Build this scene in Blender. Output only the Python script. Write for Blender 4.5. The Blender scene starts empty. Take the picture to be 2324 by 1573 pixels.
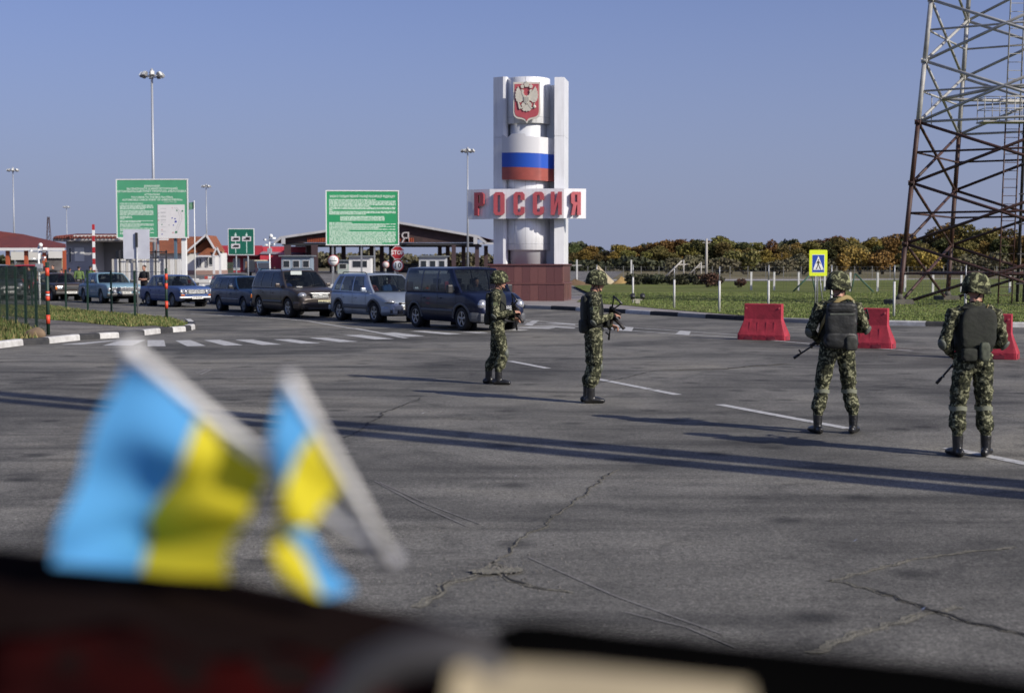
import bpy, bmesh, math, random
import numpy as np
from mathutils import Vector, Matrix, noise
R = math.radians
random.seed(7)
SC = bpy.context.scene
COL = SC.collection

# ------------------------------------------------------------------ camera, sky, sun, exposure
CAM_H = 1.92
PITCH = math.atan(190.0 / 3227.0)
cam_d = bpy.data.cameras.new('camera')
cam = bpy.data.objects.new('camera', cam_d); COL.objects.link(cam)
cam.location = (0, 0, CAM_H); cam.rotation_euler = (math.pi / 2 - PITCH, 0, 0)
cam_d.lens = 50; cam_d.sensor_width = 36; cam_d.sensor_fit = 'HORIZONTAL'
cam_d.clip_start = 0.05; cam_d.clip_end = 6000
cam_d.dof.use_dof = True; cam_d.dof.focus_distance = 22; cam_d.dof.aperture_fstop = 2.8
SC.camera = cam

SUN_AZ, SUN_EL = R(125.6), R(29.6)          # azimuth from +Y towards +X
w = bpy.data.worlds.new('World'); SC.world = w; w.use_nodes = True
wn = w.node_tree; wn.nodes.clear()
sky = wn.nodes.new('ShaderNodeTexSky'); sky.sky_type = 'NISHITA'; sky.sun_disc = False
sky.sun_elevation = SUN_EL; sky.sun_rotation = SUN_AZ
sky.air_density = 0.7; sky.dust_density = 1.5; sky.ozone_density = 2.0; sky.altitude = 100
tint = wn.nodes.new('ShaderNodeMix'); tint.data_type = 'RGBA'; tint.blend_type = 'MULTIPLY'
tint.inputs[0].default_value = 1.0; tint.inputs[7].default_value = (0.90, 0.915, 1.25, 1)
bg = wn.nodes.new('ShaderNodeBackground'); bg.inputs[1].default_value = 0.1
wo = wn.nodes.new('ShaderNodeOutputWorld')
wn.links.new(sky.outputs[0], tint.inputs[6]); 
# pale lilac haze thickening evenly towards the whole horizon
wtc = wn.nodes.new('ShaderNodeTexCoord'); wsp = wn.nodes.new('ShaderNodeSeparateXYZ'); wmr = wn.nodes.new('ShaderNodeMapRange'); wmr.interpolation_type = 'SMOOTHSTEP'
wmr.inputs[1].default_value = -0.05; wmr.inputs[2].default_value = 0.30; wmr.inputs[3].default_value = 0.97; wmr.inputs[4].default_value = 0.12
hz = wn.nodes.new('ShaderNodeMix'); hz.data_type = 'RGBA'; hz.inputs[7].default_value = (2.75, 3.12, 4.5, 1)
wn.links.new(wtc.outputs['Generated'], wsp.inputs[0]); wn.links.new(wsp.outputs['Z'], wmr.inputs[0]); wn.links.new(wmr.outputs[0], hz.inputs[0]); wn.links.new(tint.outputs[2], hz.inputs[6])
wn.links.new(hz.outputs[2], bg.inputs[0]); wn.links.new(bg.outputs[0], wo.inputs[0])
sd = bpy.data.lights.new('sun', 'SUN'); sd.energy = 4.8; sd.angle = R(0.53); sd.color = (1.0, 0.93, 0.82)
sun = bpy.data.objects.new('sun', sd); COL.objects.link(sun)
sdir = Vector((math.cos(SUN_EL) * math.sin(SUN_AZ), math.cos(SUN_EL) * math.cos(SUN_AZ), math.sin(SUN_EL)))
sun.rotation_euler = sdir.to_track_quat('Z', 'Y').to_euler(); sun.location = sdir * 50
SC.view_settings.view_transform = 'Standard'; SC.view_settings.look = 'None'
SC.view_settings.exposure = 0.0; SC.view_settings.gamma = 1.0; SC.view_settings.use_curve_mapping = False
SC.render.engine = 'CYCLES'
SC.cycles.max_bounces = 6; SC.cycles.transparent_max_bounces = 12; SC.cycles.diffuse_bounces = 3
SC.cycles.glossy_bounces = 3; SC.cycles.caustics_reflective = False; SC.cycles.caustics_refractive = False
SC.cycles.use_denoising = True

# ------------------------------------------------------------------ where things stand
def ground(u, v, z=0.0):
    """the point of the plane at height z seen at photograph position u, v (photograph 3000 wide)"""
    x = (u / 1.2909 - 1162) / 3227.0; y = -(v / 1.2909 - 786.5) / 3227.0
    c, s = math.cos(PITCH), math.sin(PITCH)
    d = Vector((x, c + y * s, -s + y * c))
    t = (z - CAM_H) / d.z
    return Vector((d.x * t, d.y * t, z))
def at(u, v, Y):
    x = (u / 1.2909 - 1162) / 3227.0; y = -(v / 1.2909 - 786.5) / 3227.0
    c, s = math.cos(PITCH), math.sin(PITCH)
    d = Vector((x, c + y * s, -s + y * c))
    t = Y / d.y
    return Vector((d.x * t, Y, CAM_H + d.z * t))

# ------------------------------------------------------------------ materials
MATS = {}
def mat(name, col, rough=0.6, metal=0.0, var=0.0, vscale=3.0, bump=0.0, bscale=40.0, spec=0.5, coat=0.0, var2=None, coords='Object', detail=4.0, alpha=None, sheen=0):
    if name in MATS: return MATS[name]
    m = bpy.data.materials.new(name); m.use_nodes = True; MATS[name] = m
    nt = m.node_tree; b = nt.nodes['Principled BSDF']
    b.inputs['Base Color'].default_value = (*col, 1); b.inputs['Roughness'].default_value = rough
    b.inputs['Metallic'].default_value = metal; b.inputs['Specular IOR Level'].default_value = spec
    b.inputs['Coat Weight'].default_value = coat; b.inputs['Coat Roughness'].default_value = 0.04
    if var or bump:
        tc = nt.nodes.new('ShaderNodeTexCoord')
    if var:
        n = nt.nodes.new('ShaderNodeTexNoise'); n.inputs['Scale'].default_value = vscale; n.inputs['Detail'].default_value = detail
        n.inputs['Roughness'].default_value = 0.6
        nt.links.new(tc.outputs[coords], n.inputs['Vector'])
        r = nt.nodes.new('ShaderNodeValToRGB')
        r.color_ramp.elements[0].position = 0.3; r.color_ramp.elements[1].position = 0.7
        c2 = var2 if var2 else tuple(c * (1 - var) for c in col)
        c1 = col if var2 else tuple(min(1, c * (1 + var * 0.6)) for c in col)
        r.color_ramp.elements[0].color = (*c2, 1); r.color_ramp.elements[1].color = (*c1, 1)
        nt.links.new(n.outputs['Fac'], r.inputs[0]); nt.links.new(r.outputs[0], b.inputs['Base Color'])
        mr = nt.nodes.new('ShaderNodeMapRange'); mr.inputs[3].default_value = max(0, rough - 0.06); mr.inputs[4].default_value = min(1, rough + 0.1)
        nt.links.new(n.outputs['Fac'], mr.inputs[0]); nt.links.new(mr.outputs[0], b.inputs['Roughness'])
    if bump:
        n2 = nt.nodes.new('ShaderNodeTexNoise'); n2.inputs['Scale'].default_value = bscale; n2.inputs['Detail'].default_value = 5
        nt.links.new(tc.outputs[coords], n2.inputs['Vector'])
        bp = nt.nodes.new('ShaderNodeBump'); bp.inputs['Strength'].default_value = bump; bp.inputs['Distance'].default_value = 0.02
        nt.links.new(n2.outputs['Fac'], bp.inputs['Height']); nt.links.new(bp.outputs[0], b.inputs['Normal'])
    return m

def N(nt, t, **kw):
    n = nt.nodes.new(t)
    for k, v in kw.items():
        if k.startswith('i_'):
            key = k[2:]; n.inputs[int(key) if key.isdigit() else key.replace('_', ' ')].default_value = v
        else: setattr(n, k, v)
    return n
def ramp(nt, stops, interp='LINEAR'):
    r = nt.nodes.new('ShaderNodeValToRGB'); cr = r.color_ramp; cr.interpolation = interp
    while len(cr.elements) < len(stops): cr.elements.new(0.5)
    for e, (p, c) in zip(cr.elements, stops):
        e.position = p; e.color = (*c, 1) if len(c) == 3 else c
    return r

def asphalt_mat(name, base, streak=True, seed=0):
    m = bpy.data.materials.new(name); m.use_nodes = True; nt = m.node_tree; b = nt.nodes['Principled BSDF']; L = nt.links.new
    tc = N(nt, 'ShaderNodeTexCoord')
    mp = N(nt, 'ShaderNodeMapping'); mp.inputs['Location'].default_value = (seed * 3.1, seed * 7.7, 0); L(tc.outputs['Object'], mp.inputs[0])
    big = N(nt, 'ShaderNodeTexNoise', i_Scale=0.22, i_Detail=7.0, i_Roughness=0.6, i_Distortion=0.8); L(mp.outputs[0], big.inputs[0])
    mid = N(nt, 'ShaderNodeTexNoise', i_Scale=1.1, i_Detail=7.0, i_Roughness=0.7, i_Distortion=0.6); L(mp.outputs[0], mid.inputs[0])
    fine = N(nt, 'ShaderNodeTexNoise', i_Scale=58.0, i_Detail=4.0, i_Roughness=0.85); L(mp.outputs[0], fine.inputs[0])
    mp2 = N(nt, 'ShaderNodeMapping'); mp2.inputs['Rotation'].default_value = (0, 0, R(20)); mp2.inputs['Scale'].default_value = (0.16, 1.1, 1)
    L(tc.outputs['Object'], mp2.inputs[0])
    st = N(nt, 'ShaderNodeTexNoise', i_Scale=1.2, i_Detail=5.0, i_Roughness=0.6); L(mp2.outputs[0], st.inputs[0])
    r1 = ramp(nt, [(0.36, (0.50,) * 3), (0.47, (0.82,) * 3), (0.53, (1.05,) * 3), (0.66, (1.38, 1.35, 1.27))]); L(big.outputs['Fac'], r1.inputs[0])
    r2 = ramp(nt, [(0.3, (0.5,) * 3), (0.45, (0.92,) * 3), (0.7, (1.2,) * 3)]); L(mid.outputs['Fac'], r2.inputs[0])
    r3 = ramp(nt, [(0.34, (0.28,) * 3), (0.5, (0.88,) * 3), (0.62, (1.5,) * 3), (0.74, (3.2, 3.1, 2.9))]); L(fine.outputs['Fac'], r3.inputs[0])
    r4 = ramp(nt, [(0.34, (0.55,) * 3), (0.5, (1.0,) * 3)]); L(st.outputs['Fac'], r4.inputs[0])
    vo = N(nt, 'ShaderNodeTexVoronoi', i_Scale=0.55, voronoi_dimensions='2D'); L(mp.outputs[0], vo.inputs[0])       # oil spots
    r5 = ramp(nt, [(0.03, (0.45,) * 3), (0.11, (1.0,) * 3)]); L(vo.outputs['Distance'], r5.inputs[0])
    grit = N(nt, 'ShaderNodeTexNoise', i_Scale=21.0, i_Detail=4.0, i_Roughness=0.8); L(mp.outputs[0], grit.inputs[0])
    r6 = ramp(nt, [(0.34, (0.55,) * 3), (0.5, (0.97,) * 3), (0.62, (1.25,) * 3), (0.72, (1.7,) * 3)]); L(grit.outputs['Fac'], r6.inputs[0])
    prev = None
    for r in (r1, r2, r3, r4, r5, r6):
        mx = N(nt, 'ShaderNodeMix', data_type='RGBA', blend_type='MULTIPLY'); mx.inputs[0].default_value = 1.0
        if prev is None: mx.inputs[6].default_value = (*base, 1)
        else: L(prev.outputs[2], mx.inputs[6])
        L(r.outputs[0], mx.inputs[7]); prev = mx
    L(prev.outputs[2], b.inputs['Base Color'])
    b.inputs['Roughness'].default_value = 0.86; b.inputs['Specular IOR Level'].default_value = 0.35
    b1 = N(nt, 'ShaderNodeBump', i_Strength=0.55, i_Distance=0.006); L(fine.outputs['Fac'], b1.inputs['Height'])
    b2 = N(nt, 'ShaderNodeBump', i_Strength=0.35, i_Distance=0.03); L(mid.outputs['Fac'], b2.inputs['Height']); L(b1.outputs[0], b2.inputs['Normal'])
    L(b2.outputs[0], b.inputs['Normal'])
    return m

def camo_mat(name, dark=(0.012, 0.014, 0.010), mid=(0.050, 0.052, 0.030), pale=(0.245, 0.245, 0.15), sc=1.9):
    m = bpy.data.materials.new(name); m.use_nodes = True; nt = m.node_tree; b = nt.nodes['Principled BSDF']; L = nt.links.new
    tc = N(nt, 'ShaderNodeTexCoord')
    n1 = N(nt, 'ShaderNodeTexNoise', i_Scale=11.0 * sc, i_Detail=3.5, i_Roughness=0.62, i_Distortion=0.7); L(tc.outputs['Object'], n1.inputs[0])
    mp = N(nt, 'ShaderNodeMapping'); mp.inputs['Location'].default_value = (5, 9, 2); L(tc.outputs['Object'], mp.inputs[0])
    n2 = N(nt, 'ShaderNodeTexNoise', i_Scale=15.0 * sc, i_Detail=3.0, i_Roughness=0.6, i_Distortion=0.5); L(mp.outputs[0], n2.inputs[0])
    ra = ramp(nt, [(0.0, dark), (0.42, dark), (0.43, mid), (0.535, mid), (0.54, pale)], 'CONSTANT'); L(n1.outputs['Fac'], ra.inputs[0])
    rb = ramp(nt, [(0.0, (1, 1, 1)), (0.565, (0, 0, 0))], 'CONSTANT'); L(n2.outputs['Fac'], rb.inputs[0])
    mx = N(nt, 'ShaderNodeMix', data_type='RGBA'); L(rb.outputs[0], mx.inputs[0]); mx.inputs[6].default_value = (0.03, 0.034, 0.018, 1); L(ra.outputs[0], mx.inputs[7])
    L(mx.outputs[2], b.inputs['Base Color'])
    b.inputs['Roughness'].default_value = 0.9; b.inputs['Specular IOR Level'].default_value = 0.2
    wv = N(nt, 'ShaderNodeTexNoise', i_Scale=9.0, i_Detail=5.0, i_Roughness=0.55, i_Distortion=1.2); L(tc.outputs['Object'], wv.inputs[0])
    bp = N(nt, 'ShaderNodeBump', i_Strength=0.9, i_Distance=0.04); L(wv.outputs['Fac'], bp.inputs['Height']); L(bp.outputs[0], b.inputs['Normal'])
    return m

def glass_mat(name, tint=(0.02, 0.025, 0.03), trans=0.5, rough=0.03):
    m = bpy.data.materials.new(name); m.use_nodes = True; nt = m.node_tree; nt.nodes.clear(); L = nt.links.new
    o = N(nt, 'ShaderNodeOutputMaterial'); tr = N(nt, 'ShaderNodeBsdfTransparent'); tr.inputs[0].default_value = (0.62, 0.68, 0.68, 1)
    df = N(nt, 'ShaderNodeBsdfDiffuse'); df.inputs[0].default_value = (*tint, 1)
    gl = N(nt, 'ShaderNodeBsdfGlossy'); gl.inputs['Roughness'].default_value = rough
    m1 = N(nt, 'ShaderNodeMixShader'); m1.inputs[0].default_value = trans; L(df.outputs[0], m1.inputs[1]); L(tr.outputs[0], m1.inputs[2])
    fr = N(nt, 'ShaderNodeFresnel'); fr.inputs[0].default_value = 1.5
    m2 = N(nt, 'ShaderNodeMixShader'); L(fr.outputs[0], m2.inputs[0]); L(m1.outputs[0], m2.inputs[1]); L(gl.outputs[0], m2.inputs[2])
    L(m2.outputs[0], o.inputs[0])
    return m

def leaf_mat(name, a, b2, c=None):
    m = bpy.data.materials.new(name); m.use_nodes = True; nt = m.node_tree; b = nt.nodes['Principled BSDF']; L = nt.links.new
    g = N(nt, 'ShaderNodeNewGeometry'); oi = N(nt, 'ShaderNodeObjectInfo')
    r = ramp(nt, [(0.0, a), (0.55, b2), (1.0, c or b2)]); L(g.outputs['Random Per Island'], r.inputs[0])
    hs = N(nt, 'ShaderNodeHueSaturation'); L(r.outputs[0], hs.inputs['Color'])
    mr = N(nt, 'ShaderNodeMapRange'); mr.inputs[3].default_value = 0.47; mr.inputs[4].default_value = 0.53; L(oi.outputs['Random'], mr.inputs[0]); L(mr.outputs[0], hs.inputs['Hue'])
    mr2 = N(nt, 'ShaderNodeMapRange'); mr2.inputs[3].default_value = 0.75; mr2.inputs[4].default_value = 1.2; L(oi.outputs['Random'], mr2.inputs[0]); L(mr2.outputs[0], hs.inputs['Value'])
    L(hs.outputs[0], b.inputs['Base Color']); b.inputs['Roughness'].default_value = 0.7; b.inputs['Specular IOR Level'].default_value = 0.25
    return m

# ------------------------------------------------------------------ mesh helpers
class MB:
    def __init__(s): s.bm = bmesh.new()
    def poly(s, pts, mi=0):
        vs = [s.bm.verts.new(p) for p in pts]; f = s.bm.faces.new(vs); f.material_index = mi; return f
    def box(s, c, d, rz=0.0, bev=0.0, rot=None, mi=0):
        M = Matrix.Translation(c) @ (rot if rot is not None else Matrix.Rotation(rz, 4, 'Z')) @ Matrix.Diagonal((d[0], d[1], d[2], 1))
        r = bmesh.ops.create_cube(s.bm, size=1, matrix=M)
        fs = {f for v in r['verts'] for f in v.link_faces}
        for f in fs: f.material_index = mi
        if bev:
            es = list({e for v in r['verts'] for e in v.link_edges})
            rr = bmesh.ops.bevel(s.bm, geom=es, offset=bev, segments=2, affect='EDGES', profile=0.6)
            for f in rr['faces']: f.material_index = mi
        return s
    def cyl(s, p0, p1, r0, r1=None, n=10, cap=True, mi=0):
        p0, p1 = Vector(p0), Vector(p1); r1 = r0 if r1 is None else r1
        d = p1 - p0
        if d.length < 1e-6: return s
        q = d.to_track_quat('Z', 'Y')
        a = [s.bm.verts.new(p0 + q @ Vector((r0 * math.cos(2 * math.pi * i / n), r0 * math.sin(2 * math.pi * i / n), 0))) for i in range(n)]
        b = [s.bm.verts.new(p1 + q @ Vector((r1 * math.cos(2 * math.pi * i / n), r1 * math.sin(2 * math.pi * i / n), 0))) for i in range(n)]
        for i in range(n):
            f = s.bm.faces.new((a[i], a[(i + 1) % n], b[(i + 1) % n], b[i])); f.smooth = n > 5; f.material_index = mi
        if cap:
            f = s.bm.faces.new(list(reversed(a))); f.material_index = mi
            f = s.bm.faces.new(b); f.material_index = mi
        return s
    def tube(s, pts, r, n=8, mi=0):
        pts = [Vector(p) for p in pts]
        rr = r if isinstance(r, (list, tuple)) else [r] * len(pts)
        rings = []
        for i, p in enumerate(pts):
            t = (pts[min(i + 1, len(pts) - 1)] - pts[max(i - 1, 0)]).normalized()
            ref = Vector((0, 0, 1)) if abs(t.z) < 0.9 else Vector((1, 0, 0))
            a = t.cross(ref).normalized(); b = a.cross(t)
            rings.append([s.bm.verts.new(p + a * rr[i] * math.cos(2 * math.pi * k / n) + b * rr[i] * math.sin(2 * math.pi * k / n)) for k in range(n)])
        for i in range(len(rings) - 1):
            for k in range(n):
                f = s.bm.faces.new((rings[i][k], rings[i][(k + 1) % n], rings[i + 1][(k + 1) % n], rings[i + 1][k])); f.smooth = True; f.material_index = mi
        f = s.bm.faces.new(list(reversed(rings[0]))); f.material_index = mi
        f = s.bm.faces.new(rings[-1]); f.material_index = mi
        return s
    def prism(s, pts, z0, z1, M=None, mi=0, mis=None):
        """outline pts (x, y) from z0 to z1, placed by M"""
        M = M or Matrix.Identity(4)
        a = [s.bm.verts.new(M @ Vector((p[0], p[1], z0))) for p in pts]
        b = [s.bm.verts.new(M @ Vector((p[0], p[1], z1))) for p in pts]
        n = len(pts)
        for i in range(n):
            f = s.bm.faces.new((a[i], a[(i + 1) % n], b[(i + 1) % n], b[i])); f.material_index = mi if mis is None else mis
        f = s.bm.faces.new(list(reversed(a))); f.material_index = mi if mis is None else mis
        f = s.bm.faces.new(b); f.material_index = mi
        return s
    def lathe(s, prof, M=None, n=24, mi=0, a0=0, a1=2 * math.pi):
        M = M or Matrix.Identity(4); full = abs(a1 - a0 - 2 * math.pi) < 1e-6
        k = n if full else n + 1
        rings = []
        for (r, z) in prof:
            if r < 1e-6: rings.append([s.bm.verts.new(M @ Vector((0, 0, z)))])
            else: rings.append([s.bm.verts.new(M @ Vector((r * math.cos(a0 + (a1 - a0) * i / n), r * math.sin(a0 + (a1 - a0) * i / n), z))) for i in range(k)])
        for A, B in zip(rings, rings[1:]):
            m = n
            for i in range(m):
                j = (i + 1) % k if full else i + 1
                if len(A) == 1 and len(B) == 1: continue
                if len(A) == 1: vs = (A[0], B[i], B[j])
                elif len(B) == 1: vs = (A[i], A[j], B[0])
                else: vs = (A[i], A[j], B[j], B[i])
                f = s.bm.faces.new(vs); f.smooth = True; f.material_index = mi
        return s
    def grid(s, P, mi=0, smooth=True, flip=False):
        vs = [[s.bm.verts.new(p) for p in row] for row in P]
        for i in range(len(vs) - 1):
            for j in range(len(vs[0]) - 1):
                q = (vs[i][j], vs[i][j + 1], vs[i + 1][j + 1], vs[i + 1][j])
                f = s.bm.faces.new(q[::-1] if flip else q); f.smooth = smooth; f.material_index = mi
        return s
    def ell(s, c, r, n=12, M=None, mi=0):
        MM = (M or Matrix.Identity(4)) @ Matrix.Translation(c) @ Matrix.Diagonal((r[0], r[1], r[2], 1))
        rr = bmesh.ops.create_uvsphere(s.bm, u_segments=n, v_segments=max(6, n * 2 // 3), radius=1, matrix=MM)
        for f in {f for v in rr['verts'] for f in v.link_faces}: f.smooth = True; f.material_index = mi
        return s
    def mesh(s, name, fix=True):
        if fix: bmesh.ops.recalc_face_normals(s.bm, faces=s.bm.faces[:])
        me = bpy.data.meshes.new(name); s.bm.to_mesh(me); s.bm.free(); return me

def link(name, me, mats=None, parent=None, loc=None, rz=0.0, M=None):
    o = bpy.data.objects.new(name, me); COL.objects.link(o)
    if mats is not None:
        for m in (mats if isinstance(mats, (list, tuple)) else [mats]): me.materials.append(m)
    if parent is not None: o.parent = parent
    if M is not None: o.matrix_local = M
    else:
        if loc is not None: o.location = loc
        if rz: o.rotation_euler = (0, 0, rz)
    return o
def obj(name, mb, mats, parent=None, loc=None, rz=0.0, fix=True, M=None):
    return link(name, mb.mesh(name, fix), mats, parent, loc, rz, M)
def tag(o, label=None, cat=None, group=None, kind=None):
    if label: o['label'] = label
    if cat: o['category'] = cat
    if group: o['group'] = group
    if kind: o['kind'] = kind
    return o
def thing(name, label, cat, loc=(0, 0, 0), rz=0.0, group=None):
    o = bpy.data.objects.new(name, None); COL.objects.link(o); o.location = loc; o.rotation_euler = (0, 0, rz); o.empty_display_size = 0.2
    return tag(o, label, cat, group)
def struct(name, mb, m, parent=None, fix=True):
    o = obj(name, mb, m, parent, fix=fix)
    if parent is None: o['kind'] = 'structure'
    return o
def dup(root, loc=None, rz=None, label=None, group=None, parent=None):
    kids = {}
    def rec(o, par):
        c = o.copy(); COL.objects.link(c)
        if par is not None:
            c.parent = par; c.matrix_parent_inverse = o.matrix_parent_inverse.copy()
        for ch in CHILD.get(o.name, []) or [x for x in o.children]: rec(ch, c)
        return c
    r = rec(root, parent)
    if loc is not None: r.location = loc
    if rz is not None: r.rotation_euler = (0, 0, rz)
    if label: r['label'] = label
    if group: r['group'] = group
    return r
CHILD = {}
def text(name, body, size, m, parent=None, M=None, depth=0.004, align='CENTER', sx=1.0, bold=0.0, label=None):
    cu = bpy.data.curves.new(name, 'FONT'); cu.body = body; cu.size = size; cu.align_x = align; cu.align_y = 'CENTER'
    cu.extrude = depth; cu.offset = bold; cu.resolution_u = 2
    me = evalmesh(cu)
    me.transform(Matrix.Diagonal((sx, 1, 1, 1)))
    me.materials.clear()
    return link(name, me, m, parent, M=M)
# a frame whose local x runs right, y up and z towards the viewer, at p, facing -Y turned by a
def facing(p, a=0.0):
    return Matrix.Translation(p) @ Matrix.Rotation(a, 4, 'Z') @ Matrix.Rotation(math.pi / 2, 4, 'X')
def evalmesh(data, mods=()):
    """mesh of a datablock after modifiers, worked out in a small scene of its own so that the big one is not re-evaluated"""
    ts = bpy.data.scenes.new('workbench'); o = bpy.data.objects.new('tmp', data); ts.collection.objects.link(o)
    for ty, kw in mods:
        m = o.modifiers.new('m', ty)
        for k, v in kw.items(): setattr(m, k, v)
    with bpy.context.temp_override(scene=ts, view_layer=ts.view_layers[0]):
        dg = bpy.context.evaluated_depsgraph_get(); me = bpy.data.meshes.new_from_object(o.evaluated_get(dg))
    bpy.data.objects.remove(o); bpy.data.scenes.remove(ts); return me
def bake(o, name):
    mods = []
    for m in o.modifiers:
        keys = {'REMESH': ('mode', 'voxel_size', 'use_smooth_shade'), 'SMOOTH': ('factor', 'iterations'), 'BEVEL': ('width', 'segments', 'limit_method', 'angle_limit'), 'SOLIDIFY': ('thickness',)}[m.type]
        mods.append((m.type, {k: getattr(m, k) for k in keys}))
    me = evalmesh(o.data, mods); me.name = name
    return me

white_paint = mat('white_paint', (0.72, 0.72, 0.70), 0.5, var=0.12, vscale=2)
concrete = mat('concrete', (0.34, 0.33, 0.31), 0.85, var=0.25, vscale=1.5, bump=0.3)
dark_steel = mat('dark_steel', (0.03, 0.03, 0.032), 0.5)
grey_steel = mat('galvanised_steel', (0.32, 0.33, 0.34), 0.45, metal=0.5, var=0.2, vscale=4)
black_plastic = mat('black_plastic', (0.012, 0.012, 0.013), 0.45)
rubber = mat('tyre_rubber', (0.014, 0.014, 0.014), 0.85)
# ================================================================== ground, roads, kerbs, markings
def flat(pts, z): return [Vector((p[0], p[1], z)) for p in pts]
g = MB()
# terrain: one sheet to the horizon, gently uneven far away
def terr_mat():
    m = bpy.data.materials.new('field_soil'); m.use_nodes = True; nt = m.node_tree; b = nt.nodes['Principled BSDF']; L = nt.links.new
    tc = N(nt, 'ShaderNodeTexCoord')
    a = N(nt, 'ShaderNodeTexNoise', i_Scale=0.03, i_Detail=7.0, i_Roughness=0.65); L(tc.outputs['Object'], a.inputs[0])
    c = N(nt, 'ShaderNodeTexNoise', i_Scale=1.3, i_Detail=6.0, i_Roughness=0.7); L(tc.outputs['Object'], c.inputs[0])
    r = ramp(nt, [(0.3, (0.08, 0.085, 0.035)), (0.45, (0.15, 0.13, 0.065)), (0.6, (0.21, 0.18, 0.12)), (0.75, (0.11, 0.12, 0.05))]); L(a.outputs['Fac'], r.inputs[0])
    r2 = ramp(nt, [(0.3, (0.6,) * 3), (0.7, (1.25,) * 3)]); L(c.outputs['Fac'], r2.inputs[0])
    mx = N(nt, 'ShaderNodeMix', data_type='RGBA', blend_type='MULTIPLY'); mx.inputs[0].default_value = 1; L(r.outputs[0], mx.inputs[6]); L(r2.outputs[0], mx.inputs[7])
    L(mx.outputs[2], b.inputs['Base Color']); b.inputs['Roughness'].default_value = 0.95; b.inputs['Specular IOR Level'].default_value = 0.1
    return m
def lawn_mat(name, cols, sc=1.0):
    m = bpy.data.materials.new(name); m.use_nodes = True; nt = m.node_tree; b = nt.nodes['Principled BSDF']; L = nt.links.new
    tc = N(nt, 'ShaderNodeTexCoord')
    a = N(nt, 'ShaderNodeTexNoise', i_Scale=0.35 * sc, i_Detail=6.0, i_Roughness=0.65); L(tc.outputs['Object'], a.inputs[0])
    c = N(nt, 'ShaderNodeTexNoise', i_Scale=14.0, i_Detail=4.0, i_Roughness=0.75); L(tc.outputs['Object'], c.inputs[0])
    mp = N(nt, 'ShaderNodeMapping'); mp.inputs['Scale'].default_value = (0.05, 0.4, 1); L(tc.outputs['Object'], mp.inputs[0])
    d = N(nt, 'ShaderNodeTexNoise', i_Scale=1.0, i_Detail=4.0); L(mp.outputs[0], d.inputs[0])
    r = ramp(nt, [(0.32, cols[0]), (0.5, cols[1]), (0.68, cols[2])]); L(a.outputs['Fac'], r.inputs[0])
    r2 = ramp(nt, [(0.3, (0.5,) * 3), (0.7, (1.35,) * 3)]); L(c.outputs['Fac'], r2.inputs[0])
    r3 = ramp(nt, [(0.38, (0.62, 0.66, 0.6)), (0.55, (1.08,) * 3)]); L(d.outputs['Fac'], r3.inputs[0])
    mx = N(nt, 'ShaderNodeMix', data_type='RGBA', blend_type='MULTIPLY'); mx.inputs[0].default_value = 1; L(r.outputs[0], mx.inputs[6]); L(r2.outputs[0], mx.inputs[7])
    mx2 = N(nt, 'ShaderNodeMix', data_type='RGBA', blend_type='MULTIPLY'); mx2.inputs[0].default_value = 1; L(mx.outputs[2], mx2.inputs[6]); L(r3.outputs[0], mx2.inputs[7])
    L(mx2.outputs[2], b.inputs['Base Color']); b.inputs['Roughness'].default_value = 0.95; b.inputs['Specular IOR Level'].default_value = 0.1
    bp = N(nt, 'ShaderNodeBump', i_Strength=0.8, i_Distance=0.08); L(c.outputs['Fac'], bp.inputs['Height']); L(bp.outputs[0], b.inputs['Normal'])
    return m
t = MB(); S = 5200
t.poly([(-S, -200, -0.06), (S, -200, -0.06), (S, S, -0.06), (-S, S, -0.06)])
struct('terrain', t, terr_mat())
asph = asphalt_mat('asphalt', (0.166, 0.160, 0.142))
asph2 = asphalt_mat('footpath_asphalt', (0.20, 0.185, 0.165), seed=3)
far_conc = asphalt_mat('yard_concrete', (0.20, 0.19, 0.175), seed=5)
lawn = lawn_mat('lawn_turf', [(0.11, 0.14, 0.035), (0.16, 0.185, 0.055), (0.22, 0.215, 0.09)])
verge = lawn_mat('verge_turf', [(0.05, 0.075, 0.018), (0.095, 0.11, 0.03), (0.17, 0.14, 0.06)], 3)

t = MB(); t.poly(flat([(-70, -60), (70, -60), (70, 56), (30, 70), (-6, 78), (-30, 95), (-70, 95)], 0.0)); struct('road', t, asph)
t = MB(); t.poly(flat([(-160, 95), (-30, 95), (-6, 78), (4, 78), (26, 330), (-160, 330)], -0.004)); struct('customs_yard', t, far_conc)

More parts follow.
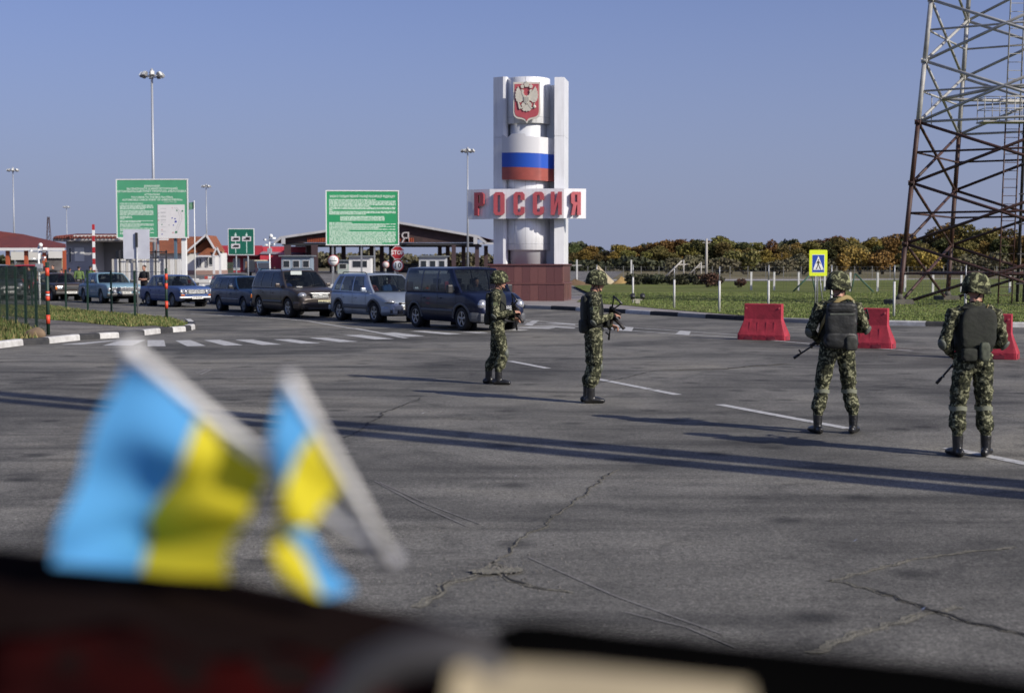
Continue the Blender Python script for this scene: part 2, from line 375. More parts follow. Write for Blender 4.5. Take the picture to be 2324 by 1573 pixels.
# kerb polylines, road-side foot, in photograph positions
def kerb_line(px): return [ground(*p) for p in px]
def resample(pts, step):
    out = [pts[0].copy()]; acc = 0; i = 0; cur = pts[0].copy()
    while i < len(pts) - 1:
        seg = pts[i + 1] - cur
        if seg.length >= step - acc:
            cur = cur + seg.normalized() * (step - acc); out.append(cur.copy()); acc = 0
        else:
            acc += seg.length; cur = pts[i + 1].copy(); i += 1
    out.append(pts[-1].copy()); return out
k_white = mat('kerb_white', (0.62, 0.62, 0.60), 0.8, var=0.22, vscale=5, var2=(0.40, 0.39, 0.37))
k_black = mat('kerb_black', (0.022, 0.023, 0.027), 0.8, var=0.3, vscale=5, var2=(0.045, 0.044, 0.043))
def kerb(name, pts, side, cols, w=0.2, h=0.15):
    root = bpy.data.objects.new(name, None); COL.objects.link(root); root['kind'] = 'structure'
    for i in range(len(pts) - 1):
        a, b = pts[i], pts[i + 1]; d = (b - a); n = Vector((-d.y, d.x, 0)).normalized() * side
        d.normalize(); a2, b2 = a + d * 0.008, b - d * 0.008
        na = nb = n
        if i > 0: na = (n + Vector((-(a - pts[i - 1]).y, (a - pts[i - 1]).x, 0)).normalized() * side).normalized()
        if i < len(pts) - 2: nb = (n + Vector((-(pts[i + 2] - b).y, (pts[i + 2] - b).x, 0)).normalized() * side).normalized()
        m = MB(); j = random.uniform(-.006, .006)
        prof = [(0.0, -0.05), (0.012, h * 0.75), (0.03, h - 0.01), (0.055, h), (w, h), (w, -0.05)]
        ra = [a2 + na * q[0] + Vector((0, 0, q[1] + j)) for q in prof]; rb = [b2 + nb * q[0] + Vector((0, 0, q[1] + j)) for q in prof]
        m.grid([ra, rb], smooth=False); m.poly(ra); m.poly(list(reversed(rb)))
        c = cols[i % len(cols)]
        obj('kerb_stone', m, [k_white, k_black, concrete][c], root)
    return root
kl = [(-420, 1060), (-200, 1042), (0, 1021), (70, 1012), (146, 1007), (236, 997), (294, 993), (351, 990), (425, 983), (472, 977), (508, 974), (546, 971), (562, 968)]
KL = kerb_line(kl) + [ground(573, 964), ground(574, 957), ground(563, 948)]
kerb('left_kerb', KL, 1, [0, 1, 0, 1, 0, 1, 0, 1, 0, 1, 0, 1, 0, 1, 0])
kr = [(1250, 893), (1400, 898), (1545, 904.5), (1630, 908), (1787, 916), (1884, 922), (2023, 930), (2100, 935), (2200, 941), (2310, 946), (2480, 951), (2700, 956), (3000, 960), (3500, 962), (4200, 962)]
KR = resample(kerb_line(kr), 1.75)
kerb('right_kerb', KR, 1, [1, 2, 1, 1, 2, 1, 0, 1, 0])

def strip_poly(name, px, z, m):
    t = MB(); t.poly([Vector((p.x, p.y, z)) for p in [ground(u, v, z) for u, v in px]])
    bmesh.ops.triangulate(t.bm, faces=t.bm.faces[:]); return struct(name, t, m)
# left side: footpath and verges behind the kerb
off = lambda P, d: [Vector((p.x, p.y, 0)) for p in P]
def inset(P, d, side=1):
    out = []
    for i, p in enumerate(P):
        a = P[max(i - 1, 0)]; b = P[min(i + 1, len(P) - 1)]; dd = b - a; n = Vector((-dd.y, dd.x, 0)).normalized() * side; out.append(p + n * d)
    return out
KLi = inset(KL, 0.2)
t = MB(); z = 0.11
back = [ground(u, v, z) for u, v in [(520, 933), (400, 923), (255, 911), (150, 897), (0, 893), (-250, 890), (-600, 890)]]
t.poly(flat(KLi, z) + back); bmesh.ops.triangulate(t.bm, faces=t.bm.faces[:])
struct('footpath', t, asph2)
VERGE1 = [(-600, 893), (0, 896), (147, 897), (255, 911), (400, 923), (503, 934), (550, 948), (540, 957), (490, 959), (455, 954), (380, 957), (300, 951), (233, 943), (146, 937), (80, 931), (0, 925), (-600, 905)]
strip_poly('verge', VERGE1, 0.116, verge)
VERGE2 = [(-600, 955), (-200, 940), (0, 935), (60, 952), (120, 975), (133, 985), (110, 992), (0, 1000), (-200, 1020), (-600, 1050)]
strip_poly('verge', VERGE2, 0.118, verge)
# right side: pavement round the monument, lawn
KRi = inset(KR, 0.2)
z = 0.11
t = MB(); bk = [ground(u, v, z) for u, v in [(4200, 900), (3000, 890), (2000, 880), (1775, 868), (1480, 868), (1200, 868)]]
t.poly(flat(KRi, z) + bk); bmesh.ops.triangulate(t.bm, faces=t.bm.faces[:])
pav = mat('pavement_slabs', (0.30, 0.28, 0.265), 0.9, var=0.22, vscale=0.8, bump=0.2, var2=(0.21, 0.185, 0.175))
struct('pavement', t, pav)
t = MB(); z = 0.125
edge = [ground(u, v, z) for u, v in [(1690, 884), (1775, 891), (1850, 896), (1930, 904), (2010, 911), (2100, 918), (2190, 925)]]
k2 = [p for p in KRi if p.x > edge[-1].x + 0.3]
LAWN = [(p.x, p.y) for p in edge + k2] + [(60, 60), (110, 200), (13, 130), (4.8, 112), (4.6, 84)]
t.poly(flat(LAWN, z)); bmesh.ops.triangulate(t.bm, faces=t.bm.faces[:]); struct('lawn', t, lawn)
# pale service road beyond the lawn
t = MB(); t.poly([(-8, 150, -0.02), (60, 158, -0.02), (200, 170, -0.02), (200, 185, -0.02), (60, 172, -0.02), (-8, 163, -0.02)])
struct('service_road', t, mat('pale_gravel_road', (0.33, 0.32, 0.31), 0.9, var=0.2, vscale=0.3))

# ---- painted markings, 4 mm above the asphalt, worn
def worn_paint():
    m = bpy.data.materials.new('road_paint'); m.use_nodes = True; nt = m.node_tree; b = nt.nodes['Principled BSDF']; L = nt.links.new
    tc = N(nt, 'ShaderNodeTexCoord'); a = N(nt, 'ShaderNodeTexNoise', i_Scale=9.0, i_Detail=7.0, i_Roughness=0.75); L(tc.outputs['Object'], a.inputs[0])
    r = ramp(nt, [(0.34, (0.12, 0.12, 0.115)), (0.44, (0.40, 0.40, 0.39)), (0.6, (0.50, 0.50, 0.49))]); L(a.outputs['Fac'], r.inputs[0]); L(r.outputs[0], b.inputs['Base Color'])
    b.inputs['Roughness'].default_value = 0.8; return m
paint = worn_paint(); MATS['road_paint'] = paint
faint = mat('faint_road_paint', (0.25, 0.245, 0.235), 0.85, var=0.4, vscale=14, var2=(0.14, 0.13, 0.12))
def zoomb(x, y): return (x / 1.549, 950 + y / 1.549)
stripes = [[(466, 98), (545, 75), (660, 73), (600, 98)], [(270, 93), (500, 75), (565, 72), (370, 93)], [(670, 73), (745, 73), (752, 101), (670, 101)],
    [(795, 75), (865, 73), (935, 99), (850, 101)], [(925, 73), (1000, 72), (1103, 96), (1020, 98)], [(1065, 72), (1145, 71), (1278, 93), (1190, 95)],
    [(1240, 70), (1320, 69), (1453, 87), (1370, 89)], [(1403, 63), (1480, 62), (1625, 80), (1540, 82)], [(1560, 50), (1640, 49), (1790, 68), (1700, 70)],
    [(1715, 42), (1790, 38), (1930, 55), (1850, 58)], [(1855, 32), (1930, 31), (2097, 45), (2030, 48)], [(2090, 35), (2190, 36), (2215, 40), (2160, 42)]]
root = bpy.data.objects.new('zebra_crossing', None); COL.objects.link(root); root['kind'] = 'structure'
for s_ in stripes:
    t = MB(); P = [ground(*zoomb(*p)) for p in s_]; t.poly([(p.x, p.y, 0.005) for p in P]); obj('painted_stripe', t, paint, root)
# the crossing beyond the van
def zc(x, y): return (1150 + x / 3.745, 600 + y / 3.745)
for q in ([(1440, 1320), (1545, 1270), (1605, 1273), (1530, 1330)], [(1680, 1302), (1790, 1298), (2010, 1312), (2000, 1322)], [(1500, 1332), (1760, 1332), (2010, 1350), (1990, 1360)],
          [(1290, 1352), (1500, 1340), (1790, 1352), (1720, 1364)], [(1230, 1378), (1330, 1366), (1500, 1374), (1400, 1385)], [(2140, 1310), (2300, 1305), (2560, 1330), (2470, 1342)],
          [(2180, 1335), (2310, 1328), (2500, 1350), (2420, 1362)]):
    t = MB(); P = [ground(*zc(*p)) for p in q]; t.poly([(p.x, p.y, 0.005) for p in P]); obj('painted_stripe', t, paint, root)
def line(name, px, wd, m=None, z=0.005, parent=None):
    P = [ground(*p) for p in px]; t = MB(); L_, R_ = [], []
    for i, p in enumerate(P):
        d = (P[min(i + 1, len(P) - 1)] - P[max(i - 1, 0)]).normalized(); n = Vector((-d.y, d.x, 0)) * wd / 2
        L_.append((p.x + n.x, p.y + n.y, z)); R_.append((p.x - n.x, p.y - n.y, z))
    t.grid([L_, R_], smooth=False); return struct(name, t, m or paint, parent)
V = 1.2909
for px in ([(1157, 820), (1200, 828), (1243, 836.5)], [(1355, 860.5), (1415, 872), (1475, 884)], [(1482, 885.5), (1538, 896.5)], [(1633, 918.5), (1780, 946), (1925, 973)], [(2150, 1017), (2240, 1035), (2420, 1072)]):
    line('centre_line', [(u * V, v * V) for u, v in px], 0.15)
line('edge_line', [(560, 920), (700, 927), (785, 931), (902, 941), (989, 956), (1106, 975), (1175, 990)], 0.12)
line('edge_line', [(1040, 963), (1110, 976), (1190, 992)], 0.16, z=0.009)
def z5(x, y): return (1650 + x / 2.446, 640 + y / 2.446)
line('edge_line', [z5(*p) for p in [(-420, 735), (0, 770), (400, 800), (800, 828), (1270, 855), (1830, 905), (2500, 950)]], 0.12)
line('edge_line', [z5(*p) for p in [(-300, 727), (0, 752), (500, 785), (910, 812), (1250, 836)]], 0.10)
for q in ([(385, 805), (430, 778), (505, 783), (490, 812)], [(800, 832), (840, 806), (915, 812), (900, 840)]):
    t = MB(); P = [ground(*z5(*p)) for p in q]; t.poly([(p.x, p.y, 0.009) for p in P]); struct('painted_block', t, paint)
for px in ([(850, 1092), (950, 1146), (1060, 1195)], [(862, 1095), (970, 1145), (1090, 1190)], [(1200, 1266), (1400, 1355), (1640, 1440)], [(1420, 1390), (1560, 1425), (1670, 1470)],
           [(445, 848), (470, 838)], [(455, 851), (478, 839)]):
    line('faint_line', [(u * V, v * V) for u, v in px], 0.011 if px[0][1] > 1000 else 0.05, faint)
# ---- cracks: jagged channels filled with dirt, with crumbled lips standing a little proud
crk = mat('crack_dirt', (0.022, 0.02, 0.018), 0.95, var=0.4, vscale=20)
lip = mat('crumbled_asphalt', (0.24, 0.225, 0.175), 0.95, var=0.45, vscale=30, bump=0.8, bscale=60, var2=(0.10, 0.095, 0.075))
def crack(px, wd, seed, lipw=0.0):
    rnd = random.Random(seed); P = [ground(u * V, v * V) for u, v in px]; Q = resample(P, 0.05)
    off_ = 0; L_, R_, LL, RR = [], [], [], []
    for i, p in enumerate(Q):
        d = (Q[min(i + 1, len(Q) - 1)] - Q[max(i - 1, 0)]); 
        if d.length < 1e-6: continue
        d.normalize(); n = Vector((-d.y, d.x, 0)); off_ = off_ * 0.8 + rnd.uniform(-0.022, 0.022)
        k = max(0.15, min(1, min(i, len(Q) - 1 - i) / 8)) * rnd.uniform(0.35, 1.3)
        c = p + n * off_
        L_.append(c + n * wd * k / 2 + Vector((0, 0, 0.009))); R_.append(c - n * wd * k / 2 + Vector((0, 0, 0.009)))
        LL.append(c + n * (wd * k / 2 + lipw * rnd.uniform(0.2, 1)) + Vector((0, 0, 0.004))); RR.append(c - n * (wd * k / 2 + lipw * rnd.uniform(0.2, 1)) + Vector((0, 0, 0.004)))
    if lipw:
        t = MB(); t.grid([LL, RR], smooth=False); struct('crumbled_edge', t, lip)
    t = MB(); t.grid([L_, R_], smooth=False); return struct('asphalt_crack', t, crk)
crack([(940, 1378), (1010, 1330), (1085, 1305), (1125, 1282)], 0.012, 1, 0.05)
crack([(1125, 1282), (1180, 1235), (1260, 1165), (1310, 1130), (1400, 1065)], 0.008, 2, 0.012)
crack([(1120, 1275), (1150, 1292), (1135, 1312), (1180, 1330), (1300, 1345)], 0.02, 3, 0.025)
crack([(1650, 1280), (1680, 1292)], 0.02, 4)
crack([(1880, 1318), (1960, 1335), (2030, 1352), (2110, 1385), (2200, 1412), (2420, 1465)], 0.022, 5, 0.02)
crack([(1840, 1482), (1930, 1440), (2040, 1408), (2140, 1385), (2180, 1378)], 0.006, 6, 0.045)
crack([(1880, 1318), (1990, 1290), (2100, 1262), (2300, 1240)], 0.005, 7, 0.03)
crack([(1500, 840), (1640, 838), (1700, 832), (1800, 826)], 0.05, 8, 0.05)
crack([(1500, 690 + 150), (1400, 862), (1300, 880)], 0.03, 9)
crack([(780, 1000), (870, 940), (960, 900)], 0.02, 10)
t = MB(); c = ground(1128 * V, 1294 * V)
pts = []
for i in range(26):
    a = i / 26 * 2 * math.pi; r = 0.13 * (1 + 0.35 * math.sin(2 * a + 1) + 0.25 * random.uniform(-1, 1)); pts.append((c.x + r * math.cos(a) * 1.0, c.y + r * math.sin(a) * 0.8 - 0.06, 0.013))
t.poly(pts); struct('crumbled_edge', t, lip)
t = MB()
for i in range(160):        # loose stones round the break
    a = random.uniform(0, 6.28); r = abs(random.gauss(0, 0.35)); s = random.uniform(0.003, 0.009)
    t.box((c.x + r * math.cos(a), c.y + r * math.sin(a) * 1.5, 0.01 + s / 2), (s, s * 1.2, s), rz=a)
for i in range(500):
    y = random.uniform(6.5, 26); x = random.uniform(-0.4, 0.4) * y; s = random.uniform(0.003, 0.007)
    t.box((x, y, s / 2), (s, s * 1.3, s), rz=random.uniform(0, 3))
tag(obj('gravel', t, mat('loose_chips', (0.17, 0.16, 0.145), 0.9, var=0.5, vscale=3)), kind='stuff')
# leaves and bits of litter lying about
for (u, v, wh) in [(446, 846, 'at the tip of the left flag'), (960, 941, 'between the van and the long shadow'), (1940, 1232, 'alone on the near road below the third soldier'), (1170, 1085, 'just beyond the twin long shadows'), (2095, 1388, 'beside the dark crack at the right'), (840, 1150, 'near the faint double line')]:
    p = ground(u * V, v * V); t = MB(); s = 0.014 if v > 1000 else 0.03
    t.poly([(p.x - s, p.y, 0.012), (p.x, p.y - s, 0.02), (p.x + s, p.y, 0.03), (p.x, p.y + s * 1.4, 0.015)])
    tag(obj('paper_scrap', t, white_paint), 'tiny pale scrap of litter lying %s' % wh, 'litter', 'scraps of litter on the asphalt')

# ---- grass blades standing on the verges and lawn
def blades(name, poly, z, n, h, m, seed, ymax=90, near_bias=1.0, xr=None):
    rnd = np.random.RandomState(seed); P = np.array([(p[0], p[1]) for p in poly]); lo, hi = P.min(0), P.max(0)
    if xr: lo[0], hi[0] = max(lo[0], xr[0]), min(hi[0], xr[1])
    hi[1] = min(hi[1], ymax)
    pts = []
    while len(pts) < n:
        q = rnd.rand(4000, 2); q[:, 1] = q[:, 1] ** near_bias; q = q * (hi - lo) + lo
        ins = np.zeros(len(q), bool); j = len(P) - 1
        for i in range(len(P)):
            c_ = ((P[i, 1] > q[:, 1]) != (P[j, 1] > q[:, 1])) & (q[:, 0] < (P[j, 0] - P[i, 0]) * (q[:, 1] - P[i, 1]) / (P[j, 1] - P[i, 1] + 1e-12) + P[i, 0]); ins ^= c_; j = i
        pts += list(q[ins])
    q = np.array(pts[:n]); hh = h * (0.4 + rnd.rand(n) ** 2 * 1.3); a = rnd.rand(n) * 6.283; wd = 0.012 + 0.02 * rnd.rand(n)
    lean = (rnd.rand(n, 2) - 0.5) * hh[:, None] * 0.9
    V3 = np.zeros((n * 3, 3)); dx = np.stack([np.cos(a), np.sin(a)], 1) * wd[:, None]
    V3[0::3, :2] = q - dx; V3[1::3, :2] = q + dx; V3[2::3, :2] = q + lean; V3[0::3, 2] = z; V3[1::3, 2] = z; V3[2::3, 2] = z + hh
    me = bpy.data.meshes.new(name); me.from_pydata(V3.tolist(), [], [(3 * i, 3 * i + 1, 3 * i + 2) for i in range(n)])
    return tag(link(name, me, m), kind='stuff')
gb1 = leaf_mat('grass_blade_green', (0.09, 0.13, 0.03), (0.15, 0.19, 0.05), (0.22, 0.23, 0.08))
gb2 = leaf_mat('grass_blade_dry', (0.06, 0.09, 0.022), (0.11, 0.14, 0.04), (0.26, 0.20, 0.09))
blades('grass', [ground(u, v, 0.116) for u, v in VERGE1], 0.11, 46000, 0.07, gb2, 1, xr=(-30, 0))
blades('grass', [ground(u, v, 0.118) for u, v in VERGE2], 0.11, 16000, 0.13, gb2, 2, xr=(-22, 0))
blades('grass', LAWN, 0.12, 90000, 0.045, gb1, 3, ymax=85, near_bias=1.6, xr=(4, 40))
# ================================================================== monument at the border
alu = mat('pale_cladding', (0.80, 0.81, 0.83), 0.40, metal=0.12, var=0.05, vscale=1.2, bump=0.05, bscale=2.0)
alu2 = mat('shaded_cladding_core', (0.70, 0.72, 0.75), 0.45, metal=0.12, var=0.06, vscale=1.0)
granite = mat('red_granite', (0.155, 0.062, 0.058), 0.32, var=0.35, vscale=26, spec=0.6, var2=(0.10, 0.042, 0.042))
granite2 = mat('light_red_granite', (0.20, 0.085, 0.075), 0.35, var=0.35, vscale=26, var2=(0.13, 0.058, 0.055))
joint = mat('joint_mortar', (0.14, 0.10, 0.09), 0.9)
MY = 67.4
# rain streaks and grime running down the cladding
nt = alu.node_tree; b = nt.nodes['Principled BSDF']; src_ = b.inputs['Base Color'].links[0].from_socket
tc = N(nt, 'ShaderNodeTexCoord'); mp = N(nt, 'ShaderNodeMapping'); mp.inputs['Scale'].default_value = (3.2, 3.2, .22); nt.links.new(tc.outputs['Object'], mp.inputs[0])
nz = N(nt, 'ShaderNodeTexNoise', i_Scale=2.0, i_Detail=6.0, i_Roughness=.65); nt.links.new(mp.outputs[0], nz.inputs[0])
rr_ = ramp(nt, [(.36, (.74, .73, .70)), (.55, (1, 1, 1))]); nt.links.new(nz.outputs['Fac'], rr_.inputs[0])
mx = N(nt, 'ShaderNodeMix', data_type='RGBA', blend_type='MULTIPLY'); mx.inputs[0].default_value = .4; nt.links.new(src_, mx.inputs[6]); nt.links.new(rr_.outputs[0], mx.inputs[7]); nt.links.new(mx.outputs[2], b.inputs['Base Color'])
mon = thing('monument', 'tall pale border monument on red granite plinth with flag, shield and red lettering', 'monument', (0.80, MY + 0.9, 0.1), R(-9)); mon.scale = (.96, 1, 1)
# plinth: core with separate granite slabs, ledge and lower course
t = MB(); t.box((0, 0.6, 0.42), (3.72, 3.0, 0.84)); t.box((0, 0.6, 0.86 + 0.42), (3.6, 2.9, 0.84)); pl = obj('plinth', t, joint, mon)
t = MB(); t.box((0, 0.6, 0.0), (1, 1, 1)); t.bm.clear()
def slabs(y0, x0, x1, z0, z1, n, axis, sgn, parent):
    for i in range(n):
        a = x0 + (x1 - x0) * i / n; b = x0 + (x1 - x0) * (i + 1) / n
        pr = random.uniform(0, 0.006)
        t = MB()
        if axis == 'x': t.box(((a + b) / 2, y0 - 0.018 - pr, (z0 + z1) / 2), (b - a - 0.010, 0.03, z1 - z0 - 0.008), bev=0.003)
        else: t.box((y0 + sgn * (0.018 + pr), (a + b) / 2, (z0 + z1) / 2), (0.03, b - a - 0.010, z1 - z0 - 0.008), bev=0.003)
        obj('granite_slab', t, granite2 if random.random() < 0.35 else granite, parent)
slabs(-0.9, -1.86, 1.86, 0.0, 0.80, 9, 'x', 1, pl); slabs(1.86, -0.9, 2.1, 0.0, 0.80, 7, 'y', 1, pl); slabs(-1.86, -0.9, 2.1, 0.0, 0.80, 7, 'y', -1, pl)
slabs(-0.85, -1.80, 1.80, 0.86, 1.68, 9, 'x', 1, pl); slabs(1.80, -0.85, 2.05, 0.86, 1.68, 7, 'y', 1, pl); slabs(-1.80, -0.85, 2.05, 0.86, 1.68, 7, 'y', -1, pl)
t = MB(); t.box((0, 0.6, 0.83), (3.86, 3.14, 0.06), bev=0.01); obj('ledge', t, granite2, pl)
t = MB(); t.box((0, 0.6, 1.72), (3.82, 3.1, 0.07), bev=0.01); obj('coping', t, granite, pl)
Z0 = 1.755; ZT = 10.62
def pylon(pts, zt, name='pylon'):
    p = None
    zs = [Z0, 4.9, 7.8, zt]
    for i in range(3):
        t = MB(); t.prism(pts, zs[i] + (0.006 if i else 0), zs[i + 1] - 0.006)
        o = obj(name if p is None else 'cladding_panel', t, alu, mon if p is None else p)
        if p is None: p = o
pylon([(-1.80, 0.10), (-1.27, -0.14), (-1.14, -0.12), (-1.07, 0.0), (-1.07, 1.5), (-1.80, 1.5)], 10.66)
pylon([(1.33, -0.34), (1.80, -0.26), (1.80, 1.5), (1.33, 1.5)], 10.56)
cx, cy = -0.13, 0.62
C0 = Matrix.Translation((cx, cy, 0))
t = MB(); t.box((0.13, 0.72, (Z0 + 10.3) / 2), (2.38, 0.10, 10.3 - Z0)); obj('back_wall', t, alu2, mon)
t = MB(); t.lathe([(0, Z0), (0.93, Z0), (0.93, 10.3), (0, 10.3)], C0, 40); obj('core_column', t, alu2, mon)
def seams(zs, r, par, n=3):
    for z in zs:
        t = MB(); t.lathe([(r - .01, z - .008), (r + .003, z - .008), (r + .003, z + .008), (r - .01, z + .008)], C0, 64); obj('panel_joint', t, joint_m, par)
def vseams(z0, z1, r, par):
    for a in (-150, -118, -88, -60, -30):
        t = MB(); t.box((cx + (r + .001) * math.cos(R(a)), cy + (r + .001) * math.sin(R(a)), (z0 + z1) / 2), (.008, .014, z1 - z0 - .02), rz=R(a)); obj('panel_joint', t, joint_m, par)
joint_m = mat('panel_joint', (.36, .37, .39), .7)
def drum(z0, z1, name):
    t = MB(); r = 1.10
    t.lathe([(0.9, z0 + 0.02), (r - .012, z0), (r, z0 + .012), (r, z1 - .02), (r - 0.02, z1), (0, z1)], C0, 64); o = obj(name, t, alu, mon); vseams(z0, z1, r, o); seams([z0 + .30] if z1 - z0 > 1.5 else [], r, o); return o
drum(8.42, 10.60, 'upper_drum'); drum(5.1, 5.95, 'middle_drum'); drum(2.42, 4.15, 'lower_drum')
# the band: three facets
bw = [(-3.02, -0.34), (-1.83, -0.80), (1.86, -0.80), (2.90, -0.34)]
bi = [(2.80, 0.02), (1.76, -0.44), (-1.73, -0.44), (-2.92, 0.02)]
bz0, bz1 = 3.90, 5.30
t = MB(); t.prism(bw + bi, bz0, bz1); band = obj('letter_band', t, alu, mon)
t = MB()
for x in (-1.45, 1.56): t.box((x, -0.28, 4.6), (0.3, 0.3, 0.9))
obj('bracket', t, alu2, mon)
letter_red = mat('faded_red_letter', (0.44, 0.085, 0.10), 0.45, var=0.12, vscale=3)
letter_side = mat('letter_edge', (0.30, 0.05, 0.06), 0.5)
GL = {
 'R': [[(0, 0), (.40, 0), (.40, 2), (0, 2)], [(.4, 2), (.8, 2), (1, 1.85), (1, 1.0), (.8, .82), (.4, .82), (.4, 1.08), (.58, 1.08), (.62, 1.13), (.62, 1.70), (.58, 1.75), (.4, 1.75)]],
 'O': [[(.5, 2), (.2, 2), (0, 1.8), (0, .2), (.2, 0), (.5, 0), (.5, .27), (.42, .27), (.37, .33), (.37, 1.67), (.42, 1.73), (.5, 1.73)], [(.5, 2), (.5, 1.73), (.58, 1.73), (.63, 1.67), (.63, .33), (.58, .27), (.5, .27), (.5, 0), (.8, 0), (1, .2), (1, 1.8), (.8, 2)]],
 'C': [[(1, 1.3), (1, 1.8), (.8, 2), (.2, 2), (0, 1.8), (0, .2), (.2, 0), (.8, 0), (1, .2), (1, .72), (.65, .72), (.65, .33), (.6, .27), (.42, .27), (.37, .33), (.37, 1.67), (.42, 1.73), (.6, 1.73), (.65, 1.67), (.65, 1.3)]],
 'I': [[(0, 0), (.33, 0), (.67, 1.2), (.67, 0), (1, 0), (1, 2), (.67, 2), (.33, .8), (.33, 2), (0, 2)]],
 'Y': [[(.62, 0), (1, 0), (1, 2), (.62, 2)], [(.62, 2), (.2, 2), (0, 1.85), (0, 1.05), (.2, .88), (.62, .88), (.62, 1.12), (.42, 1.12), (.37, 1.17), (.37, 1.70), (.42, 1.75), (.62, 1.75)], [(0, 0), (.34, 0), (.56, .88), (.2, .88)]],
}
def place_letter(k, a, b, fr, wd=0.54):
    a, b = Vector((*a, 0)), Vector((*b, 0)); d = (b - a).normalized(); n = Vector((d.y, -d.x, 0)); p = a.lerp(b, fr)
    M = Matrix(((d.x, 0, n.x, p.x), (d.y, 0, n.y, p.y), (0, 1, 0, 4.055), (0, 0, 0, 1)))
    t = MB()
    for poly in GL[k]:
        t.prism([((x - .5) * wd, y * 0.545) for x, y in poly], 0.06, 0.20, M)
    for f in t.bm.faces:
        if abs(f.normal.dot(n)) < 0.9: f.material_index = 1
    t.bm.normal_update()
    for f in t.bm.faces: f.material_index = 0 if abs(f.normal.dot(n)) > 0.9 else 1
    obj('letter', t, [letter_red, letter_side], mon)
place_letter('R', bw[0], bw[1], 0.60); 
for k, f in zip('OCCI', (0.135, 0.405, 0.665, 0.905)): place_letter(k, bw[1], bw[2], f)
place_letter('Y', bw[2], bw[3], 0.50, 0.50)
# the flag panel: convex over the drum, folding away at its right end
fl = []
K = 40
for i in range(K + 1):
    s = i / K; x = -1.30 + 2.72 * s
    if s < 0.72: y = -0.33 - 0.42 * math.sin(math.pi * min(1, s / 0.86)) ** 0.9
    else:
        y0 = -0.33 - 0.42 * math.sin(math.pi * 0.72 / 0.86) ** 0.9; q = (s - 0.72) / 0.28; y = y0 + 0.58 * math.sin(q * math.pi / 2)
    fl.append((x, y))
fw = mat('flag_white', (0.66, 0.66, 0.67), 0.4); fb = mat('flag_blue', (0.018, 0.085, 0.46), 0.4); fr_ = mat('flag_faded_red', (0.36, 0.085, 0.065), 0.45, var=0.25, vscale=1.5)
def sag(s): return 0.10 * math.sin(s * math.pi) * -0.6 - 0.10 * s
for nm, za, zb, mm in (('white_stripe', 7.02, 7.86, fw), ('blue_stripe', 6.34, 7.02, fb), ('red_stripe', 5.74, 6.34, fr_)):
    t = MB()
    top = [Vector((x, y, zb - 0.1 * i / K + 0.02)) for i, (x, y) in enumerate(fl)]; bot = [Vector((x, y, za - 0.1 * i / K + 0.025)) for i, (x, y) in enumerate(fl)]
    if nm == 'white_stripe':   # torn notch in the upper edge
        for i in range(K + 1):
            s = i / K
            if 0.05 < s < 0.18: top[i].z -= 0.14 * (1 - abs(s - 0.115) / 0.065)
            if s >= 0.18 and s < 0.46: top[i].z += 0.05
            if s > 0.46: top[i].z -= 0.06
    bk = Vector((0, 0.05, 0))
    t.grid([top, bot]); t.grid([[p + bk for p in bot], [p + bk for p in top]]); t.grid([bot, [p + bk for p in bot]]); t.grid([[p + bk for p in top], top])
    obj(nm, t, mm, mon)
# shield with the two-headed eagle in relief
sf = Matrix.Translation((cx + 0.14, cy - 1.10 - 0.22, 8.44)) @ Matrix.Rotation(R(4), 4, 'Z') @ Matrix.Rotation(math.pi / 2, 4, 'X')
def shield(k):
    w_, h_ = 0.66 * k, 1.86 * k; dy = 0.93 * (1 - k) * 2 * 0.5
    pts = [(-w_, h_), (w_, h_)]
    pts += [(w_, 0.42 * k), (w_ * 0.93, 0.26 * k), (w_ * 0.75, 0.17 * k), (w_ * 0.3, 0.11 * k), (w_ * 0.1, 0.04 * k), (0, -0.07 * k), (-w_ * 0.1, 0.04 * k), (-w_ * 0.3, 0.11 * k), (-w_ * 0.75, 0.17 * k), (-w_ * 0.93, 0.26 * k), (-w_, 0.42 * k)]
    return [(x, y + dy) for x, y in pts]
shroot = None
t = MB(); t.prism(shield(1.0), -0.05, 0.06, sf); shroot = obj('shield', t, mat('shield_rim', (0.60, 0.57, 0.50), 0.5), mon)
t = MB(); t.prism([(x, y) for x, y in shield(0.9)], 0.06, 0.075, sf); obj('shield_field', t, letter_red, shroot)
emb = mat('emblem_relief', (0.58, 0.55, 0.47), 0.5, var=0.15, vscale=9)
t = MB()
def P2(pts, z1=0.13, ox=0.0, oy=0.0):
    t.prism([(x + ox, y + oy) for x, y in pts], 0.076, z1, sf)
wing = [(.10, 1.12), (.17, 1.28), (.27, 1.42), (.38, 1.58), (.42, 1.66), (.45, 1.56), (.50, 1.55), (.50, 1.44), (.55, 1.42), (.53, 1.31), (.57, 1.27), (.54, 1.18), (.56, 1.12), (.51, 1.05), (.51, .98), (.45, .95), (.42, .89), (.36, .91), (.30, .89), (.24, .95), (.14, 1.0)]
for sg in (1, -1):
    W = [(x * sg, y) for x, y in wing]
    P2(W if sg > 0 else W[::-1], 0.12)
    nk = [(.02, 1.22), (.10, 1.24), (.16, 1.36), (.13, 1.44), (.17, 1.50), (.26, 1.50), (.30, 1.44), (.24, 1.44), (.25, 1.36), (.20, 1.22), (.12, 1.12), (.02, 1.08)]
    P2([(x * sg, y) for x, y in nk][::sg], 0.135)
    crn = [(.15, 1.56), (.26, 1.56), (.30, 1.68), (.245, 1.72), (.21, 1.77), (.17, 1.72), (.12, 1.68)]
    P2([(x * sg, y) for x, y in crn][::sg], 0.135)
    leg_ = [(.08, .92), (.2, .90), (.26, .80), (.22, .70), (.30, .64), (.24, .60), (.16, .66), (.10, .74), (.04, .84)]
    P2([(x * sg, y) for x, y in leg_][::sg], 0.13)
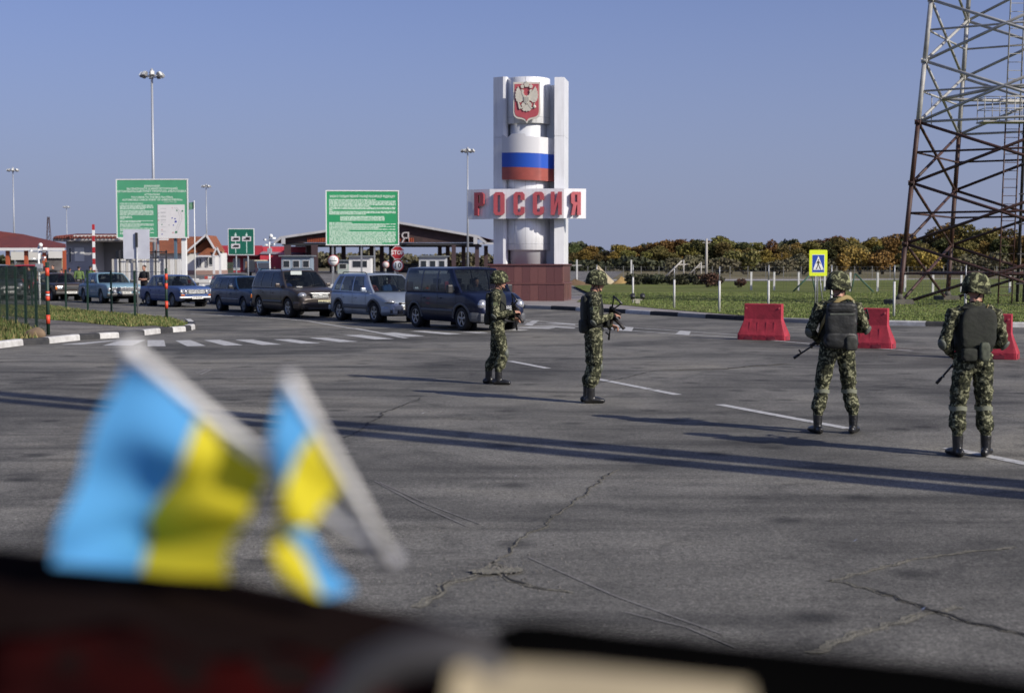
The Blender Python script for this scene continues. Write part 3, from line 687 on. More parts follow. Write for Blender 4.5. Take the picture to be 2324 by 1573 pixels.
P2([(-.08, 1.60), (.08, 1.60), (.13, 1.74), (.07, 1.80), (.02, 1.82), (.02, 1.88), (-.02, 1.88), (-.02, 1.82), (-.07, 1.80), (-.13, 1.74)], 0.14, 0, 0.02)
P2([(-.15, 1.18), (-.13, .92), (0, .82), (.13, .92), (.15, 1.18)], 0.15)
P2([(-.04, .80), (.04, .80), (.16, .66), (.22, .56), (.13, .49), (.06, .52), (0, .46), (-.06, .52), (-.13, .49), (-.22, .56), (-.16, .66)], 0.12)
P2([(-.44, .92), (-.40, .94), (-.26, .66), (-.33, .58), (-.38, .62)], 0.13)
t.ell((0, 0, 0), (0.085, 0.085, 0.05), 14, sf @ Matrix.Translation((.38, .70, .10))); P2([(.36, .78), (.40, .78), (.40, .86), (.36, .86)], 0.12)
obj('eagle_emblem', t, emb, shroot)
t = MB(); t.prism([(-.115, 1.14), (-.10, .97), (0, .88), (.10, .97), (.115, 1.14)], 0.151, 0.16, sf); obj('breast_shield', t, mat('emblem_grey', (0.30, 0.29, 0.25), 0.6, var=0.5, vscale=22, var2=(0.5, 0.48, 0.42)), shroot)

# ================================================================== lattice mast on the right
t_white = mat('mast_white_paint', (0.48, 0.48, 0.45), 0.5, var=0.15, vscale=2, var2=(0.30, 0.29, 0.27))
t_red = mat('mast_red_paint', (0.085, 0.034, 0.024), 0.6, var=0.35, vscale=2.5, var2=(0.035, 0.02, 0.017))
tc_ = Vector((22.4, 63.1, 0.0))
mast = thing('lattice_mast', 'tall red and white steel lattice mast behind the roadside fence', 'mast', tc_)
def leg_pt(k, z):
    f = 1 - 0.0172 * z; a, b = 5.62 * f, 1.38 * f
    return Vector([(-a, -b), (-b, a), (a, b), (b, -a)][k] + (z,))
PH = 2.62; NP = 9
zm = lambda i: 0.12 + i * PH
for k in range(4):
    lg = None
    for i in range(NP):
        c = t_red if i < 3 else (t_white if i < 7 else t_red)
        t = MB(); t.cyl(leg_pt(k, zm(i)), leg_pt(k, zm(i + 1)), 0.105, n=12)
        p = leg_pt(k, zm(i + 1)); t.cyl(p - Vector((0, 0, .06)), p + Vector((0, 0, .06)), 0.15, n=12)
        t.box(leg_pt(k, zm(i + 1)), (0.34, 0.03, 0.22), rz=R(-75 + 90 * k)); t.box(leg_pt(k, zm(i + 1)), (0.34, 0.03, 0.22), rz=R(15 + 90 * k))
        o = obj('leg' if lg is None else 'leg_section', t, c, mast if lg is None else lg); lg = lg or o
    t = MB(); t.box(leg_pt(k, 0.08), (0.95, 0.95, 0.5), rz=R(14), bev=0.03); t.cyl(leg_pt(k, .3), leg_pt(k, .6), .2, .09, n=12); obj('concrete_foot', t, mat('weathered_foot', (0.09, 0.085, 0.07), 0.9, var=.3), mast)
for i in range(NP):
    c = t_red if i < 3 else (t_white if i < 7 else t_red)
    for k in range(4):
        j = (k + 1) % 4
        a0, a1, b0, b1 = leg_pt(k, zm(i)), leg_pt(k, zm(i + 1)), leg_pt(j, zm(i)), leg_pt(j, zm(i + 1))
        for p, q in ((a0, b1), (b0, a1)):
            t = MB(); t.cyl(p, q, 0.066, n=8); obj('diagonal_brace', t, c, mast)
        zh = zm(i) + PH * 0.505
        t = MB(); t.cyl(leg_pt(k, zh), leg_pt(j, zh), 0.046, n=8); obj('horizontal_brace', t, c, mast)
        if i in (3, 7):
            t = MB(); t.cyl(leg_pt(k, zm(i)), leg_pt(j, zm(i)), 0.055, n=8); obj('horizontal_brace', t, t_white, mast)
        if i in (0, 3, 6):
            k2 = (k + 2) % 4; m1 = (leg_pt(k, zh) + leg_pt(j, zh)) / 2; m2 = (leg_pt(j, zh) + leg_pt(k2, zh)) / 2
            t = MB(); t.cyl(m1, m2, 0.075, n=10); obj('inner_brace', t, c if i else t_red, mast)
        if i == 3:
            mA = leg_pt(k, zm(3)).lerp(leg_pt(j, zm(3)), .3); t = MB(); t.cyl(mA, mA + Vector((0, 0, 1.32)), .022, n=6); obj('hanger_rod', t, t_white, mast)
def lad(x, z): return Vector((x + 0.022 * z, -0.9, z))
t = MB(); t2 = MB()
for x in (-1.15, -0.55):
    t.cyl(lad(x, .1), lad(x, 7.9), .032, n=6); t2.cyl(lad(x, 7.9), lad(x, 24), .032, n=6)
lad_ = obj('ladder', t, t_red, mast); obj('upper_rails', t2, t_white, lad_)
for i in range(64):
    z = 0.5 + i * 0.36; t = MB(); t.cyl(lad(-1.15, z), lad(-0.55, z), 0.016, n=5); obj('rung', t, t_red if z < 7.9 else t_white, lad_)
t = MB()
for x, r in ((-0.32, .07), (-0.05, .05), (0.02, .05)): t.cyl(lad(x, 0.2), lad(x, 24), r, n=8)
for i in range(18): t.box(lad(-0.2, 1.0 + 1.3 * i), (0.42, 0.16, 0.05))
obj('cable_trunk', t, mat('dark_cable', (0.035, 0.032, 0.034), 0.6), mast)
pf = leg_pt(0, 8.2) ; t = MB(); t.box((-1.1, -0.9, 8.0), (2.0, 1.0, 0.06))
for x in (-2.05, -1.4, -0.75, -0.1):
    for y in (-1.38, -0.42): t.cyl((x, y, 8.0), (x, y, 9.05), .02, n=6)
for z in (8.55, 9.05):
    for y in (-1.38, -0.42): t.cyl((-2.05, y, z), (-.1, y, z), .02, n=6)
    t.cyl((-2.05, -1.38, z), (-2.05, -.42, z), .02, n=6)
obj('rest_platform', t, t_white, mast)

# ================================================================== lamp masts (22 m, ring of floodlights)
pole_m = mat('mast_galvanised', (0.36, 0.38, 0.41), 0.5, metal=0.3)
lamp_glass = mat('floodlight_glass', (0.65, 0.66, 0.62), 0.25)
def lamp_mast(u, vtop, Y, label, n):
    p = at(u, vtop, Y); r = thing('lamp_mast', label, 'lamp mast', (p.x, Y, 0), 0, 'high lamp masts of the checkpoint'); h = p.z
    t = MB(); t.cyl((0, 0, 0), (0, 0, h), 0.2, 0.11, n=12); obj('pole', t, pole_m, r)
    t = MB(); t.lathe([(.9, h - 0.35), (.97, h - 0.35), (.97, h - 0.28), (.9, h - 0.28)], None, 20); t.cyl((-.9, 0, h - .3), (.9, 0, h - .3), .05); t.cyl((0, -.9, h - .3), (0, .9, h - .3), .05); t.cyl((0, 0, h), (0, 0, h + .5), .3, .1); obj('head_frame', t, pole_m, r)
    for i in range(n):
        a = i / n * 2 * math.pi + 0.3
        M = Matrix.Translation((1.02 * math.cos(a), 1.02 * math.sin(a), h - 0.2)) @ Matrix.Rotation(a, 4, 'Z') @ Matrix.Rotation(R(55), 4, 'Y')
        t = MB(); t.box((0, 0, 0), (0.55, 0.45, 0.24), rot=M, bev=0.05); t.bm.verts.ensure_lookup_table()
        f = obj('floodlight', t, mat('floodlight_case', (0.2, 0.2, 0.2), .4), r)
        t = MB(); t.box((0, 0, 0), (0.46, 0.37, 0.05), rot=M @ Matrix.Translation((0, 0, 0.20))); obj('lamp_glass', t, lamp_glass, f)
for a in ((445, 216, 150, 'nearest high lamp mast, rising behind the big left green board', 8), (1370, 440, 250, 'lamp mast standing just beside the monument, seen above the canopy roof', 8),
          (38, 497, 300, 'lamp mast above the red roofed canopy at the edge of the photo', 8), (604, 545, 366, 'thin lamp mast above the brown roofed house', 6), (195, 606, 500, 'farthest and faintest lamp mast, between red roof and big green board', 6)):
    lamp_mast(*a)
# ================================================================== boards and signs
g_green = mat('board_green', (0.030, 0.30, 0.12), 0.35, var=0.10, vscale=0.6, spec=0.5)
g_green2 = mat('board_green_faded', (0.085, 0.36, 0.19), 0.4, var=0.10, vscale=0.5)
g_white = mat('sign_white', (0.78, 0.79, 0.77), 0.45)
g_text = mat('pale_lettering', (0.62, 0.76, 0.64), 0.5)
def word_rows(t, x0, x1, ytop, rows, h, gap, z, rnd, last=0.6, indent=0.0):
    y = ytop
    for r in range(rows):
        x = x0 + (indent if r == 0 else 0); xe = x1 if r < rows - 1 else x0 + (x1 - x0) * last
        while x < xe - 0.03:
            L_ = min(rnd.choice([0.05, 0.09, 0.13, 0.18, 0.24, 0.30]) * 1.0, xe - x)
            t.poly([(x, y - h, z), (x + L_, y - h, z), (x + L_, y, z), (x, y, z)]); x += L_ + h * 0.55
        y -= h + gap
    return y
def big_board(name, label, cuv, Y, w_, h_, rz, green, build, legs, group=None):
    p = at(*cuv, Y); r = thing(name, label, 'information board', (p.x, Y, 0), rz, group); zc_ = p.z
    M = Matrix.Translation((0, 0, zc_)) @ Matrix.Rotation(math.pi / 2, 4, 'X')
    t = MB(); t.box((0, 0, 0), (w_, h_, 0.08), rot=M); obj('panel', t, green, r)
    e = 0.075
    t = MB()
    for (x, y, a, b) in ((0, h_ / 2 - e / 2, w_, e), (0, -h_ / 2 + e / 2, w_, e), (-w_ / 2 + e / 2, 0, e, h_ - 2 * e), (w_ / 2 - e / 2, 0, e, h_ - 2 * e)):
        t.box((x, y, 0), (a, b, 0.12), rot=M @ Matrix.Translation((x, y, 0)) @ Matrix.Translation((-x, -y, 0)))
    t.bm.free(); t = MB()
    for (x, y, a, b) in ((0, h_ / 2 - e / 2, w_ + .02, e), (0, -h_ / 2 + e / 2, w_ + .02, e), (-w_ / 2 + e / 2, 0, e, h_ - 2 * e - .004), (w_ / 2 - e / 2, 0, e, h_ - 2 * e - .004)):
        c = M @ Vector((x, y, 0)); t.box(c, (a, 0.14, b))
    obj('frame', t, g_white, r)
    build(r, M, w_, h_)
    for x, wd, m_ in legs:
        t = MB(); t.box((x, 0.13 + wd / 2, (zc_ + h_ / 2) / 2), (wd, wd, zc_ + h_ / 2 - 0.1)); obj('leg', t, m_, r)
    return r
def left_board(r, M, w_, h_):
    rnd = random.Random(3)
    lines = [('ВНИМАНИЕ!', .21, 1.93), ('ВЫ ВЪЕЗЖАЕТЕ В МНОГОСТОРОННИЙ', .21, 1.70), ('АВТОМОБИЛЬНЫЙ ПУНКТ ПРОПУСКА «НЕХОТЕЕВКА»', .21, 1.48),
             ('ATTENTION!', .21, 1.20), ('YOU DRIVE TO THE MULTILATERAL', .21, 0.97), ('AUTOMOBILE CHECK POINT OF «NEKHOTEEVKA»', .21, 0.75)]
    for s, sz, y in lines:
        text('lettering', s, sz, g_text, r, M @ Matrix.Translation((0.02, y * h_ / 5.1, 0.045)), 0.002, bold=0.006)
    text('lettering', 'СХЕМА ПРОЕЗДА', .12, g_text, r, M @ Matrix.Translation((1.45, 0.50, 0.045)), 0.002)
    t = MB(); y = 0.44
    for rows, last in ((1, .7), (4, .75), (4, 1), (3, .35), (2, .62), (3, .6), (3, .9), (2, .8)):
        x1 = 0.1 if rows != 3 or last != .35 else -1.6
        y = word_rows(t, -2.6, x1, y, rows, .065, .032, 0.044, rnd, last) - 0.05
        if y < -2.1: break
    t.bm.transform(M); obj('small_print', t, g_text, r, fix=False)
    t = MB(); c = M @ Vector((1.52, -0.97, 0.055)); t.box(c, (2.15, 0.03, 2.55)); mp = obj('map_sheet', t, mat('map_paper', (0.72, 0.71, 0.70), 0.6, var=0.05), r)
    def mark(name, pts, mm): 
        t = MB(); t.poly([M @ Vector((x, y, 0.074)) for x, y in pts]); obj(name, t, mm, mp, fix=False)
    blue = mat('map_blue', (0.03, 0.05, 0.35), .6); red = mat('map_red', (0.5, 0.1, 0.12), .6); grn = mat('map_green', (0.04, 0.2, 0.1), .6); gry = mat('map_grey', (0.42, 0.43, 0.43), .6)
    for x, y, s, mm in ((1.62, .05, .03, red), (2.42, -.2, .07, grn), (1.98, -.15, .06, grn), (1.6, -.74, .05, blue), (1.83, -.80, .06, blue), (1.88, -1.02, .09, blue), (1.35, -1.28, .05, gry), (1.7, -1.3, .05, blue), (1.65, -1.88, .05, red), (1.9, -1.85, .10, grn), (.78, -1.25, .05, grn), (.78, -1.66, .04, red), (.78, -2.0, .05, blue), (.52, -.35, .04, gry), (.52, -.62, .04, gry), (.52, -.9, .04, red)):
        mark('map_symbol', [(x - s, y - s), (x + s, y - s * .6), (x + s * .7, y + s), (x - s * .8, y + s * .8)], mm)
    t = MB()
    rp = [Vector((x, y, 0)) for x, y in ((1.78, .1), (2.1, -.25), (2.22, -.7), (2.1, -1.15), (1.95, -1.45), (1.8, -1.95))]
    for k in (0, .16):
        for a_, b_ in zip(rp, rp[1:]):
            d = (b_ - a_).normalized(); n = Vector((-d.y, d.x, 0)) * 0.012; o_ = Vector((k, 0, 0))
            t.poly([M @ (q + Vector((0, 0, .0735)) + o_) for q in (a_ - n, b_ - n, b_ + n, a_ + n)])
    word_rows_ = [(0.68, 1.1, y) for y in (-.02, -.3, -.35, -.6, -.65, -.88, -.93, -1.08, -1.45, -1.8)]
    for a_, b_, y in word_rows_: t.poly([M @ Vector(q) for q in ((a_, y, .0735), (b_, y, .0735), (b_, y + .028, .0735), (a_, y + .028, .0735))])
    obj('map_lines', t, gry, mp, fix=False)
    t = MB(); t.box(M @ Vector((0.9, -h_ / 2 - 0.10, 0.1)), (0.75, 0.1, 0.12)); obj('lamp_box', t, g_white, r)
big_board('information_board', 'large pale green information board with white map sheet and English and Russian heading', (446.5, 612), 112, 5.75, 4.62, R(-4), g_green2, left_board,
          ((-1.9, 0.16, grey_steel), (-0.9, 0.2, pole_m), (0.35, .14, pole_m), (1.75, 0.2, mat('blue_grey_post', (0.10, 0.15, 0.20), .5)), (2.42, 0.34, g_white)))
def right_board(r, M, w_, h_):
    rnd = random.Random(5)
    text('lettering', 'ЗАКОН О ГОСУДАРСТВЕННОЙ ГРАНИЦЕ РОССИЙСКОЙ ФЕДЕРАЦИИ', .235, g_text, r, M @ Matrix.Translation((0, 1.63, 0.045)), 0.002, sx=0.62, bold=0.008)
    t = MB(); y = 1.42
    for rows, last in ((1, .7), (5, .62), (3, .06), (3, .55)): y = word_rows(t, -2.55, 2.55, y, rows, .065, .032, .044, rnd, last) - 0.012
    y -= 0.08; y = word_rows(t, -1.7, 1.7, y, 4, .065, .028, .044, rnd, 1.0) - 0.1
    for rows, last in ((1, .34), (2, .85), (2, .75), (1, 1), (1, .3), (4, 1), (6, .8), (2, .5)):
        y = word_rows(t, -2.55, 2.55, y, rows, .065, .030, .044, rnd, last) - 0.01
        if y < -1.95: break
    t.bm.transform(M); obj('small_print', t, g_text, r, fix=False)
big_board('information_board', 'large green board covered in small white print, above the checkpoint canopy', (1062, 639), 110, 5.62, 4.22, R(3), g_green, right_board,
          ((-2.3, 0.16, grey_steel), (-0.1, 0.13, grey_steel), (.9, .13, grey_steel), (2.5, .16, grey_steel)))
# lane board
p = at(707, 709, 108); r = thing('lane_sign', 'square dark green lane sign with two white upward arrows and vehicle plates', 'sign', (p.x, 108, 0), R(-2)); M = Matrix.Translation((0, 0, p.z)) @ Matrix.Rotation(math.pi / 2, 4, 'X')
dg_ = mat('lane_green', (0.012, 0.13, 0.085), .35, var=.15, vscale=1)
t = MB(); t.box(M @ Vector((0, 0, 0)), (2.0, 0.06, 2.0)); obj('frame', t, g_white, r)
t = MB(); t.box(M @ Vector((0, 0, .034)), (1.90, 0.01, 1.90)); obj('panel', t, dg_, r)
lt = mat('sign_mint_white', (0.55, 0.72, 0.66), .45)
for x, plates in ((-.42, (.22, -.33)), (.42, (.22,))):
    t = MB(); pts = [(-.03, -.85), (.03, -.85), (.03, .45), (.10, .45), (0, .72), (-.10, .45), (-.03, .45)]
    t.prism([(a + x, b) for a, b in pts], .040, .046, M); obj('arrow', t, lt, r)
    for y in plates:
        t = MB(); t.prism([(x - .34, y - .16), (x - .32, y - .18), (x + .32, y - .18), (x + .34, y - .16), (x + .34, y + .16), (x + .32, y + .18), (x - .32, y + .18), (x - .34, y + .16)], .048, .056, M); pp = obj('lane_plate', t, mat('plate_pink_white', (.62, .6, .62), .5), r)
        t = MB(); 
        if x < 0: t.prism([(x - .25, y - .06), (x - .2, y - .09), (x + .24, y - .09), (x + .26, y - .02), (x + .24, y + .08), (x - .12, y + .08), (x - .16, y + .0), (x - .25, y - .02)], .058, .062, M)
        else: t.prism([(x - .24, y - .09), (x + .25, y - .09), (x + .25, y + .12), (x - .06, y + .12), (x - .06, y + .02), (x - .24, y + .0)], .058, .062, M)
        obj('vehicle_symbol', t, black_plastic, pp)
for x in (-.42, .48):
    t = MB(); t.cyl((x, .09, 0.05), (x, .09, p.z + .9), .06, n=10); obj('leg', t, pole_m, r)

def disc(M, r0, z, th, mm, name, parent, n=28):
    t = MB(); t.lathe([(0, z), (r0, z), (r0, z + th), (0, z + th)], M, n); return obj(name, t, mm, parent)
s_red = mat('sign_red', (0.42, 0.025, 0.03), .4, var=.1); s_red2 = mat('sign_red_faded', (0.40, 0.10, 0.11), .45)
# STOP over 10
def round_pole(name, label, u, vs, Y, rad, cat='road sign', base_v=None, pole_r=.03):
    p = at(u, vs[0], Y); z0_ = 0.0; r = thing(name, label, cat, (p.x, Y, z0_))
    t = MB(); t.cyl((0, .05, 0), (0, .05, p.z + rad * .8), pole_r, n=8); obj('pole', t, grey_steel, r); return r
r = round_pole('stop_sign', 'red STOP sign above white speed limit disc reading 10, on one pole', 1165, (741, 779), 80, .36)
z1 = at(1165, 741, 80).z; z2 = at(1165, 779, 80).z
M1 = Matrix.Translation((0, 0, z1)) @ Matrix.Rotation(math.pi / 2, 4, 'X')
oc = lambda q: [(q * math.cos(math.pi / 8 + i * math.pi / 4), q * math.sin(math.pi / 8 + i * math.pi / 4)) for i in range(8)]
t = MB(); t.prism(oc(.39), -.015, .0, M1); o1 = obj('stop_plate', t, g_white, r); t = MB(); t.prism(oc(.365), .0, .006, M1); obj('stop_face', t, s_red, o1)
text('lettering', 'STOP', .34, g_white, o1, M1 @ Matrix.Translation((0, 0, .008)), .002, sx=.85, bold=.008)
M2 = Matrix.Translation((0, 0, z2)) @ Matrix.Rotation(math.pi / 2, 4, 'X')
o2 = disc(M2, .335, -.015, .015, s_red, 'speed_plate', r); disc(M2, .275, .0, .006, g_white, 'speed_face', o2)
text('lettering', '10', .42, black_plastic, o2, M2 @ Matrix.Translation((0, 0, .008)), .002, bold=.006)
# customs sign
r = round_pole('customs_sign', 'round white sign with red rim and black bar, small letters above the bar', 976.5, (764,), 108, .4)
Mz = Matrix.Translation((0, 0, at(976.5, 764, 108).z)) @ Matrix.Rotation(math.pi / 2, 4, 'X')
o2 = disc(Mz, .43, -.015, .015, s_red2, 'plate', r); disc(Mz, .365, .0, .006, g_white, 'face', o2)
t = MB(); t.prism([(-.27, -.035), (.27, -.035), (.27, .035), (-.27, .035)], .007, .01, Mz); obj('bar', t, black_plastic, o2)
text('lettering', 'STOP', .2, mat('grey_lettering', (.25, .25, .27), .5), o2, Mz @ Matrix.Translation((0, .16, .008)), .002, sx=.8)
r = round_pole('no_entry_sign', 'small faded white disc with pink rim beyond the silver car', 1130, (776,), 120, .3)
Mz = Matrix.Translation((0, 0, at(1130, 776, 120).z)) @ Matrix.Rotation(math.pi / 2, 4, 'X')
o2 = disc(Mz, .30, -.015, .015, mat('pink_rim', (.5, .22, .22), .5), 'plate', r); disc(Mz, .23, .0, .006, mat('faded_white', (.55, .52, .52), .5), 'face', o2)
# pedestrian crossing sign
p = at(2397, 771, 51); r = thing('crossing_sign', 'fluorescent yellow pedestrian crossing sign on grey pole beside the lawn fence', 'road sign', (p.x, 51, .12), R(3))
zc_ = p.z - .12; M = Matrix.Translation((0, 0, zc_)) @ Matrix.Rotation(math.pi / 2, 4, 'X')
yel = mat('fluorescent_yellow', (0.68, 0.80, 0.02), .45); blu = mat('sign_blue', (0.015, 0.06, 0.36), .4)
def rr(w_, h_, q): 
    o = []
    for cx_, cy_, a in ((w_ - q, h_ - q, 0), (-w_ + q, h_ - q, 90), (-w_ + q, -h_ + q, 180), (w_ - q, -h_ + q, 270)):
        for k in range(4): o.append((cx_ + q * math.cos(R(a + 30 * k)), cy_ + q * math.sin(R(a + 30 * k))))
    return o
t = MB(); t.prism(rr(.325, .465, .04), -.012, .008, M); o1 = obj('backing_board', t, yel, r)
t = MB(); t.prism(rr(.225, .32, .015), .009, .013, M @ Matrix.Translation((.0, -.02, 0))); o2 = obj('blue_plate', t, g_white, o1)
t = MB(); t.prism(rr(.212, .307, .01), .014, .017, M @ Matrix.Translation((.0, -.02, 0))); obj('blue_face', t, blu, o2)
t = MB(); t.prism([(-.195, -.25), (.195, -.25), (0, .255)], .018, .021, M); obj('white_triangle', t, g_white, o2)
t = MB(); Q = M @ Matrix.Translation((0, -.02, 0))
for pts in ([(-.02, .10), (.02, .10), (.025, .15), (-.015, .15)], [(-.035, .09), (.03, .085), (.02, -.06), (-.03, -.05)], [(-.03, -.05), (.0, -.05), (-.05, -.2), (-.09, -.2)], [(.0, -.05), (.03, -.05), (.09, -.2), (.05, -.2)], [(.03, .08), (.09, .0), (.08, -.015), (.02, .045)], [(-.035, .08), (-.08, .0), (-.065, -.01), (-.02, .05)]): t.prism(pts, .022, .024, Q)
for k in range(5): t.prism([(-.17 + k * .075, -.215), (-.14 + k * .075, -.215), (-.15 + k * .075, -.195), (-.17 + k * .075, -.195)], .022, .024, Q)
obj('walking_figure', t, black_plastic, o2)
t = MB(); t.cyl((-.01, .045, 0), (-.01, .045, zc_ + .46), .032, n=10); obj('pole', t, grey_steel, r)
t = MB(); t.cyl((.36, .5, 0), (.12, .3, zc_ - .3), .02, n=8); obj('stay', t, grey_steel, r)
t = MB(); t.cyl((.15, .9, 0), (.15, .9, zc_ - .2), .028, n=8); obj('second_post', t, grey_steel, r)
# blank back of a sign
p = at(397.5, 716, 49.8); r = thing('sign_seen_from_behind', 'blank grey back of a square sign on a thin pole in the verge', 'road sign', (ground(401, 931).x, 49.8, .1), R(-3))
bk_ = mat('sign_back', (0.68, 0.70, 0.76), .5, metal=.2, var=.12, vscale=2)
M = Matrix.Translation((0, 0, p.z - .1)) @ Matrix.Rotation(math.pi / 2, 4, 'X')
t = MB(); t.prism(rr(.465, .515, .03), -.05, -.03, M); obj('sign_plate', t, bk_, r)
t = MB(); t.cyl((.02, 0, 0), (.02, 0, p.z + .25), .034, n=10); obj('pole', t, grey_steel, r)
t = MB(); t.box((.02, 0, p.z + .05), (.075, .07, .5)); obj('clamp', t, dark_steel, r)
# raised barrier arm
p = at(273.7, 660, 100); r = thing('barrier_arm', 'raised red and white striped barrier arm in front of the grey guard building', 'barrier', (p.x, 100, 0))
for i in range(9):
    t = MB(); t.box((0, 0, 1.0 + .4 * i + .2), (.17, .08, .396)); obj('arm_section', t, s_red if i % 2 == 0 else g_white, r) if i > 0 else obj('arm_section', t, s_red, r)
t = MB(); t.box((0, 0, .5), (.4, .4, 1.0), bev=.03); obj('housing', t, mat('barrier_red', (.25, .05, .04), .5), r)
# camera posts
def cam_post(u, vt, Y, label, cs=1.0):
    p = at(u, vt, Y); r = thing('camera_post', label, 'camera post', (p.x, Y, 0)); h = p.z
    t = MB(); t.cyl((0, 0, 0), (0, 0, h), .055, .045, n=10); obj('pole', t, g_white, r)
    t = MB(); t.box((0, 0, h - .25), (.6, .06, .06)); t.box((.0, 0, h - .6), (.5, .06, .06)); obj('crossarm', t, pole_m, r)
    for x, z, a in ((-.3, h - .2, .5), (.3, h - .1, -.6), (-.2, h - .55, -.2), (.25, h - .5, .9)):
        t = MB(); t.box((x, -.12, z), (.11 * cs, .30 * cs, .11 * cs), rz=a); obj('camera', t, g_white, r)
    t = MB(); t.ell((.12, -.1, h + .05), (.13 * cs, .13 * cs, .13 * cs), 12); obj('dome_lamp', t, g_white, r)
    t = MB(); t.box((0, .02, h - .95), (.3, .2, .35), bev=.02); obj('junction_box', t, pole_m, r)
cam_post(789.6, 694, 96, 'white pole with a cluster of cameras near the red building')
cam_post(113.5, 722, 63.5, 'pale pole with camera cluster behind the green fence', .75)
# flag pole
p = at(569, 588, 125); r = thing('flag_pole', 'tall thin pole flying a small green and dark flag by the green board', 'flagpole', (p.x, 125, 0))
t = MB(); t.cyl((0, 0, 0), (0, 0, p.z), .06, .035, n=8); obj('pole', t, g_white, r)
t = MB(); P_ = [[Vector((-.45 * s, .08 * math.sin(s * 5), p.z - .1 - q * .62 - .12 * s)) for s in [i / 8 for i in range(9)]] for q in (0, .25, .5, .75, 1)]; t.grid(P_); obj('flag', t, mat('flag_teal', (.03, .12, .10), .8, var=.5, vscale=4, var2=(.10, .2, .12)), r, fix=False)

# ================================================================== fences
wht_post = mat('fence_post_white', (0.58, 0.58, 0.56), .6, var=.2, vscale=5)
thin_wire = mat('fence_wire', (0.22, 0.23, 0.23), .5, metal=.4)
def wire_mesh(t, a, b, h0, h1, dz, dx, r):
    """weld mesh between two ground points, wires as thin square bars"""
    a, b = Vector(a), Vector(b); d = b - a; L_ = d.length; e = d / L_; n = Vector((-e.y, e.x, 0)) * r
    k = max(1, int(L_ / dx))
    for i in range(k + 1):
        p = a + d * (i / k); up = Vector((0, 0, 1)); q = e * r
        for s_ in (q, n * .35):
            t.poly([p - s_ + up * h0, p + s_ + up * h0, p + s_ + up * h1, p - s_ + up * h1])
    z = h0
    while z <= h1 + 1e-3:
        up = Vector((0, 0, z)); q = Vector((0, 0, r)); t.poly([a + up - q, b + up - q, b + up + q, a + up + q]); z += dz
pts = [ground(u, v, .12) for u, v in [(1748, 878), (1854, 890), (1975, 903), (2107, 914)]]
last = [(2251, 50.6), (2435, 48.6), (2619, 47.4), (2828, 46.4), (3050, 45.6), (3290, 45.0), (3550, 44.6)]
pts += [Vector(((u - 1500) / 4166 * Y, Y, .12)) for u, Y in last]
f = thing('lawn_fence', 'see-through wire fence on white posts along the front of the lawn', 'fence', (pts[0].x, pts[0].y, .12))
o0 = pts[0].copy()
for i, p in enumerate(pts):
    h = at(1500, 781 if i > 1 else 776, p.y).z - .12 if i < 4 else 1.72
    q = p - o0; t = MB(); t.cyl(q, q + Vector((0, 0, h * .68)), .042, n=8); po = obj('post', t, wht_post, f)
    t = MB(); t.cyl(q + Vector((0, 0, h * .68)), q + Vector((0, 0, h)), .024, n=6); obj('post_top', t, grey_steel, po)
    if i < len(pts) - 1:
        t = MB(); wire_mesh(t, q, pts[i + 1] - o0, .1, h - .05, .35, .11, .0016); obj('mesh_panel', t, thin_wire, f)
# enclosure fence round the mast
def post_fence(name, label, P, h, r_, mm, mesh=True, r2=.002, dx=.2, z=.1):
    f = thing(name, label, 'fence', (P[0][0], P[0][1], z)); o = Vector((P[0][0], P[0][1], 0))
    for i, p in enumerate(P):
        q = Vector((p[0], p[1], 0)) - o; t = MB(); t.box(q + Vector((0, 0, h / 2)), (r_ * 2, r_ * 2, h)); obj('post', t, mm, f)
        if mesh and i < len(P) - 1:
            t = MB(); wire_mesh(t, q, Vector((P[i + 1][0], P[i + 1][1], 0)) - o, .05, h - .05, .45, dx, r2); obj('mesh_panel', t, thin_wire, f)
    return f
def gp(L_, Y): return [((u - 1500) / 4166 * y_, y_) for (u, y_) in [(u, Y if not isinstance(Y, list) else Y[i]) for i, u in enumerate(L_)]]
post_fence('enclosure_fence', 'low fence of square white posts across the lawn around the mast', gp([2200, 2267, 2339, 2415, 2490, 2570, 2650, 2732, 2815, 2890, 2957, 3040, 3120], [94, 93, 92, 91, 90, 89, 88, 87, 86.5, 86, 85, 84, 83]), 1.22, .06, wht_post, True, .002)
post_fence('far_fence', 'long grey fence far behind the lawn in front of the trees', gp(list(range(1670, 3200, 52)), 172), 1.5, .04, mat('dull_post', (.16, .16, .15), .7), True, .004, .45, 0)
post_fence('rear_fence', 'row of tall pale posts with mesh near the sand heaps', gp([1650, 1690, 1849], 138), 2.2, .07, wht_post, False, z=0)
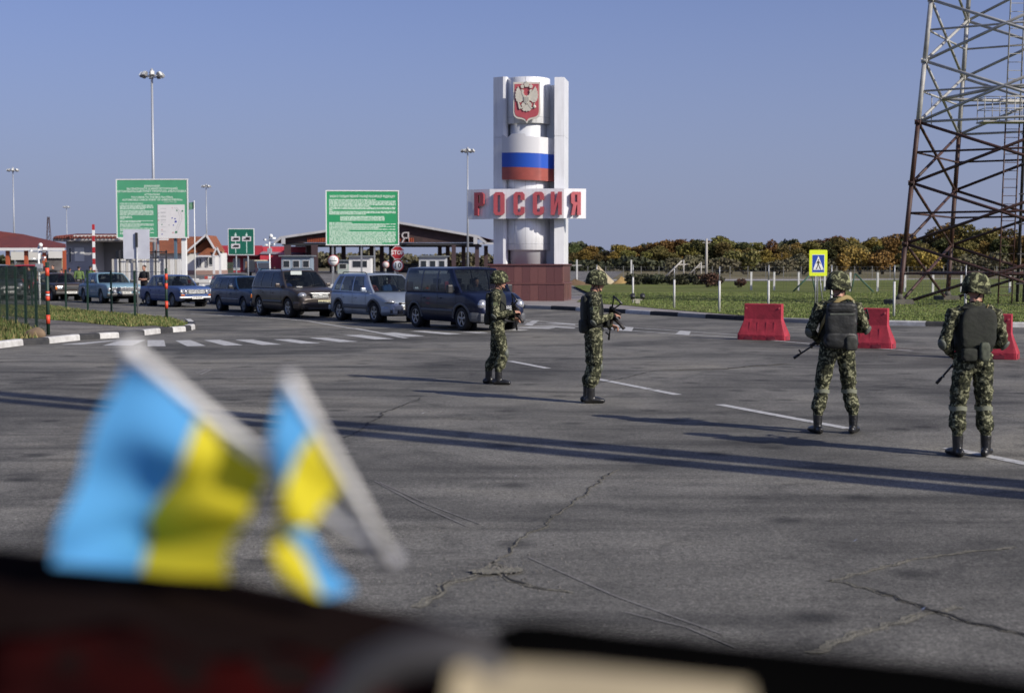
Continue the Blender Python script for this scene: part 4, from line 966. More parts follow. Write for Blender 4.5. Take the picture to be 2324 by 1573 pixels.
# green fence on the left
gr_post = mat('fence_dark_green', (0.012, 0.035, 0.022), .5); gr_wire = mat('fence_green_wire', (0.008, 0.03, 0.018), .5)
band_red = mat('orange_red_band', (0.62, 0.06, 0.025), .5); band_w = mat('reflective_white', (.7, .7, .72), .4)
E = ground(142, 981, .11); ddir = (ground(71, 958, .11) - E); ddir = Vector((-2.05, 4.15, 0)).normalized()
f = thing('green_mesh_fence', 'dark green welded mesh fence ending in a red banded post at the footpath', 'fence', (E.x, E.y, .11))
H = 1.66; SP = 2.05
def banded(root, q, h, bands):
    t = MB(); t.cyl(q, q + Vector((0, 0, h)), .046, n=10); po = obj('post', t, gr_post, root)
    for z0_, z1_, mm in bands:
        t = MB(); t.cyl(q + Vector((0, 0, z0_)), q + Vector((0, 0, z1_)), .052, n=12); obj('band', t, mm, po)
for i in range(9):
    q = ddir * SP * i
    if i == 0: banded(f, q, 1.82, ((.28, .50, band_red), (.86, .97, band_red), (.98, 1.02, band_w), (1.03, 1.09, band_red), (1.48, 1.68, band_red)))
    else:
        t = MB(); t.box(q + Vector((0, 0, H / 2 + .02)), (.06, .06, H + .04)); obj('post', t, gr_post, f)
    if i < 8:
        t = MB(); wire_mesh(t, q, q + ddir * SP, .06, H, .2, .05, .0050); obj('mesh_panel', t, gr_wire, f)
P = [ground(u, v, .11) for u, v in ((-270, 884), (-145, 888.5), (0, 893), (95, 899), (194, 905), (258, 912), (327, 919), (396, 927), (488.5, 933))]
f = thing('verge_post_row', 'row of dark green fence posts along the grass verge with top wire', 'fence', (P[0].x, P[0].y, .11)); o0 = P[0].copy()
for i, p in enumerate(P):
    q = p - o0
    if i == len(P) - 1: banded(f, q, 1.62, ((.32, .56, band_red), (.96, 1.14, band_red), (1.25, 1.45, band_red)))
    else:
        t = MB(); t.box(q + Vector((0, 0, .77)), (.06, .06, 1.54)); obj('post', t, gr_post, f)
    if i < len(P) - 1:
        n = P[i + 1] - o0; t = MB()
        t.cyl(q + Vector((0, 0, 1.5)), n + Vector((0, 0, 1.5)), .008, n=4); obj('top_wire', t, gr_wire, f)
        if i < 3:
            t = MB(); wire_mesh(t, q, n, .06, 1.5, .2, .05, .0050); obj('mesh_panel', t, gr_wire, f)

# ================================================================== red plastic barriers
plast = mat('red_plastic', (0.46, 0.042, 0.065), .6, var=.3, vscale=5, spec=.3, var2=(0.27, 0.030, 0.042), bump=.3, bscale=9)
dark_plast = mat('dark_red_plastic', (0.25, 0.03, 0.045), .6)  # deeper red than the body, used on the notches
def barrier_mesh():
    prof = [(-.25, 0), (.25, 0), (.25, .13), (.145, .42), (.115, .52), (.10, .88), (.085, .90), (-.085, .90), (-.10, .88), (-.115, .52), (-.145, .42), (-.25, .13)]
    t = MB(); W = .6
    xs = [-W, -W + .05, -W + .12, -.28, -.10, .10, .28, W - .12, W - .05, W]
    rows = []
    for x in xs:
        e = abs(x) >= W - .01; k = .97 if e else 1.0
        ins = .10 * max(0, (abs(x) - (W - .13)) / .13)
        row = []
        for (y, z) in prof:
            zz = z
            if z > .85: zz = z - (.05 if e else 0)
            xx = x - math.copysign(.13 * max(0, min(1, (z - .15) / .35)) * max(0, (abs(x) - (W - .13)) / .13), x)
            yy = y * k
            if abs(x) in (.28, .10) and .1 < z < .8: yy = y * (1.0)
            row.append((xx, yy, zz))
        rows.append(row + [row[0]])
    t.grid(rows, smooth=False); t.poly(rows[0][:-1]); t.poly(rows[-1][:-1])
    bmesh.ops.remove_doubles(t.bm, verts=t.bm.verts[:], dist=1e-5)
    return t
def add_barrier(px, Y, rz, label):
    r = thing('plastic_barrier', label, 'barrier', (px, Y, 0), rz, 'red plastic road barriers')
    t = barrier_mesh(); body = obj('body', t, plast, r)
    bv = body.modifiers.new('b', 'BEVEL'); bv.width = .014; bv.segments = 2; bv.limit_method = 'ANGLE'; bv.angle_limit = R(25)
    body.data = bake(body, 'barrier_body'); body.modifiers.clear(); 
    for sx_ in (-.30, -.10, .12, .32):       # moulded ribs
        t = MB(); a = [(sx_ - .02, -.252, .10), (sx_ + .02, -.252, .10), (sx_ + .015, -.142, .45), (sx_ - .015, -.142, .45)]
        t.poly(a); 
        b_ = [(x, y - .005, z) for x, y, z in a]; t.grid([a[:2], b_[:2]], smooth=False); t.poly(b_); t.grid([a[1:3], b_[1:3]], smooth=False); t.grid([[a[3], a[0]], [b_[3], b_[0]]], smooth=False); t.grid([a[2:], b_[2:]], smooth=False)
        obj('moulded_rib', t, plast, r)
    for x in (-.30, .28):      # forklift notches
        t = MB(); t.box((x, -.235, .05), (.20, .045, .075)); obj('forklift_notch', t, dark_plast, r)
    for x in (-.42, .42):
        t = MB(); t.cyl((x, -.098, .79), (x, -.118, .79), .022, n=12); obj('filler_cap', t, mat('pink_plastic', (.62, .12, .13), .5), r)
    t = MB(); t.box((W_ := .597, 0, .06), (.03, .26, .09)); obj('end_notch', t, dark_plast, r)
    return r
add_barrier(6.28, 35.45, R(-27), 'red plastic barrier standing by itself, farthest from the camera')
add_barrier(8.02, 32.1, R(-27), 'red plastic barrier half hidden behind the soldier with the square backpack')
add_barrier(9.55, 28.55, R(-27), 'red plastic barrier cut by the edge of the photo, nearest of the three')

# small twin floodlights on the pavement
p = ground(1868, 893, .11); r = thing('ground_spotlights', 'pair of small spotlights on a short stand at the pavement edge', 'spotlight', p)
t = MB(); t.cyl((0, 0, 0), (0, 0, .22), .03); t.box((0, 0, .22), (.42, .05, .05)); t.box((0, 0, .12), (.2, .1, .12)); obj('stand', t, mat('cream_metal', (.4, .38, .3), .6), r)
for x in (-.21, .21):
    t = MB(); t.cyl((x, -.06, .27), (x, .10, .42), .09, .11, n=12); obj('spotlight', t, dark_steel, r)
# stone by the fence
t = MB(); t.ell((0, 0, .08), (.26, .16, .15), 14)
for v_ in t.bm.verts: v_.co += Vector(noise.noise_vector(v_.co * 6)) * .05
tag(obj('rock', t, mat('brown_stone', (.20, .14, .09), .9, var=.3, vscale=8), loc=ground(104, 990, .11)), 'brown stone lying at the foot of the green fence', 'rock')
# ================================================================== buildings beyond the queue
def tile_roof_mat(name, c1, c2):
    m = bpy.data.materials.new(name); m.use_nodes = True; nt = m.node_tree; b = nt.nodes['Principled BSDF']; L = nt.links.new
    tc = N(nt, 'ShaderNodeTexCoord'); w_ = N(nt, 'ShaderNodeTexWave', i_Scale=2.2, i_Distortion=0.3); w_.bands_direction = 'X'; L(tc.outputs['Object'], w_.inputs[0])
    n_ = N(nt, 'ShaderNodeTexNoise', i_Scale=.8, i_Detail=6.0, i_Roughness=.7); L(tc.outputs['Object'], n_.inputs[0])
    r = ramp(nt, [(.3, c2), (.7, c1)]); L(n_.outputs['Fac'], r.inputs[0])
    L(r.outputs[0], b.inputs['Base Color']); b.inputs['Roughness'].default_value = .6
    bp = N(nt, 'ShaderNodeBump', i_Strength=.8, i_Distance=.08); L(w_.outputs['Fac'], bp.inputs['Height']); L(bp.outputs[0], b.inputs['Normal']); return m
roof_red = tile_roof_mat('red_metal_roof', (.22, .050, .032), (.13, .035, .026))
roof_orange = tile_roof_mat('orange_brown_roof', (.34, .115, .045), (.22, .075, .034))
wallw = mat('white_render', (.66, .66, .64), .8, var=.08, vscale=.5)
wallg = mat('grey_cladding_wall', (.36, .36, .38), .7, var=.1, vscale=.6)
orange_p = mat('orange_red_column', (.38, .085, .035), .6)
brown_c = mat('dark_brown_column', (.055, .032, .035), .6); navy_c = mat('dark_gable_cladding', (.055, .030, .028), .7, var=.3, vscale=1.0)
glassd = mat('dark_window_glass', (.02, .025, .03), .08, spec=.8)
frame_w = mat('window_frame_white', (.6, .6, .6), .5)
def X(u, Y): return (u - 1500) / 4166 * Y
def Zv(v, Y): return at(1500, v, Y).z
# --- checkpoint canopy on the right (gable towards us)
Y = 262; r = thing('checkpoint_canopy', 'wide gabled checkpoint canopy on dark columns, red roof, behind the green text board', 'canopy', (0, Y, 0))
xl, xr_, xm = X(829, Y), X(1401, Y), X(1152, Y); ze, zr = Zv(716, Y), Zv(650, Y); zl, zrr = Zv(697, Y), Zv(694, Y)
t = MB(); t.prism([(xl + .6, ze + .3), (xr_ - .3, ze + .3), (xr_ - .3, zrr), (xm, zr - .5), (xl + .6, zl)], 0, .4, Matrix.Rotation(math.pi / 2, 4, 'X')); obj('gable_wall', t, navy_c, r)
t = MB(); D = 34
for (a, b) in (((xl, zl), (xm, zr)), ((xm, zr), (xr_, zrr))):
    t.grid([[(a[0], -1.6, a[1] + .1), (b[0], -1.6, b[1] + .1)], [(a[0], D, a[1] + .1), (b[0], D, b[1] + .1)]], smooth=False)
    t.grid([[(a[0], -1.6, a[1] - .1), (b[0], -1.6, b[1] - .1)], [(a[0], D, a[1] - .1), (b[0], D, b[1] - .1)]], smooth=False)
xh = X(1424, Y); t.grid([[(xr_, -1.6, zrr), (xh, -1.6, ze + .2)], [(xr_, D, zrr), (xh + 3, D, ze + .2)]], smooth=False)
xg = X(811, Y); t.grid([[(xl, -1.6, zl), (xg, -1.6, ze + .2)], [(xl, D, zl), (xg - 1, D, ze + .2)]], smooth=False)
xh2 = X(1470, Y); t.grid([[(xr_, -1.0, zrr + .1), (xh2, 4, ze + .3)], [(xr_, D, zrr + .1), (xh2 + 2, D, ze + .3)]], smooth=False)
obj('roof', t, roof_red, r, fix=False)
t = MB()
def beam(a, b, h, y, mmt=None):
    d = Vector((b[0] - a[0], 0, b[1] - a[1])); n = Vector((-d.z, 0, d.x)).normalized() * h / 2
    for yy in (y,):
        q = [Vector((a[0], yy, a[1])) - n, Vector((b[0], yy, b[1])) - n, Vector((b[0], yy, b[1])) + n, Vector((a[0], yy, a[1])) + n]
        t.poly(q); t.poly([p_ + Vector((0, .25, 0)) for p_ in q][::-1])
        for i in range(4): t.poly([q[i], q[(i + 1) % 4], q[(i + 1) % 4] + Vector((0, .25, 0)), q[i] + Vector((0, .25, 0))])
beam((xl, zl), (xm, zr), .42, -1.8); beam((xm, zr), (xr_, zrr), .42, -1.8); beam((xr_, zrr), (xh, ze + .25), .45, -1.81); beam((xl, zl), (xg, ze + .25), .45, -1.81)
beam((xr_ - .45, ze), (xr_ - .45, zrr), .7, -1.83); beam((xl + .45, ze), (xl + .45, zl), .7, -1.83); beam((xr_ + .3, ze + .1), (xh2, ze + .1), .35, -1.7)
obj('fascia', t, mat('weathered_fascia', (.42, .42, .43), .6, var=.2, vscale=.5), r)
t = MB(); t.box(((xl + xr_) / 2, 0, ze), (xr_ - xl, .5, .45)); t.box(((xl + xr_) / 2, 16, ze), (xr_ - xl, .5, .45)); t.box(((xl + xr_) / 2, 30, ze), (xr_ - xl, .5, .45)); obj('eave_beam', t, dark_steel, r)
for i, x in enumerate([845, 886, 924, 956, 989, 1042, 1074, 1105, 1133, 1281, 1305, 1330, 1353, 1398, 1421]):
    wd = 1.1 if i < 4 else .75; dd = -.4 if i in (0, 2, 13, 11) else 10
    t = MB(); t.box((X(x, Y), dd, ze / 2), (wd, wd, ze - .3)); obj('column', t, brown_c, r)
# purlin ends under the roof in bright red
t = MB()
for i in range(60):
    x = X(905 + 5.2 * i, Y)
    if x < xr_ - 2: t.box((x, -.55, ze + .75), (.16, .15, .8))
obj('roof_ribs', t, orange_p, r)
lm = Matrix.Translation((X(1190, Y), -.75, ze + 1.05)) @ Matrix.Rotation(math.pi / 2, 4, 'X')
text('lettering', 'Я', 2.7, mat('pale_letter_metal', (.45, .42, .42), .5), r, lm, .15)
# booths below
def booth(u0, u1, vt, Y, label, mwall, win=(.2, .8), depth=3.5, n=2):
    x0, x1, h = X(u0, Y), X(u1, Y), Zv(vt, Y); W_ = x1 - x0
    r = thing('inspection_booth', label, 'booth', ((x0 + x1) / 2, Y, 0))
    t = MB(); t.box((0, depth / 2, h / 2), (W_, depth, h)); b = obj('wall', t, mwall, r)
    t = MB(); t.box((0, depth / 2 - .1, h + .1), (W_ + .8, depth + .9, .2)); obj('roof', t, mat('booth_roof', (.16, .18, .2), .5), r)
    for i in range(n):
        a = -W_ / 2 + W_ * (i + .15) / n; c = -W_ / 2 + W_ * (i + .85) / n
        t = MB(); t.box(((a + c) / 2, -.02, h * .58), (c - a, .06, h * .42)); wi = obj('window', t, frame_w, b)
        t = MB(); t.box(((a + c) / 2, -.06, h * .58), (c - a - .16, .03, h * .42 - .16)); obj('pane', t, glassd, wi)
booth(826, 912, 752, 236, 'blue grey inspection booth at the left end of the canopy', mat('booth_blue_grey', (.22, .28, .34), .6), n=3)
booth(990, 1052, 765, 248, 'small booth under the canopy with green notice panels', mat('booth_mint', (.34, .40, .37), .6), n=2)
booth(1023, 1087, 753, 240, 'white inspection booth under the middle of the canopy', wallw, n=1)
booth(1228, 1308, 753, 250, 'low white booth under the right end of the canopy', mat('booth_white2', (.46, .48, .5), .6), n=3)
booth(1130, 1222, 776, 285, 'dark low building seen through the canopy columns', mat('booth_dark', (.10, .10, .11), .6), n=4)
# --- red industrial hall
Y = 285; r = thing('red_hall', 'crimson sheet metal hall with lean-to roof behind the lane sign', 'building', (0, Y, 0))
hr = mat('crimson_sheet', (.40, .035, .055), .5, var=.12, vscale=.4); hr2 = mat('bright_red_sheet', (.58, .055, .075), .5, var=.08, vscale=.4)
xa, xb, xc, xd = X(632, Y), X(771, Y), X(771, Y), X(897, Y); h1 = Zv(720, Y); h2 = Zv(724, Y)
def sheet_wall(x0, x1, z0_, z1_, y, mm, name, step=1.2):
    n_ = max(1, int((x1 - x0) / step)); p0 = None
    for i in range(n_):
        a = x0 + (x1 - x0) * i / n_; b = x0 + (x1 - x0) * (i + 1) / n_
        t = MB(); t.box(((a + b) / 2, y + random.uniform(0, .015), (z0_ + z1_) / 2), (b - a - .03, .1, z1_ - z0_))
        o = obj(name if p0 is None else 'sheet_panel', t, mm, r if p0 is None else p0); p0 = p0 or o
t = MB(); t.box(((xa + xd) / 2, 7, h1 / 2 - .1), (xd - xa - .2, 13.4, h1 - .2)); obj('core', t, hr, r)
sheet_wall(xa, xb, 0, h1, 0, hr, 'front_wall'); sheet_wall(xc + .05, xd, Zv(741, Y), h2, -.05, hr2, 'side_wall')
sheet_wall(xc + .05, xd, 0, Zv(746, Y), -3.2, hr2, 'lean_to_wall')
t = MB(); t.grid([[(xc, -3.5, Zv(745, Y)), (xd + .5, -3.5, Zv(748, Y))], [(xc, -.1, Zv(737, Y)), (xd + .5, -.1, Zv(742, Y))]], smooth=False); obj('lean_to_roof', t, mat('grey_lean_to', (.22, .24, .27), .5), r, fix=False)
t = MB(); t.box(((xa + xb) / 2, -1.3, Zv(749, Y)), (xb - xa, 2.6, .22)); obj('porch_roof', t, mat('dark_porch', (.10, .05, .07), .6), r)
for a, b in ((685, 705), (715, 733)):
    t = MB(); t.box(((X(a, Y) + X(b, Y)) / 2, -.12, 1.6), (X(b, Y) - X(a, Y), .08, 2.4)); wi = obj('window', t, frame_w, r)
    t = MB(); t.box(((X(a, Y) + X(b, Y)) / 2, -.18, 1.6), (X(b, Y) - X(a, Y) - .3, .04, 2.0)); obj('pane', t, mat('milky_glass', (.38, .42, .45), .3), wi)
# --- house with orange brown roof
Y = 225; r = thing('guard_house', 'white walled house with orange brown roof and small gabled porch', 'building', (0, Y, 0))
x0, x1, x2, x3 = X(420, Y), X(565, Y), X(592, Y), X(645, Y); ze = Zv(741, Y); zr = Zv(692, Y)
t = MB(); t.box(((x0 + x3) / 2, 5, ze / 2), (x3 - x0 - 1.6, 9.8, ze)); w_ = obj('wall', t, wallw, r)
t = MB(); t.prism([(x1 - .4, ze), (x3 - .8, ze), ((x1 + x3) / 2 + .3, zr - .5)], -.1, .12, Matrix.Translation((0, 0, 0)) @ Matrix.Rotation(math.pi / 2, 4, 'X')); obj('gable', t, roof_orange, r)
gx = X(613, Y)
t = MB()
t.grid([[(x0, -1.2, ze - .1), (x1, -1.2, ze - .1)], [(x0, 5, zr), (gx, 5, zr)]], smooth=False)
t.grid([[(x0, 11, ze - .1), (gx, 11, ze - .1)], [(x0, 5, zr), (gx, 5, zr)]], smooth=False)
t.grid([[(x1 - 1.0, -1.6, ze - .35), (gx, -1.6, zr + .1)], [(x1 - 1.0, 6, ze - .35), (gx, 6, zr + .1)]], smooth=False)
t.grid([[(x3 - .3, -1.6, ze + .25), (gx, -1.6, zr + .1)], [(x3 - .3, 6, ze + .25), (gx, 6, zr + .1)]], smooth=False)
rf = obj('roof', t, roof_orange, r, fix=False)
t = MB()
for a, b in (((x1 - 1.1, ze - .4), (gx, zr + .15)), ((gx, zr + .15), (x3 - .2, ze + .2))): beam(a, b, .26, -1.75)
obj('verge_board', t, frame_w, r)
# porch
px0, px1, pm = X(594, Y), X(660, Y), X(652, Y); pz = Zv(749, Y)
t = MB(); t.grid([[(px0, -3.4, pz), (px1 - .8, -3.4, pz)], [(px0 + 1.2, -1.2, Zv(726, Y)), (X(648, Y), -1.4, Zv(726, Y))]], smooth=False)
t.prism([(X(640, Y), Zv(751, Y)), (px1, Zv(751, Y)), (X(651, Y), Zv(728, Y))], 0, .1, Matrix.Translation((0, -3.3, 0)) @ Matrix.Rotation(math.pi / 2, 4, 'X')); obj('porch_roof', t, roof_orange, r, fix=False)
t = MB(); 
beam((X(639, Y), pz - .1), (X(651, Y), Zv(726, Y)), .22, -3.6); beam((X(651, Y), Zv(726, Y)), (px1 + .1, pz - .1), .22, -3.6); t.box(((px0 + px1) / 2, -3.4, pz - .12), (px1 - px0, .2, .25)); obj('porch_beam', t, frame_w, r)
for x in (X(659, Y), X(641, Y)):
    t = MB(); t.box((x, -3.3, pz / 2), (.3, .3, pz - .3)); obj('porch_column', t, frame_w, r)
for a, b, v0, v1 in ((578, 583, 756, 781), (587, 592, 756, 781), (606, 612, 754, 781), (614, 625, 754, 776)):
    t = MB(); t.box(((X(a, Y) + X(b, Y)) / 2, -.02, (Zv(v0, Y) + Zv(v1, Y)) / 2), (X(b, Y) - X(a, Y) + .12, .1, Zv(v0, Y) - Zv(v1, Y) + .12)); wi = obj('window', t, frame_w, w_)
    t = MB(); t.box(((X(a, Y) + X(b, Y)) / 2, -.08, (Zv(v0, Y) + Zv(v1, Y)) / 2), (X(b, Y) - X(a, Y) - .1, .06, Zv(v0, Y) - Zv(v1, Y) - .1)); obj('pane', t, glassd, wi)
t = MB(); t.box(((x0 + x3) / 2, 4.9, .35), (x3 - x0 - 1.4, 10, .7)); obj('foundation', t, mat('pinkish_base', (.30, .2, .17), .8), r)
# --- white panel fence and gate frames between board legs and house
Y = 112; r = thing('panel_fence', 'white ribbed sheet fence with steel gate frames below the left board', 'fence', (0, Y, 0))
for i in range(30):
    u0 = 330 + 6.8 * i; t = MB(); h = 2.2 if i not in (6, 7, 8, 20) else 1.9
    t.box((X(u0 + 3.2, Y), random.uniform(0, .05), h / 2), (X(1500 + 5.9, Y), .05, h)); obj('ribbed_panel', t, wallw if i % 3 else mat('cream_sheet', (.50, .48, .43), .7), r)
for u in (356, 404, 461, 492):
    t = MB(); t.box((X(u, Y), -.3, 1.45), (.1, .1, 2.9)); obj('gate_post', t, dark_steel, r)
t = MB(); t.box((X(430, Y), -.3, 2.75), (X(1500 + 130, Y), .1, .1)); t.box((X(430, Y), -.3, 2.3), (X(1500 + 130, Y), .06, .06)); obj('gate_beam', t, dark_steel, r)
# --- grey guard building
Y = 118; r = thing('guard_building', 'low grey building with white fascia and wavy red roof edge behind the barrier arm', 'building', (0, Y, 0))
x0, x1, x2 = X(197, Y), X(272, Y), X(372, Y); ze = Zv(708, Y)
t = MB(); t.box(((x0 + x1) / 2, 3, ze / 2), (x1 - x0, 6, ze)); w_ = obj('wall', t, wallg, r)
t = MB(); t.box(((x1 + x2) / 2, 5, ze / 2), (x2 - x1, 3, ze)); obj('recessed_wall', t, mat('dim_wall', (.26, .26, .27), .8), r)
t = MB(); t.box(((x0 + x2) / 2 + .3, 1.8, ze + .12), (x2 - x0 + 2.2, 5.5, .24)); obj('roof_slab', t, mat('soffit', (.30, .27, .26), .8), r)
t = MB(); t.box(((x0 + 1 + x2) / 2 + .35, -.99, ze + .30), (x2 - x0 - .2, .06, .40)); obj('fascia', t, wallw, r)
t = MB()
for i in range(34):
    u = 176 + i * 5.6; t.cyl((X(u, Y), -1.1, Zv(698 - 2.2 * (i % 2), Y)), (X(u, Y), 5, Zv(694, Y) + .25), .11, n=7)
obj('roof_tiles', t, roof_red, r)
t = MB(); t.grid([[(x0 - .8, -1, Zv(697, Y)), (x2 + .6, -1, Zv(697, Y))], [(x0 + 2, 5, Zv(688, Y)), (x2 - 1, 5, Zv(688, Y))]], smooth=False); obj('roof', t, roof_red, r, fix=False)
for a, b, v0, v1 in ((205, 213, 726, 770), (222, 250, 726, 766), (307, 322, 732, 760), (326, 341, 732, 760)):
    yy = -.03 if a < 300 else 3.47
    t = MB(); t.box(((X(a, Y) + X(b, Y)) / 2, yy, (Zv(v0, Y) + Zv(v1, Y)) / 2), (X(b, Y) - X(a, Y), .06, Zv(v0, Y) - Zv(v1, Y))); wi = obj('window' if b != 250 else 'panel', t, frame_w if b != 250 else wallw, w_)
    if b != 250: t = MB(); t.box(((X(a, Y) + X(b, Y)) / 2, yy - .05, (Zv(v0, Y) + Zv(v1, Y)) / 2), (X(b, Y) - X(a, Y) - .08, .04, Zv(v0, Y) - Zv(v1, Y) - .08)); obj('pane', t, glassd, wi)
# --- left canopy
Y = 240; r = thing('left_canopy', 'red roofed checkpoint canopy on orange columns at the edge of the photo', 'canopy', (0, Y, 0))
xa, xb = X(-160, Y), X(197, Y); ze = Zv(731, Y)
t = MB(); t.grid([[(xa, -1, Zv(727, Y)), (xb + .3, -1, Zv(727, Y))], [(xa, 16, Zv(640, Y)), (X(-60, Y), 16, Zv(655, Y))]], smooth=False); t.bm.clear()
t.grid([[(xa, -1.0, Zv(727, Y)), (X(40, Y), -1.0, Zv(727, Y)), (xb + .3, -1.0, Zv(727, Y))], [(xa, 9, Zv(660, Y)), (X(20, Y), 9, Zv(684, Y)), (X(185, Y), 2, Zv(715, Y))]], smooth=False)
obj('roof', t, roof_red, r, fix=False)
t = MB(); t.box(((xa + xb) / 2, -1, ze), (xb - xa, .3, .45)); obj('fascia', t, wallw, r)
for u in (-60, 26, 80, 133, 188, 192):
    t = MB(); t.box((X(u, Y), 0 if u != 188 else 3, ze / 2), (.55, .55, ze - .3)); obj('column', t, orange_p if u != 188 else brown_c, r)
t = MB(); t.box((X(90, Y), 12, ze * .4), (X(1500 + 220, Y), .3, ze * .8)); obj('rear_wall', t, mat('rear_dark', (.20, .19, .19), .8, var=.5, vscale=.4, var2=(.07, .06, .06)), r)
t = MB(); t.box((X(10, Y), 11.6, ze * .75), (X(1500 + 90, Y), .3, ze * .35)); t.box((X(110, Y), 11.6, ze * .8), (X(1500 + 60, Y), .3, ze * .3)); obj('light_panel', t, wallw, r)
t = MB(); t.box((X(163, Y), 6, 1.8), (1.3, .3, 1.6)); obj('poster', t, mat('yellowish_poster', (.5, .45, .3), .7), r)
# --- far red and white lattice mast
p = at(142, 636, 600); r = thing('distant_mast', 'distant red and white lattice mast over the red roofs', 'mast', (p.x, 600, 0))
for i in range(6):
    z0_, z1_ = p.z * i / 6, p.z * (i + 1) / 6; t = MB(); k = lambda z: 1.3 * (1 - .75 * z / p.z)
    for sx_, sy_ in ((-1, -1), (1, -1), (1, 1), (-1, 1)):
        t.cyl((sx_ * k(z0_), sy_ * k(z0_), z0_), (sx_ * k(z1_), sy_ * k(z1_), z1_), .12, n=4)
        t.cyl((sx_ * k(z0_), -k(z0_), z0_), (-sx_ * k(z1_), -k(z1_), z1_), .09, n=4)
    obj('mast_section', t, t_red if i >= 3 or i == 1 else t_white, r)
# --- concrete blocks and lane dividers in the yard
cw = mat('block_white', (.6, .6, .58), .8); cr_ = mat('block_red', (.42, .06, .05), .7)
for i, (u, v, w2, label) in enumerate(((616, 818, 1.2, 'red and white kerb block left of the estate car, farthest one'), (640, 819, 1.4, 'red and white kerb block below the porch'), (583, 830, 2.2, 'white block with red end beside the blue saloon'), (622, 829, 2.0, 'plain white block lying before the porch'), (600, 845, .9, 'short white block nearest the blue saloon'), (580, 846, .9, 'short white block next to the saloon roof'),
                                      (972, 846, .5, 'small white bollard foot at the customs sign, left one'), (995, 846, .5, 'small white bollard foot at the customs sign, right one'), (560, 826, 1.5, 'long white kerb block behind the saloon roof'))):
    p = ground(u, v); r = thing('concrete_block', label, 'concrete block', p, R(-4), 'painted blocks in the yard')
    t = MB(); t.box((0, 0, .16), (w2, .5, .32), bev=.04); obj('block', t, cw, r)
    if i < 3: t = MB(); t.box((-w2 / 2 + .2, 0, .165), (.4, .52, .34), bev=.02); obj('red_end', t, cr_, r)
# pallets / goods against red hall
for u, wd, hh, mm, lb in ((668, 2.2, 2.0, 'netting', 'stack of dark netted goods left of the hall door'), (735, 2.0, 2.2, 'timber', 'stack of brown crates by the red hall'), (650, 1.2, 4.3, 'ply', 'leaning plywood sheet by the porch column')):
    Y = 270; r = thing('goods_stack', lb, 'stack', (X(u, Y), Y, 0)); cm = mat('stack_' + mm, {'netting': (.05, .07, .05), 'timber': (.20, .12, .08), 'ply': (.42, .30, .17)}[mm], .8, var=.5, vscale=2)
    for k in range(3): t = MB(); t.box((random.uniform(-.1, .1), 0, hh * (k + .5) / 3), (wd * random.uniform(.85, 1), 1, hh / 3 - .03)); obj('crate', t, cm, r)
# ================================================================== trees and bushes
bark = mat('bark', (.09, .075, .06), .9, var=.3, vscale=6)
L_green = leaf_mat('oak_leaves_green', (.045, .055, .018), (.070, .080, .025), (.10, .105, .032))
L_gold = leaf_mat('oak_leaves_gold', (.13, .085, .024), (.20, .130, .032), (.27, .180, .045))
L_rust = leaf_mat('oak_leaves_rust', (.085, .050, .020), (.135, .078, .025), (.19, .11, .030))
L_olive = leaf_mat('oak_leaves_olive', (.085, .075, .024), (.135, .115, .034), (.20, .16, .045))
L_will = leaf_mat('willow_leaves', (.10, .12, .035), (.17, .18, .05), (.24, .23, .08))
L_dry = leaf_mat('dry_scrub', (.085, .075, .045), (.135, .115, .070), (.09, .09, .05))
L_yel = leaf_mat('yellow_scrub', (.24, .17, .04), (.34, .24, .05), (.20, .16, .045))
L_hedge = leaf_mat('hedge_leaves', (.03, .035, .018), (.055, .06, .03), (.085, .085, .045))
L_redb = leaf_mat('red_shrub_leaves', (.075, .038, .027), (.11, .055, .035), (.07, .05, .03))
def crown_mesh(name, lobes, n, size, seed, droop=0.0):
    rnd = np.random.RandomState(seed); V_, F_ = [], []
    w8 = np.array([l[3] * l[4] * l[5] for l in lobes]) ** (2 / 3); w8 = w8 / w8.sum(); idx = 0
    for k, l in enumerate(lobes):
        m_ = int(n * w8[k])
        d = rnd.randn(m_, 3); d /= np.linalg.norm(d, axis=1)[:, None]
        rr_ = (0.55 + 0.45 * rnd.rand(m_) ** 0.5) * (0.86 + 0.22 * np.sin(d[:, 0] * 5 + seed) * np.cos(d[:, 2] * 6 + d[:, 1] * 4))
        c = np.array(l[:3]) + d * rr_[:, None] * np.array(l[3:6])
        s = size * (0.5 + rnd.rand(m_))
        a = rnd.randn(m_, 3); a /= np.linalg.norm(a, axis=1)[:, None]; b = np.cross(a, rnd.randn(m_, 3)); b /= np.linalg.norm(b, axis=1)[:, None]
        for i in range(m_):
            p, A, B = c[i], a[i] * s[i], b[i] * s[i] * .7
            V_ += [p - A, p + B, p + A, p - B]; F_.append((idx, idx + 1, idx + 2, idx + 3)); idx += 4
    me = bpy.data.meshes.new(name); me.from_pydata([tuple(v) for v in V_], [], F_); return me
def tree_meshes(seed, h, wd, n=2600, size=.30):
    rnd = random.Random(seed); lobes = []
    for i in range(11):
        a = rnd.uniform(0, 6.28); r_ = rnd.uniform(0, .34) * wd; z = rnd.uniform(.22, .86) * h; f = 1 - abs(z / h - .5) * .8
        lobes.append((r_ * math.cos(a) * f, r_ * math.sin(a) * f, z, wd * rnd.uniform(.16, .28), wd * rnd.uniform(.16, .28), h * rnd.uniform(.10, .19)))
    cm = crown_mesh('crown', lobes, n, size, seed)
    t = MB(); t.tube([(0, 0, 0), (.1, 0, h * .25), (0, .1, h * .5), (0, 0, h * .8)], [wd * .035, wd * .028, wd * .02, wd * .006], 7)
    for l in lobes[:8]: t.tube([(0, 0, h * .22), (l[0] * .5, l[1] * .5, l[2] * .75), (l[0], l[1], l[2])], [wd * .016, wd * .01, wd * .003], 5)
    return cm, t.mesh('trunk')
variants = []
